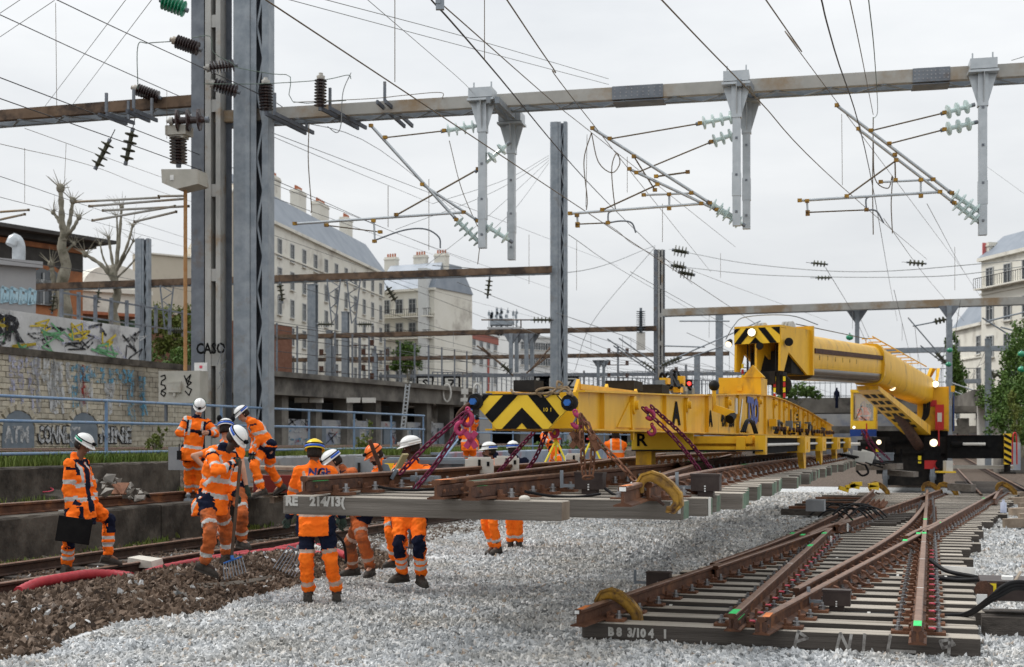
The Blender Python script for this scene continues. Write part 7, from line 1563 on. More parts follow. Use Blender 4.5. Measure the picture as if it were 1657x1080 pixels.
def person(label, Y, yaw, pelvis, neck, head, RA, LA, RL, LL, skin='light', helmet=('white','blue'), jacket='jacket', dirty=False, hdir=None, pel_d=0, lean=0, S_=1.0, voxel=.0135, arms_bare=False,
           gloves=True, beard=False, band='std', hood=False, open_=False, text_back=None, muffs=False, knee=False, navyhip=False):
    """joints are given as picture positions with the sign of their depth; lengths come from the body"""
    yw = R(yaw); f = Vector((math.sin(yw), -math.cos(yw), 0)); r = f.cross(Z)                 # yaw 0 looks at the camera, 90 to the right of it
    pel = W(pelvis[0], pelvis[1], Y); nk = solve(pel, neck[0], neck[1], .50*S_, lean or 1e-9) if lean else W(neck[0], neck[1], Y)
    if not lean:
        v = nk-pel; nk = pel+v.normalized()*max(.44*S_, min(.56*S_, v.length)) if v.length else nk
    sp = (nk-pel).normalized(); rs = (r-sp*r.dot(sp)).normalized(); fs = sp.cross(rs)*-1
    if fs.dot(f) < 0 and abs(sp.z) > .3: fs = -fs
    sh = {'R': nk-sp*.055*S_+rs*.175*S_, 'L': nk-sp*.055*S_-rs*.175*S_}; hp_ = {'R': pel+r*.095*S_-Z*.03, 'L': pel-r*.095*S_-Z*.03}
    hd = hdir or f; hd = Vector(hd).normalized(); hc = solve(nk, head[0], head[1], .175*S_, head[2] if len(head) > 2 else 1e-9) if len(head) > 2 else None
    if hc is None:
        q = W(head[0], head[1], nk.y); v = q-nk; hc = nk+v.normalized()*min(max(v.length,.15*S_), .20*S_)
    J = {}
    for s, A in (('R', RA), ('L', LA)):
        if A is None: e = sh[s]-Z*.28*S_+r*(.04 if s == 'R' else -.04); w = e-Z*.24*S_+f*.06
        else: e = solve(sh[s], A[0][0], A[0][1], .285*S_, A[0][2]); w = solve(e, A[1][0], A[1][1], .255*S_, A[1][2])
        J['e'+s], J['w'+s] = e, w
    for s, A in (('R', RL), ('L', LL)):
        if A is None: k = hp_[s]-Z*.42*S_+f*.02; a = k-Z*.41*S_
        else: k = solve(hp_[s], A[0][0], A[0][1], .43*S_, A[0][2]); a = solve(k, A[1][0], A[1][1], .41*S_, A[1][2])
        J['k'+s], J['a'+s] = k, a
    toe = {}
    for s, A in (('R', RL), ('L', LL)):
        if A is not None and len(A) > 2: q = solve(J['a'+s]-Z*.06, A[2][0], A[2][1], .20*S_, A[2][2]); d = q-(J['a'+s]-Z*.06)
        else: d = f*.2-Z*.0
        toe[s] = d.normalized()
    base = (J['aR']+J['aL'])/2; base.z = min(J['aR'].z, J['aL'].z)-.10
    root = thing('person', label, 'person', base)
    # ---- body
    b = MB(); n_ = 12
    def torso(bb, k, top=True, hem=0.0, w0=0.0):
        prof = [(-.16-hem,.165,.125),(-.05,.172,.125),(.10,.150,.112),(.25,.152,.115),(.36,.172,.122),(.44,.165,.108),(.495,.10,.075),(.52,.07,.06)]; rings = []
        if sp.z < .93: prof = [(-.02, .160, .112)]+prof[2:]
        for z, wx, wy in prof:
            c = pel+sp*z*S_ if z > .02 else pel+(sp*.25+Z*.75).normalized()*z*S_
            t = max(0, min(1, z/.4)); xx = (r*(1-t)+rs*t).normalized(); yy = (f*(1-t)+fs*t).normalized()
            if w0 and z <= -.05: wx, wy = wx+w0, wy+w0
            rings.append([c+xx*(wx*k*S_)*math.copysign(abs(math.cos(a))**.8, math.cos(a))+yy*(wy*k*S_)*math.copysign(abs(math.sin(a))**.8, math.sin(a)) for a in [2*math.pi*j/16 for j in range(16)]])
        bb.loft(rings)
    torso(b, .86)
    for s in 'RL':
        capsule(b, sh[s], J['e'+s], .043, .036); capsule(b, J['e'+s], J['w'+s], .038, .026); capsule(b, hp_[s], J['k'+s], .07, .05); capsule(b, J['k'+s], J['a'+s], .05, .036); capsule(b, nk-sp*.05, sh[s], .06, .045)
    capsule(b, nk-sp*.06, hc-Z*.03, .056, .052)
    # head
    up = (Z*1.0+(hc-nk).normalized()*.5); up = (up-hd*up.dot(hd)).normalized(); rt = hd.cross(up); H = lambda x, y, z: hc+(rt*x+hd*y+up*z)*S_
    b.ell(H(0,-.012,.02), (.074*S_,.094*S_,.100*S_), rt, hd, up, 16, 12); b.ell(H(0,.018,-.055), (.054*S_,.066*S_,.066*S_), rt, hd, up, 14, 10)
    b.tube([H(0,.078,.012), H(0,.098,-.018), H(0,.107,-.034), H(0,.088,-.043)], [.009*S_,.012*S_,.016*S_,.009*S_], 7)
    b.tube([H(-.04,.070,.022), H(0,.083,.024), H(.04,.070,.022)], .011*S_, 6); b.ell(H(0,.074,-.093), (.022*S_,.018*S_,.016*S_), rt, hd, up, 8, 6)
    for sx_ in (-1,1): b.ell(H(sx_*.075,-.005,-.008), (.010*S_,.020*S_,.032*S_), rt, hd, up, 8, 6)
    # palms
    hands = {}
    for s in 'RL':
        d = (J['w'+s]-J['e'+s]).normalized(); sd = d.cross(fs); sd = sd.normalized() if sd.length > .1 else d.cross(Z).normalized(); nn = d.cross(sd); hands[s] = (J['w'+s], d, sd, nn)
        capsule(b, J['w'+s]-sd*.012, J['w'+s]+d*.075-sd*.018, .024*S_, .022*S_); capsule(b, J['w'+s]+sd*.012, J['w'+s]+d*.075+sd*.018, .024*S_, .022*S_)
    for s in 'RL': capsule(b, J['a'+s], J['a'+s]-Z*.03+toe[s]*.10, .038, .03)
    def bodycol(p):
        return 0
    QUEUE.append((b, 'body', root, [SK[skin] if arms_bare or not gloves else SK[skin]], lambda p, n: 0, voxel*.85, 0, 'body', dict(J=J, hands=hands, H=H, hd=hd, rt=rt, up=up, S=S_, gloves=gloves, skin=skin)))
    # ---- jacket
    OR = ORANGED if dirty == 'all' else ORANGE
    jb = MB(); torso(jb, 1.17, hem=((.11 if open_ else .04) if sp.z > .88 else .0) if jacket in ('jacket','open') else .0, w0=.02 if jacket in ('jacket','open') else 0)
    for s in 'RL':
        capsule(jb, nk-sp*.05, sh[s], .078*S_, .072*S_)
        if not arms_bare: capsule(jb, sh[s], J['e'+s], .080*S_, .066*S_); capsule(jb, J['e'+s], J['e'+s].lerp(J['w'+s], .93), .066*S_, .050*S_)
        else: capsule(jb, sh[s], sh[s].lerp(J['e'+s], .45), .066*S_, .060*S_)
    capsule(jb, nk-sp*.03, nk+sp*.035, .078*S_, .070*S_)
    if hood: jb.ell(nk-fs*.07+sp*.0, (.12*S_,.06*S_,.09*S_), rs, fs, sp, 12, 8)
    def jcol(p, n):
        best = (9, 'T', 0)
        for s in 'RL':
            t, dd = seg_t(p, sh[s], J['e'+s]); 
            if dd < best[0] and t > .12: best = (dd, 'U', t)
            t, dd = seg_t(p, J['e'+s], J['w'+s])
            if dd < best[0]: best = (dd, 'F', t)
        q = p-pel; h = q.dot(sp)/S_; x = q.dot(rs)/S_; y = q.dot(fs)/S_
        if abs(x) < .165 and -.3 < h < .56: best = (0, 'T', h) if best[0] > .045 else best
        kind, t = best[1], best[2]
        if kind == 'U':
            if t < .22 and y > -.02 and jacket != 'vest': return 2
            if .62 < t < .80: return 1
            return 0 if not hood or jacket != 'vest' else 2
        if kind == 'F':
            if jacket == 'vest': return 2
            if .35 < t < .55 and band != 'one': return 1
            if t > .84: return 2
            return 0
        if hood and h > .46: return 2
        if h > .50 and y < .03 and jacket == 'jacket' and abs(x) < .09: return 0
        if open_ and y > .05 and abs(x) < .065 and h > -.12: return 2
        if h > .52: return 2 if open_ else 0
        if .02 < h < .075 or (.20 < h < .255 and band == 'std'): return 1
        if .085 < abs(x) < .125 and h > .25: return 1
        if h > .36 and y > .0 and abs(x) > .125 and jacket != 'vest': return 2
        if .30 < h < .36 and y > .02 and band == 'yoke': return 2
        if h < -.20 and jacket in ('open',): return 2
        return 0
    QUEUE.append((jb, 'jacket' if jacket != 'vest' else 'vest', root, [OR, DUSTY if band == 'dusty' else REFL, NAVY], jcol, voxel, .008, 'cloth', dict(seed=Y+neck[0], text=text_back, nk=nk, sp=sp, rs=rs, fs=fs, pel=pel)))
    # ---- trousers
    tb = MB()
    for s in 'RL':
        capsule(tb, hp_[s]+Z*.06, J['k'+s], .108*S_, .086*S_); capsule(tb, J['k'+s], J['k'+s].lerp(J['a'+s], .88), .086*S_, .076*S_)
    capsule(tb, pel+r*.06-Z*.02, pel-r*.06-Z*.02, .122*S_, .122*S_); capsule(tb, pel+r*.05+sp*.06, pel-r*.05+sp*.06, .11*S_, .11*S_)
    OT = ORANGED if dirty else ORANGE
    def tcol(p, n):
        best = (9, '', 0, 'R')
        for s in 'RL':
            t, dd = seg_t(p, hp_[s], J['k'+s])
            if dd < best[0]: best = (dd, 'H', t, s)
            t, dd = seg_t(p, J['k'+s], J['a'+s])
            if dd < best[0]: best = (dd, 'S', t, s)
        k, t = best[1], best[2]
        if k == 'H': 
            if t < (navyhip*.42 if navyhip else .12): return 2
            return 2 if (t > .80 and knee and n.dot(f) > .1) else (1 if .74 < t < .84 and not knee else 0)
        if t < (.36 if knee else -9) and n.dot(f) > .1: return 2
        if .62 < t < .74 or (.44 < t < .54 and knee): return 1
        return 0
    QUEUE.append((tb, 'trousers', root, [OT, DUSTY if band == 'dusty' else REFL, NAVY], tcol, voxel, .010, 'cloth', dict(seed=Y-neck[0])))
    # ---- boots
    for s in 'RL':
        a, d = J['a'+s], toe[s]; n2 = (Z-d*d.z).normalized() if abs(d.z) < .9 else f; side = d.cross(n2); bb = MB(); sh_dir = (J['k'+s]-a).normalized()
        bb.tube([a+sh_dir*.11, a+sh_dir*.03, a-n2*.03-d*.02], [.060*S_,.056*S_,.058*S_], 10); rings = []
        for t, w, h in ((-.085,.034,.075),(-.05,.042,.10),(.02,.044,.10),(.09,.050,.075),(.15,.050,.062),(.185,.038,.045),(.20,.015,.03)):
            c = a-n2*.095+d*t; rings.append([c-side*w*S_, c+side*w*S_, c+side*w*S_*.95+n2*h*.6, c+side*w*.6*S_+n2*h, c-side*w*.6*S_+n2*h, c-side*w*S_*.95+n2*h*.6])
        bb.loft(rings, 0, True, True)
        for rg in (0,): bb.loft([[c-side*(w+.006)*S_, c+side*(w+.006)*S_, c+side*(w+.006)*S_+n2*.02, c-side*(w+.006)*S_+n2*.02] for t, w in ((-.09,.034),(0,.044),(.10,.050),(.19,.036),(.21,.012)) for c in [a-n2*.105+d*t]], 1)
        ob('boot', bb, [BOOT, SOLE], root)
    # ---- hair, beard, helmet
    hb = MB(); hb.ell(H(0,-.020,.012), (.079*S_,.094*S_,.098*S_), rt, (hd-up*.35).normalized(), (up+hd*.35).normalized(), 14, 9); hb2 = MB()
    rings = []
    for k in range(9):
        a = math.pi*(.62+.76*k/8*2*.5) if False else R(95+170*k/8); x, y = math.sin(a), math.cos(a)
        rings.append([H(x*.076+0, y*.096-.012, .05), H(x*.082, y*.102-.012, .03), H(x*.080, y*.100-.012, -.045), H(x*.070, y*.088-.012, -.055)])
    hb3 = MB()
    ring2 = []
    for k in range(13):
        a = R(75+210*k/12); x, y = -math.sin(a), math.cos(a); ring2.append([H(x*.066, y*.085-.012, .06), H(x*.083, y*.104-.012, .04), H(x*.083, y*.104-.012, -.03), H(x*.066, y*.085-.012, -.062)])
    hb3.loft(ring2, 0, True, True); ob('hair', hb3, HAIR, root)
    if beard:
        bb = MB(); bb.ell(H(0,.034,-.082), (.056*S_,.060*S_,.048*S_), rt, hd, up, 12, 8); bb.tube([H(-.03,.088,-.052), H(0,.097,-.048), H(.03,.088,-.052)], .008, 6); ob('beard', bb, HAIR, root)
    if helmet:
        hm, st = helmet; hroot = None; tilt = R(-4); hu = (up*math.cos(tilt)-hd*math.sin(tilt)).normalized(); hf = hd*math.cos(tilt)+up*math.sin(tilt); hf = (hf-hu*hf.dot(hu)).normalized(); hr = hf.cross(hu)
        HH = lambda x, y, z: hc+(hr*x+hf*y+hu*z)*S_
        b = MB(); rings = []
        for k in range(9):
            a = math.pi/2*k/8; z = .045+.108*math.sin(a); q = math.cos(a)**.85 if k < 8 else .02; rings.append([HH(.108*q*math.cos(t), -.008+.132*q*math.sin(t), z) for t in [2*math.pi*j/24 for j in range(24)]])
        b.loft(rings, 0, True, True)
        b.loft([[HH(x_, y_, z_) for x_, y_, z_ in ((-.02,.120*c_,.050+.110*s_),(.02,.120*c_,.050+.110*s_),(.02,.110*c_,.046+.098*s_),(-.02,.110*c_,.046+.098*s_))] for c_, s_ in [(math.cos(R(10+160*k/10)), math.sin(R(10+160*k/10))) for k in range(11)]], 0, True, True)
        brim = []
        for k in range(15):
            t = 2*math.pi*k/14; ext = .005+.042*max(0, math.sin(t))**2; brim.append([HH((.106)*math.cos(t), -.008+.130*math.sin(t), .050), HH((.108+ext*.7)*math.cos(t), -.008+(.132+ext)*math.sin(t), .040-.008*max(0,math.sin(t))), HH((.108+ext*.7)*math.cos(t), -.008+(.132+ext)*math.sin(t), .034-.008*max(0,math.sin(t))), HH(.104*math.cos(t), -.008+.128*math.sin(t), .040)])
        b.loft(brim, 0, False, True); hel = ob('helmet', b, HELM[hm], root)
        if st:
            b = MB(); b.loft([[HH(.1085*math.cos(t), -.008+.1335*math.sin(t), .050), HH(.1105*math.cos(t), -.008+.1355*math.sin(t), .050), HH(.1105*math.cos(t), -.008+.1355*math.sin(t), .076), HH(.1085*math.cos(t), -.008+.1335*math.sin(t), .076)] for t in [R(-190+200*j/16) for j in range(17)]], 0, True, True); band_me = ob('stripe', b, STRIPE[st], hel)
        if hm != 'yellow' or True:
            b = MB(); b.loft([[HH(.1085*math.cos(t)*q, -.008+.1335*math.sin(t)*q, z) for t in [2*math.pi*j/20 for j in range(20)]] for z, q in ((.080,1.0),(.094,.985))], 0, False, True); b.box(HH(0,.125,.09), (.05,.035,.035), 0, hr, hf, hu); ob('goggle_strap', b, BLACKC if not (hm == 'white' and st == 'white') else REFL, hel)
        if muffs:
            b = MB()
            for sx_ in (-1,1): b.ell(HH(sx_*.085,-.02,.16), (.035,.045,.045), hr, hf, hu, 10, 8)
            ob('ear_muff', b, BLACKC, hel)
    return dict(root=root, J=J, hands=hands, H=H, nk=nk, pel=pel, fs=fs, rs=rs, sp=sp, f=f, r=r)
def flush_people():
    tmp = []
    for q in QUEUE:
        b, name, root, mats, cf, vox, wr, kind, ex = q; me = b.mesh('tmp', [mats[0]]); fixn(me)
        o = bpy.data.objects.new('tmp', me); COL.objects.link(o); m = o.modifiers.new('r', 'REMESH'); m.mode = 'VOXEL'; m.voxel_size = vox; m.use_smooth_shade = True
        s = o.modifiers.new('s', 'SMOOTH'); s.iterations = 3 if kind == 'cloth' else 1; s.factor = .5; tmp.append(o)
    dg = bpy.context.evaluated_depsgraph_get(); outs = [bpy.data.meshes.new_from_object(o.evaluated_get(dg)) for o in tmp]
    for o in tmp: bpy.data.objects.remove(o)
    for (b, name, root, mats, cf, vox, wr, kind, ex), me in zip(QUEUE, outs):
        me.name = name; me.materials.clear(); [me.materials.append(m) for m in mats]
        n = len(me.vertices); co = np.empty(n*3, np.float32); me.vertices.foreach_get('co', co); co = co.reshape(-1,3)
        if kind == 'cloth':
            no = np.empty(n*3, np.float32); me.vertices.foreach_get('normal', no) if hasattr(me.vertices[0], 'normal') else None; no = no.reshape(-1,3); sd = ex['seed']
            for i in range(n):
                p = co[i]; v = noise.noise(Vector((p[0]*9+sd, p[1]*9, p[2]*15)))*1.0+abs(noise.noise(Vector((p[0]*17, p[1]*17+sd, p[2]*26))))*.9-.35
                co[i] += no[i]*float(v)*wr*2.2
            me.vertices.foreach_set('co', co.ravel()); me.update()
        mi = [cf(p.center, p.normal) for p in me.polygons] if len(mats) > 1 else None
        if mi: me.polygons.foreach_set('material_index', mi)
        me.polygons.foreach_set('use_smooth', [True]*len(me.polygons))
        if kind == 'body':
            # fingers, eyes and mouth joined to the same continuous mesh
            S_ = ex['S']; H = ex['H']; f = MB()
            for s in 'RL':
                w, d, sd, nn = ex['hands'][s]; g = 1
                for k, (off, ln) in enumerate(((-.030,.068),(-.010,.078),(.010,.073),(.028,.058))):
                    p0 = w+d*.070+sd*off; p1 = p0+d*ln*.38+nn*.010; p2 = p1+(d*.6+nn*.8).normalized()*ln*.34; p3 = p2+(d*.0+nn).normalized()*ln*.28; f.tube([p0-d*.02, p1, p2, p3], [.0105,.010,.009,.007], 7, 1 if ex['gloves'] else 0)
                sg = -1 if s == 'R' else 1; f.tube([w+d*.02-sd*.025, w+d*.055-sd*.048+nn*.02, w+d*.08-sd*.040+nn*.04], [.013,.011,.008], 7, 1 if ex['gloves'] else 0)
            for sx_ in (-1,1):
                f.ell(H(sx_*.030,.073,.004), (.0125*S_,.008*S_,.0075*S_), ex['rt'], ex['hd'], ex['up'], 8, 6, 2); f.ell(H(sx_*.030,.0785,.004), (.006*S_,.004*S_,.006*S_), ex['rt'], ex['hd'], ex['up'], 8, 6, 3)
                f.tube([H(sx_*.014,.086,.022), H(sx_*.032,.084,.028), H(sx_*.05,.070,.022)], .0045, 5, 3)
            f.tube([H(-.022,.076,-.066), H(0,.086,-.064), H(.022,.076,-.066)], .0055, 6, 4)
            m2 = f.mesh('x', []); bm = bmesh.new(); bm.from_mesh(me); k0 = len(bm.faces); bm.from_mesh(m2); bm.faces.ensure_lookup_table()
            for i in range(len(f.f)): bm.faces[k0+i].material_index = f.m[i]; bm.faces[k0+i].smooth = True
            if ex['gloves']:
                for fc in bm.faces[:k0] if False else [bm.faces[i] for i in range(k0)]:
                    c = fc.calc_center_median()
                    for s in 'RL':
                        w, d, _, _ = ex['hands'][s]
                        if (c-w).dot(d) > -.05 and (c-w).length < .14: fc.material_index = 1
            bm.to_mesh(me); bm.free(); [me.materials.append(m) for m in (GLOVE, EYEW, EYED, LIP)]
        if kind == 'cloth' and ex.get('text'):
            bvh = BVHTree.FromPolygons([v.co.copy() for v in me.vertices], [tuple(p.vertices) for p in me.polygons])
            for (s, size, dx, dy, col) in ex['text']:
                o0 = ex['pel']+ex['sp']*dy+ex['rs']*dx*-1-ex['fs']*.4; xdir = ex['rs']*-1 if (ex['rs']*-1).cross(ex['sp']).dot(ex['fs']*-1) > 0 else ex['rs']
                o0 = ex['pel']+ex['sp']*dy+xdir*dx-ex['fs']*.4; tm = text(s, size, o0, xdir, ex['sp'], col, None, .006, ext=0)
                for v in tm.vertices:
                    hit = bvh.ray_cast(v.co, ex['fs']); 
                    if hit[0]: v.co = hit[0]-ex['fs']*.004
                ob('lettering', tm, None, root)
        ob(name, me, None, root)
LOGO = mat('print_navy', (.03,.03,.12), rough=.6); LOGOY = mat('print_yellow', (.9,.5,.02), rough=.6)
P1 = person('worker in open orange jacket striding with a black folder at far left', 16.8, 80, (130,815), (122,735), (137,716), ((109,792,-1),(114,828,1)), ((150,790,1),(154,820,-1)), ((112,868,-1),(109,915,1),(122,927,1)), ((176,842,1),(175,900,1),(200,912,1)),
   'brown', ('white','green'), 'open', hdir=(.85,-.2,-.45), open_=True, gloves=False, knee=True)
P2 = person('worker in orange jacket looking down at a phone beside the column', 23.4, 12, (312,728), (320,671), (324,654), ((289,702,-1),(317,701,-1)), ((350,702,-1),(337,701,-1)), ((305,762,1),(305,797,1),(303,803,-1)), ((322,762,1),(321,797,1),(324,803,-1)),
   'light', ('white','green'), hdir=(.15,-.75,-.65), gloves=False, band='yoke', voxel=.015, navyhip=True)
P3 = person('bare-armed worker seen from behind, partly hidden by the one with the fork', 17.4, 195, (372,790), (362,700), (366,681), ((393,758,-1),(401,798,-1)), ((313,738,-1),(335,762,1)), ((392,832,-1),(391,874,1),(404,884,-1)), ((362,836,1),(360,872,1)),
   'light', ('white','blue'), 'tshirt', dirty=True, hdir=(-.2,.9,-.3), arms_bare=True, muffs=True, text_back=[('NGE',.085,0,.36,LOGO)])
P4 = person('worker bending over a long ballast fork with dark green gloves', 15.3, 62, (341,806), (363,722), (383,708), ((351,762,-1),(379,751,1)), ((362,780,1),(381,800,-1)), ((341,860,-1),(331,912,1),(348,927,0)), ((366,848,1),(366,898,1),(380,906,1)),
   'dark', ('white','blue'), dirty=True, hdir=(.62,-.35,-.75), navyhip=True)
P5 = person('worker in orange jacket stooping to the left on the sleeper pile', 22.5, -68, (436,722), (405,682), (393,671), ((412,716,-1),(405,738,-1)), ((417,710,1),(410,736,1)), ((411,752,-1),(424,792,1),(408,801,-1)), ((436,757,1),(454,786,1),(440,800,1)),
   'light', ('white','blue'), hdir=(-.75,-.35,-.6), voxel=.015, navyhip=True)
P6 = person('worker in yellow helmet seen from behind with a strap across the back', 14.7, 176, (511,838), (509,753), (509,733), ((545,797,1),(554,838,-1)), ((474,800,1),(467,838,1)), ((535,905,1),(545,958,1),(544,966,1)), ((496,906,1),(499,959,1),(497,966,1)),
   'brown', ('yellow','blue'), hdir=(-.05,1,-.15), text_back=[('NGE',.12,.07,.50,LOGO)], voxel=.0125, band='dusty', navyhip=1.75)
P7 = person('worker in white helmet bending forward behind the one in yellow helmet', 16.4, -50, (584,832), (556,764), (539,748), ((562,806,-1),(553,843,-1)), ((552,800,1),(548,840,1)), ((586,872,-1),(600,918,1),(592,930,-1)), ((566,880,1),(572,918,1)),
   'light', ('white','blue'), dirty='all', hdir=(-.75,-.3,-.5), band='dusty')
P8 = person('bearded worker in orange helmet leaning over the grey machine', 17.6, -48, (640,812), (622,752), (607,737), ((606,770,-1),(600,795,-1)), ((620,775,1),(606,800,1)), ((632,862,-1),(640,905,1)), ((650,862,1),(652,905,1)),
   'light', ('orange',None), hdir=(-.7,-.55,-.5), beard=True)
P9 = person('worker in plain white helmet with dark face, legs apart below the hanging sleeper', 15.9, -20, (662,828), (670,738), (664,722), ((640,768,-1),(628,800,-1)), ((694,772,-1),(690,805,-1)), ((646,882,-1),(651,928,1),(630,938,-1)), ((679,882,-1),(681,932,1),(690,946,-1)),
   'dark', ('white','white'), hdir=(-.9,-.1,-.15), knee=True)
P10 = person('worker on the bank with one arm raised behind the pink hook', 31, 150, (760,716), (757,680), (757,668), ((770,688,-1),(772,676,-1)), ((746,695,1),(744,712,1)), ((765,742,1),(766,766,1)), ((756,742,1),(756,766,1)), 'brown', ('white','blue'), hdir=(0,1,-.1), voxel=.018)
P11 = person('bearded worker in orange vest seen in profile behind the rail', 20.9, -70, (802,800), (802,742), (791,731), ((806,778,-1),(796,800,-1)), ((797,775,1),(790,800,1)), ((786,846,-1),(798,886,1),(786,895,-1)), ((797,848,1),(806,886,1),(795,893,-1)),
   'brown', ('white','blue'), 'vest', hdir=(-.98,-.2,0), beard=True, voxel=.015)
P12 = person('worker with navy hood and white helmet turned away behind the chain', 22.2, 172, (833,797), (831,742), (830,729), ((850,775,1),(852,800,1)), ((815,775,1),(813,800,1)), ((838,842,1),(840,878,1)), ((826,842,1),(826,878,1)),
   'light', ('white','blue'), 'vest', hdir=(0,1,0), hood=True, voxel=.015)
P13 = person('surveyor in orange bending over the yellow tripod', 31, 40, (898,727), (887,703), (886,694), ((880,712,-1),(893,716,-1)), ((893,712,1),(900,716,1)), ((904,745,-1),(908,764,1)), ((894,745,1),(893,764,1)), 'light', ('white','blue'), hdir=(.6,-.3,-.4), voxel=.018)
P14 = person('distant worker seen from behind beside the letter R plate', 29, 180, (996,748), (996,716), (996,707), ((1006,732,1),(1006,748,1)), ((986,732,1),(986,748,1)), ((1000,775,1),(1000,802,1)), ((992,775,1),(992,802,1)), 'light', ('white','blue'), hdir=(0,1,0), voxel=.018)
cs = W(1399,664,44.2)
P15 = person('crane driver in orange jacket sitting behind the cab window', 45.7, 15, (1398,684), (1398,662), (1398,655), ((1390,672,-1),(1394,680,-1)), ((1407,672,-1),(1403,680,-1)), ((1393,685,-1),(1393,700,-1)), ((1404,685,-1),(1404,700,-1)), 'light', None, hdir=(0,-1,-.1), voxel=.02, gloves=False)
flush_people()
# ---- what they hold
b = MB(); c = W(117,858,16.25); x = Vector((.97,.2,-.16)).normalized(); y = Vector((.14,.0,.99)).normalized(); b.box(c+x*.02, (.40,.018,.31), 0, x, x.cross(y)*-1, None); b.box(c+x*.02+Vector((0,-.013,0)), (.385,.006,.29), 0, x, x.cross(y)*-1, None)
tag(ob('folder', b, M['black']), 'black clipboard folder held at the hip by the striding worker', 'folder')
b = MB(); q = (P2['J']['wR']+P2['J']['wL'])/2+Vector((0,-.10,.0)); b.box(q, (.075,.14,.01), 0, Vector((1,0,0)), Vector((0,-.8,.5)).normalized(), None); tag(ob('phone', b, M['blackplastic']), 'dark phone held in both hands by the worker by the column', 'phone')
b = MB(); q = W(290,737,23.2); b.box(q, (.07,.06,.16), 0); b.tube([q+Z*.08, q+Z*.2], .01, 5); tag(ob('radio', b, M['blackplastic']), 'black radio clipped at the hip of the worker with the phone', 'radio')
def fork(label, top, bot, headto, m, tw=.22, n=8):
    root = thing('ballast_fork', label, 'fork', headto); top, bot, headto = Vector(top), Vector(bot), Vector(headto); b = MB(); b.tube([top, bot], .019, 8); ob('handle', b, mat('fork_handle',(.06,.04,.03),(.10,.07,.05),12,.7), root)
    d = (headto-bot).normalized(); x = d.cross(Vector((0,1,0))).normalized(); b = MB(); b.tube([bot, bot+d*.05], .022, 8); b.tube([bot+d*.05-x*tw/2, bot+d*.05+x*tw/2], .012, 6); ob('head', b, M['blue_bolt'] if m else M['steel_dark'], root)
    for k in range(n): s = (k/(n-1)-.5)*tw; b = MB(); L_ = (headto-bot).length; b.tube(pathpts([bot+d*.05+x*s, bot+d*L_*.5+x*s*1.1+Vector((0,-.05,.0)), bot+d*L_+x*s*1.15+Vector((0,-.10,.02))], 8), .006, 5); ob('tine', b, M['steel_dark'], root)
fork('long-handled blue ballast fork dug in by the stooping worker in green gloves', W(389,746,15.1), W(375,900,15.1), W(384,934,15.0), 1)
fork('second ballast fork lying in the stones left of the yellow-helmeted worker', W(520,862,15.2), W(484,884,15.0), W(462,928,14.8), 0)
fork('ballast fork hanging behind the legs of the white-helmeted worker', W(668,850,16.1), W(664,880,16.1), W(661,908,16.1), 0)
b = MB(); nk, rs_, sp_, fs_, pe = P6['nk'], P6['rs'], P6['sp'], P6['fs'], P6['pel']; b.tube(pathpts([nk-rs_*-.09-fs_*.10-sp_*.02, pe+sp_*.30+rs_*.02*-1-fs_*.165, pe+sp_*.18-rs_*.17-fs_*.10],16), .012, 5); tag(ob('strap', b, BLACKC), 'thin black strap slung across the back of the yellow-helmeted worker', 'strap')
# ================================================================ small things on the ground
def hose(label, pts, r, m='red_hose', n=40, ribs=False, **k):
    P = pathpts([Vector(p) for p in pts], n); b = MB(); b.tube(P, [r*(1+.05*math.sin(i*2.2)) if ribs else r for i in range(len(P))], 12); o = tag(ob('hose', b, M[m]), label, 'hose'); return o
GZ = lambda px, py, z=.10: G(px, py, z)
hose('thick red hose lying across the rail, left end running out of frame', [GZ(30,958,.1), GZ(60,944,.14), GZ(100,936,.17), GZ(140,930,.17), GZ(180,930,.15), GZ(213,934,.13)], .060, n=60, ribs=True)
hose('thin red hose joining the thick one beside the rail', [GZ(213,936,.12), GZ(240,933,.1), GZ(275,922,.1), GZ(315,908,.1), GZ(345,904,.1)], .028)
hose('thick red hose end with an open cut beside the white block', [GZ(236,928,.12), GZ(262,920,.12), GZ(300,912,.13), GZ(350,903,.13), GZ(400,895,.12)], .048, ribs=True)
hose('red hose running behind the forks to the yellow-helmeted worker', [GZ(345,908,.12), GZ(385,901,.13), GZ(430,893,.14), GZ(480,891,.14), GZ(520,898,.12)], .050, n=60, ribs=True)
hose('upper red hose rising to the right behind the standing workers', [GZ(430,898,.12), GZ(450,890,.14), GZ(480,884,.16), GZ(505,878,.16)], .055, ribs=True)
hose('red hose end pointing right beside the yellow-helmeted worker', [GZ(515,885,.1), GZ(540,892,.12), GZ(561,900,.14)], .055, ribs=True)
hose('black cable hanging from the machine beside the red hose end', [W(545,865,15.4), W(556,880,15.4), W(560,905,15.4), W(558,912,15.4)], .015, 'blackplastic')
hose('dark cable end poking out of the thick red hose', [GZ(213,935,.12), GZ(226,931,.12), GZ(238,926,.12)], .02, 'blackplastic')
b = MB(); c = G(234,908,.18); xx = Vector((.93,-.36,0)); yy = Vector((.36,.93,0)); b.loft([[c+xx*-.19-yy*.12-Z*.08, c+xx*.22-yy*.12-Z*.08, c+xx*.21+yy*.14-Z*.08, c+xx*-.2+yy*.13-Z*.08],[c+xx*-.19-yy*.11+Z*.05, c+xx*.19-yy*.12+Z*.01, c+xx*.19+yy*.13+Z*.03, c+xx*-.18+yy*.13+Z*.06]])
tag(ob('concrete_block', b, M['concrete_pale']), 'broken white concrete block lying between the rails', 'block')
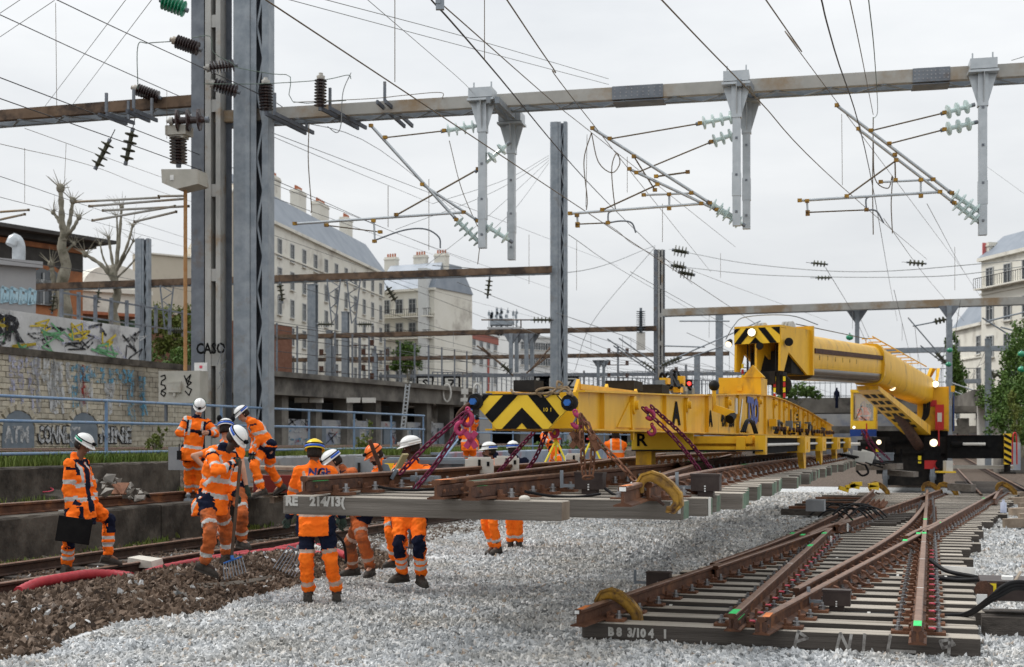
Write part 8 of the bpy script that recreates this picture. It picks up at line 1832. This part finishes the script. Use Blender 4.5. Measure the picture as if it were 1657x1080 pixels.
b = MB(); c = G(62,802,.84); b.loft([[c+Vector(v) for v in ((-.35,0,-.1),(.45,-.1,-.1),(.45,.3,-.1),(-.3,.4,-.1))],[c+Vector(v) for v in ((-.28,.0,.05),(.40,-.06,-.02),(.38,.25,.08),(-.24,.34,.14))]])
sl = ob('slab', b, M['concrete']); tag(sl, 'tilted concrete slab with a pink sprayed ring beside the loose rail', 'slab')
b = MB(); c0 = c+Vector((.1,.1,.09)); b.tube([c0+Vector((.12*math.cos(t*.6),.10*math.sin(t*.6),.03*math.sin(t*.6)-.0)) for t in range(11)], .012, 5, 0, False, True, True); ob('sprayed_ring', b, M['pink_paint'], sl)
b = MB(); g = random.Random(8)
for k in range(5): p = G(32+g.uniform(-12,14),806,.80); b.bar(p, p+Vector((g.uniform(-.2,.2),g.uniform(-.1,.1),g.uniform(.08,.25))), .08, .015)
tag(ob('scrap_iron', b, M['rust']), 'rusty scrap plates beside the concrete slab', 'scrap')
root = thing('rubble_pile', 'heap of broken pale concrete in the gap between the low walls', 'rubble', G(172,790,.8)); g = random.Random(13)
for k in range(46):
    b = MB(); u_, v_ = g.uniform(-.7,.9), g.uniform(-.4,.5); c = W(172,778,21.6)+Vector((u_*.75, v_, 0)); c.z = .82+max(0,.42*(1-abs(u_*.9+.1)))*g.uniform(.3,1); s = g.uniform(.04,.12)
    rings = []; vs = [c+Vector((g.uniform(-1,1),g.uniform(-1,1),g.uniform(-.8,.8)))*s for _ in range(9)]; bm = bmesh.new(); [bm.verts.new(v) for v in vs]; bmesh.ops.convex_hull(bm, input=bm.verts); me = bpy.data.meshes.new('chunk'); bm.to_mesh(me); bm.free(); me.materials.append(mat('rubble_grey',(.17,.16,.145),(.30,.28,.25),5,.95) if k % 3 else M['concrete']); ob('chunk', me, None, root)
b = MB(); b.bar(W(190,800,20.6), W(200,782,20.8), .2, .02); b.bar(W(200,800,20.6), W(186,784,20.7), .12, .02); tag(ob('steel_offcut', b, M['rust']), 'rusty crossed steel offcut leaning before the low wall', 'scrap')
b = MB(); c = G(305,812,.72); b.box(c+Z*.03, (.14,.10,.04), 0); b.lathe(c+Z*.05, Z, [(0,.03),(.05,.03),(.06,.05),(.10,.02)], 8); tag(ob('rail_screw', b, M['steel']), 'small screw fitting standing on the ledge beside the rail', 'screw')
b = MB(); c = G(146,950,.08); b.box(c, (.22,.16,.015), 0, Vector((.9,.3,.1)).normalized(), None or Vector((-.3,.9,.1)).normalized(), None); tag(ob('broken_tile', b, M['concrete']), 'flat grey fragment lying on the brown ballast', 'fragment')
b = MB(); P = pathpts([G(250,950,.04), G(330,953,.05), G(400,946,.04), G(440,938,.03)], 12); b.loft([[p+Vector((0,-.12,-.03)), p+Vector((0,-.12,.03)), p+Vector((0,.16,.05)), p+Vector((0,.16,-.03))] for p in P]); tag(ob('dirt_slab', b, M['concrete']), 'flat strip of trodden earth between the brown and white ballast', 'earth')
b = MB(); b.tube([G(52,950,.1), G(53,940,.14), G(58,938,.16), G(54,948,.1)], .008, 5); tag(ob('red_twist', b, M['red_hose']), 'scrap of red plastic beside the near rail', 'scrap')
# timber pile behind the stooping worker
root = thing('timber_pile', 'pile of thin weathered planks stacked on the ledge behind the stooping worker', 'timber pile', W(480,800,23)); g = random.Random(6)
for r_ in range(7):
    for k in range(3): z = .78+r_*.085; p = UT(-12.5-k*.34, 27.6+g.uniform(-.3,.3), z) ; a = W(425+g.uniform(-14,14), 712, 24.3+k*.5); e = W(552+g.uniform(-20,14), 712, 22.6+k*.5); a.z = e.z = z; b = MB(); b.bar(a, e, .22, .05); ob('plank', b, M['timber'], root)
for k in range(3): a = W(445+k*40,712,23.6); b = MB(); b.bar(Vector((a.x,a.y-.3,.74)), Vector((a.x,a.y+1,.74)), .08, .1); ob('bearer', b, M['timber'], root)
b = MB(); c = W(455,783,23.3); b.box(c, (.9,.4,.3), 0); tag(ob('red_crate', b, mat('dark_red',(.18,.03,.025),rough=.7)), 'dark red beam end below the plank pile', 'beam')
b = MB(); c = W(290,742,26); b.box(c, (.35,.3,.45), 0); tag(ob('grey_post', b, M['concrete_grey']), 'short grey concrete post beside the phone user', 'post')
# grey machine, levers and boxes behind the first hanging rail
root = thing('ballast_machine', 'grey boxed machine with a yellow label behind the hanging rail', 'machine', W(680,850,16.6))
b = MB(); c = W(690,763,16.6); b.box(c, (.95,.6,.34), 0); ob('body', b, M['grey_box'], root); b = MB(); b.box(W(690,747,16.5), (1.03,.7,.05), 0); ob('lid', b, M['grey_box'], root)
b = MB(); b.box(W(672,826,16.6), (.16,.1,.92), 0); ob('stand', b, M['steel_dark'], root)
b = MB(); b.box(W(630,762,16.1), (.12,.02,.18), 0); ob('label', b, M['yellow_sign'], root)
b = MB(); [b.box(W(655+12*k,765,16.28), (.05,.02,.10), 0) for k in range(3)]; b.box(W(686,762,16.28), (.12,.03,.06), 0); b.box(W(724,758,16.28), (.1,.03,.12), 0); ob('panel_detail', b, M['steel_dark'], root)
root = thing('track_lever', 'long dark lever with a grey plate standing before the orange helmet', 'lever', W(618,790,14.2)); b = MB(); b.tube([W(598,712,12.5), W(617,762,12.6)], .020, 8); ob('lever_arm', b, M['rust_dark'], root); b = MB(); b.prism([W(x,y,12.62) for x, y in ((612,760),(620,750),(628,752),(632,762),(624,772),(612,768))], Vector((0,.03,0))); b.bar(W(634,775,12.6), W(642,760,12.6), .1, .03); ob('lever_plate', b, M['grey_box'], root)
b = MB(); b.bar(W(644,758,12.6), W(656,735,12.55), .085, .02); ob('wooden_wedge', b, mat('pale_wood',(.38,.33,.18),rough=.8), root)
root = thing('wall_cabinet', 'blue-grey vented cabinet on the pale wall behind the orange helmet', 'cabinet', W(595,790,30)); b = MB(); b.box(W(596,768,29.8), (.55,.3,.75), 0); ob('housing', b, M['concrete_grey'], root); b = MB(); [b.box(W(585+6*k,775,29.55), (.03,.03,.3), 0) for k in range(5)]; b.box(W(581,758,29.6), (.06,.04,.25), 0); ob('vent_slat', b, M['blackmach'], root)
for k, (px, w, lb) in enumerate(((776,46,'white battery box before the bearded worker'),(820,40,'white battery box before the worker with navy hood'),(928,26,'white box standing beside the yellow tripods'))):
    root = thing('battery_box', lb, 'box', W(px,760,18.5)); b = MB(); Yb = (15.2,16.3,19.3)[k]; c = PH.p(.05,(Yb-11.3)/.9537,.16); c = Vector(((px-HX)*c.y/F, c.y, c.z)); b.box(c, (w*Yb/F,.2,.16), 0); b.box(c+Z*.09, (w*Yb/F*.8,.17,.03), 0); ob('case', b, M['white_plastic'], root); b = MB(); b.box(c-Vector((0,.105,-.03)), (.03,.01,.1), 0); b.box(c-Vector((-.1,.105,-.03)), (.03,.01,.05), 0); ob('latch', b, M['black'], root)
for k, px in enumerate((900,957)):
    root = thing('survey_tripod', ['yellow survey tripod in front of the bending surveyor','yellow survey tripod standing right of the surveyor'][k], 'tripod', W(px,775,28)); t = W(px,712,28)
    for dx, dy in ((-16,-.3),(14,-.3),(0,.4)): a = W(px+dx,712,28+dy); a.z = 1.0 if False else 0.0; a = Vector((t.x+dx*.028, t.y+dy, .9)); b = MB(); b.tube([t, a], .022, 6); ob('leg', b, M['tripod'], root)
    b = MB(); b.box(t+Z*.02, (.2,.2,.04), 0); b.box(t+Z*.12, (.12,.12,.18), 1); ob('head_plate', b, [M['red_box'], M['white_plastic']], root)
# point machine and cables at the right edge
root = thing('point_machine', 'brown point machine with a yellow label on dark timbers at the right edge', 'point machine', W(1640,1000,12.6))
b = MB(); c = W(1655,955,12.6); b.box(c, (.75,.55,.16), 0, U, T, Z); b.box(c+Z*.09, (.78,.58,.03), 0, U, T, Z); ob('housing', b, M['brownbox'], root)
b = MB(); b.box(W(1600,958,12.35), (.14,.03,.18), 0, U, T, Z); b.lathe(W(1592,955,12.3), -T, [(0,.09),(.02,.09)], 7); ob('end_bracket', b, M['rust_dark'], root)
b = MB(); b.box(W(1606,956,12.30), (.065,.01,.13), 0, U, T, Z); ob('label', b, M['yellow_sign'], root)
b = MB(); b.box(W(1589,970,12.2), (.09,.02,.09), 0, U, T, Z); b.box(W(1590,983,12.2), (.11,.1,.02), 0, U, T, Z); b.box(W(1630,935,12.35), (.10,.12,.03), 0, U, T, Z); ob('white_tag', b, M['white_paint'], root)
b = MB(); b.bar(W(1640,945,12.1), W(1652,925,12.1), .05, .01); b.bar(W(1630,955,12.1), W(1645,942,12.1), .04, .02); ob('steel_strap', b, M['steel_pale'], root)
for k in range(2): b = MB(); p = W(1588,990-k*4,12.5+.5*k); p.z = .05+.0*k; b.bar(p, p+U*1.9, .26, .20 if k == 0 else .18); ob('timber', b, M['sleeper_dark'], root)
for k in range(3):
    hose(['black power cable arching from the panel to the point machine, lowest','black power cable arching to the point machine, middle','black power cable arching to the point machine, top'][k], [PG.p(3.15,1.42,.0), PG.p(3.35,1.36,.02+.01*k), W(1600,975-k*3,11.9), W(1622,962-k*6,11.8), W(1645,952-k*5,11.8), W(1680,958-k*6,11.8)], .019, 'blackplastic')
hose('dark blue-black cable lying over the sleeper ends further along the panel', [PG.p(3.02,5.6,.16), PG.p(3.2,5.3,.06), PG.p(3.5,5.0,.03), PG.p(3.62,5.0,.0)], .026, 'blackplastic')
hose('second dark cable over the sleeper ends further along the panel', [PG.p(3.0,4.6,.05), PG.p(3.3,4.5,.03), PG.p(3.55,4.4,.05), PG.p(3.66,4.5,.0)], .026, 'blackplastic')
b = MB(); b.bar(PG.p(3.15,5.75,.02), PG.p(3.55,5.62,.02), .03, .12); tag(ob('white_conduit', b, M['white_paint']), 'short white plastic conduit lying on the sleepers of the ground panel', 'conduit')
b = MB(); c = PG.p(4.6,20.5,.0); b.lathe(c, Z, [(0,.07),(.22,.07),(.25,.03),(.30,.03)], 10); tag(ob('bottle', b, mat('bottle',(.55,.60,.75),rough=.15,alpha=.7)), 'plastic water bottle standing on the far sleepers of the ground panel', 'bottle')
# things between the two panels
root = thing('electric_box', 'grey concrete-coloured box half sunk in a black bundle between the panels', 'box', W(1320,830,24)); b = MB(); b.box(W(1320,818,24), (.32,.4,.2), 0, U, T, Z); ob('housing', b, M['concrete_grey'], root); g = random.Random(15)
b = MB()
for k in range(13): p = W(1345,828,24.4)+Vector((g.uniform(-.35,.25), g.uniform(-.6,.6), g.uniform(-.1,.02))); b.tube(pathpts([p, p+Vector((.2,.1,.12)), p+Vector((.45,.0,.1)), p+Vector((.6,-.1,-.05))],10), .016, 6)
ob('cable_bundle', b, M['blackplastic'], root)
root = thing('sleeper_stack', 'low stack of dark sleepers lying behind the black cable bundle', 'sleepers', W(1370,820,27))
for k in range(6): p = W(1330+k*10,812-k*2,26+k*.6); p.z = .12; b = MB(); b.bar(p, p+U*1.4, .26, .16); ob('sleeper', b, M['sleeper_dark'], root)
b = MB(); p = W(1388,793,30)
for k in range(6): q = p+Vector((g.uniform(-.4,.4),0,g.uniform(0,.16))); b.box(q, (.22,.12,.09), 0, Vector((.9,0,.3*g.uniform(-1,1))).normalized(), Vector((0,1,0)), None)
tag(ob('yellow_scrap', b, M['yellow_clean']), 'crumpled yellow fitting lying on the ballast between the panels', 'scrap')
root = thing('debris_row', 'row of brown timbers and broken wood on the ballast under the hanging panel', 'debris', W(1290,795,33))
for k in range(7): p = W(1265+k*11,797-k*3,31+k*1.3); p.z = .12; b = MB(); b.bar(p, p+U*1.3+T*g.uniform(-.2,.2), .25, .14); ob('timber', b, M['rust'] if k % 2 else M['sleeper_dark'], root)
for k in range(10): p = W(1320+g.uniform(-8,40),800,31); p.z = .06; b = MB(); b.bar(p, p+Vector((g.uniform(-.4,.4),g.uniform(-.3,.3),.05)), .06, .03); ob('splinter', b, mat('split_wood',(.45,.33,.22),rough=.9), root)
# white boxes and motor at the panel's far end
for k, (px, py, a) in enumerate(((1367,742,.35),(1390,739,-.15),(1403,739,-.3))):
    b = MB(); b.box(W(px,py,34.5), (.34,.25,.28), 0, (U+Z*a).normalized(), T, None); tag(ob('white_box', b, M['white_plastic']), ['leftmost tilted white box at the far end of the hanging panel','middle white box at the far end of the hanging panel','rightmost white box at the far end of the hanging panel'][k], 'box')
root = thing('drive_unit', 'blue-grey drive unit on a timber in front of the crane', 'machine', W(1430,745,36)); b = MB(); b.box(W(1427,740,36), (.6,.5,.18), 0, U, T, Z); b.box(W(1425,734,36), (.7,.5,.04), 0, U, T, Z); b.box(W(1421,742,35.7), (.1,.04,.12), 1, U, T, Z); ob('housing', b, [M['grey_box'], M['white_plastic']], root)
b = MB(); b.bar(W(1390,757,36), W(1456,755,35), .3, .16); b.bar(W(1440,765,35.5), W(1482,768,35), .3, .14); ob('timber', b, M['sleeper'], root)
b = MB()
for k in range(8): p = W(1395+k*6,750,35.2); b.tube(pathpts([W(1345+k*3,735,34), p+Z*.1*g.uniform(-1,1), W(1400+k*9,752+g.uniform(-3,4),35.3)],10), .022, 5)
b.tube(pathpts([W(1400,752,34.8), W(1405,765,34.8), W(1395,770,34.8), W(1386,762,34.8)], 12), .03, 6); ob('cable', b, M['blackplastic'], root)
b = MB(); b.box(W(1534,755,40), (.2,.3,.34), 0); tag(ob('canister', b, M['white_plastic']), 'cream plastic canister beside the crane wheels', 'canister')
b = MB(); b.box(W(1530,764,40), (.5,.4,.05), 0); tag(ob('yellow_tray', b, M['yellow_clean']), 'flat yellow tray below the cream canister', 'tray')
b = MB(); a = W(1475,775,42); a.z = .25; b.bar(W(1537,788,38), W(1575,790,37.5), .3, .2); tag(ob('timber_baulk', b, M['sleeper']), 'single timber baulk lying beyond the rail joint right of the crane', 'timber')
for k in range(6):
    p = W(1622+g.uniform(0,40),800+k*9,F*1.7/(90+k*9)); p.z = .10; b = MB(); b.bar(p, p+Vector((.5,g.uniform(-.1,.1),.02)), .24, .18); tag(ob('timber_baulk', b, M['timber']), ['farthest','second farthest','third farthest','third nearest','second nearest','nearest'][k]+' brown sawn timber lying on the soil at the right edge', 'timber', 'brown timbers at the right edge')
b = MB(); q = W(1590,768,44); b.box(Vector((q.x,q.y,.9)), (1.9,.7,.1), 0, U, T, Z); tag(ob('support_pad', b, M['concrete_pale']), 'pale flat pad under the crane outrigger foot', 'pad')
# person on the footbridge far away
b = MB(); q = W(1354,545+0,129.5); c = W(1354,640,129.5)
capsule(b, c-Z*.5, c+Z*.35, .16, .2); capsule(b, c-Z*1.2+Vector((.08,0,0)), c-Z*.5, .08, .13); capsule(b, c-Z*1.2-Vector((.08,0,0)), c-Z*.5, .08, .13); b.ell(c+Z*.62, (.11,.12,.14)); capsule(b, c+Z*.3+Vector((.22,0,0)), c-Z*.25+Vector((.26,0,0)), .06,.05); capsule(b, c+Z*.3-Vector((.22,0,0)), c-Z*.25-Vector((.26,0,0)), .06,.05)
tag(ob('person', b, NAVY), 'tiny dark pedestrian on the footbridge under the crane boom', 'person')
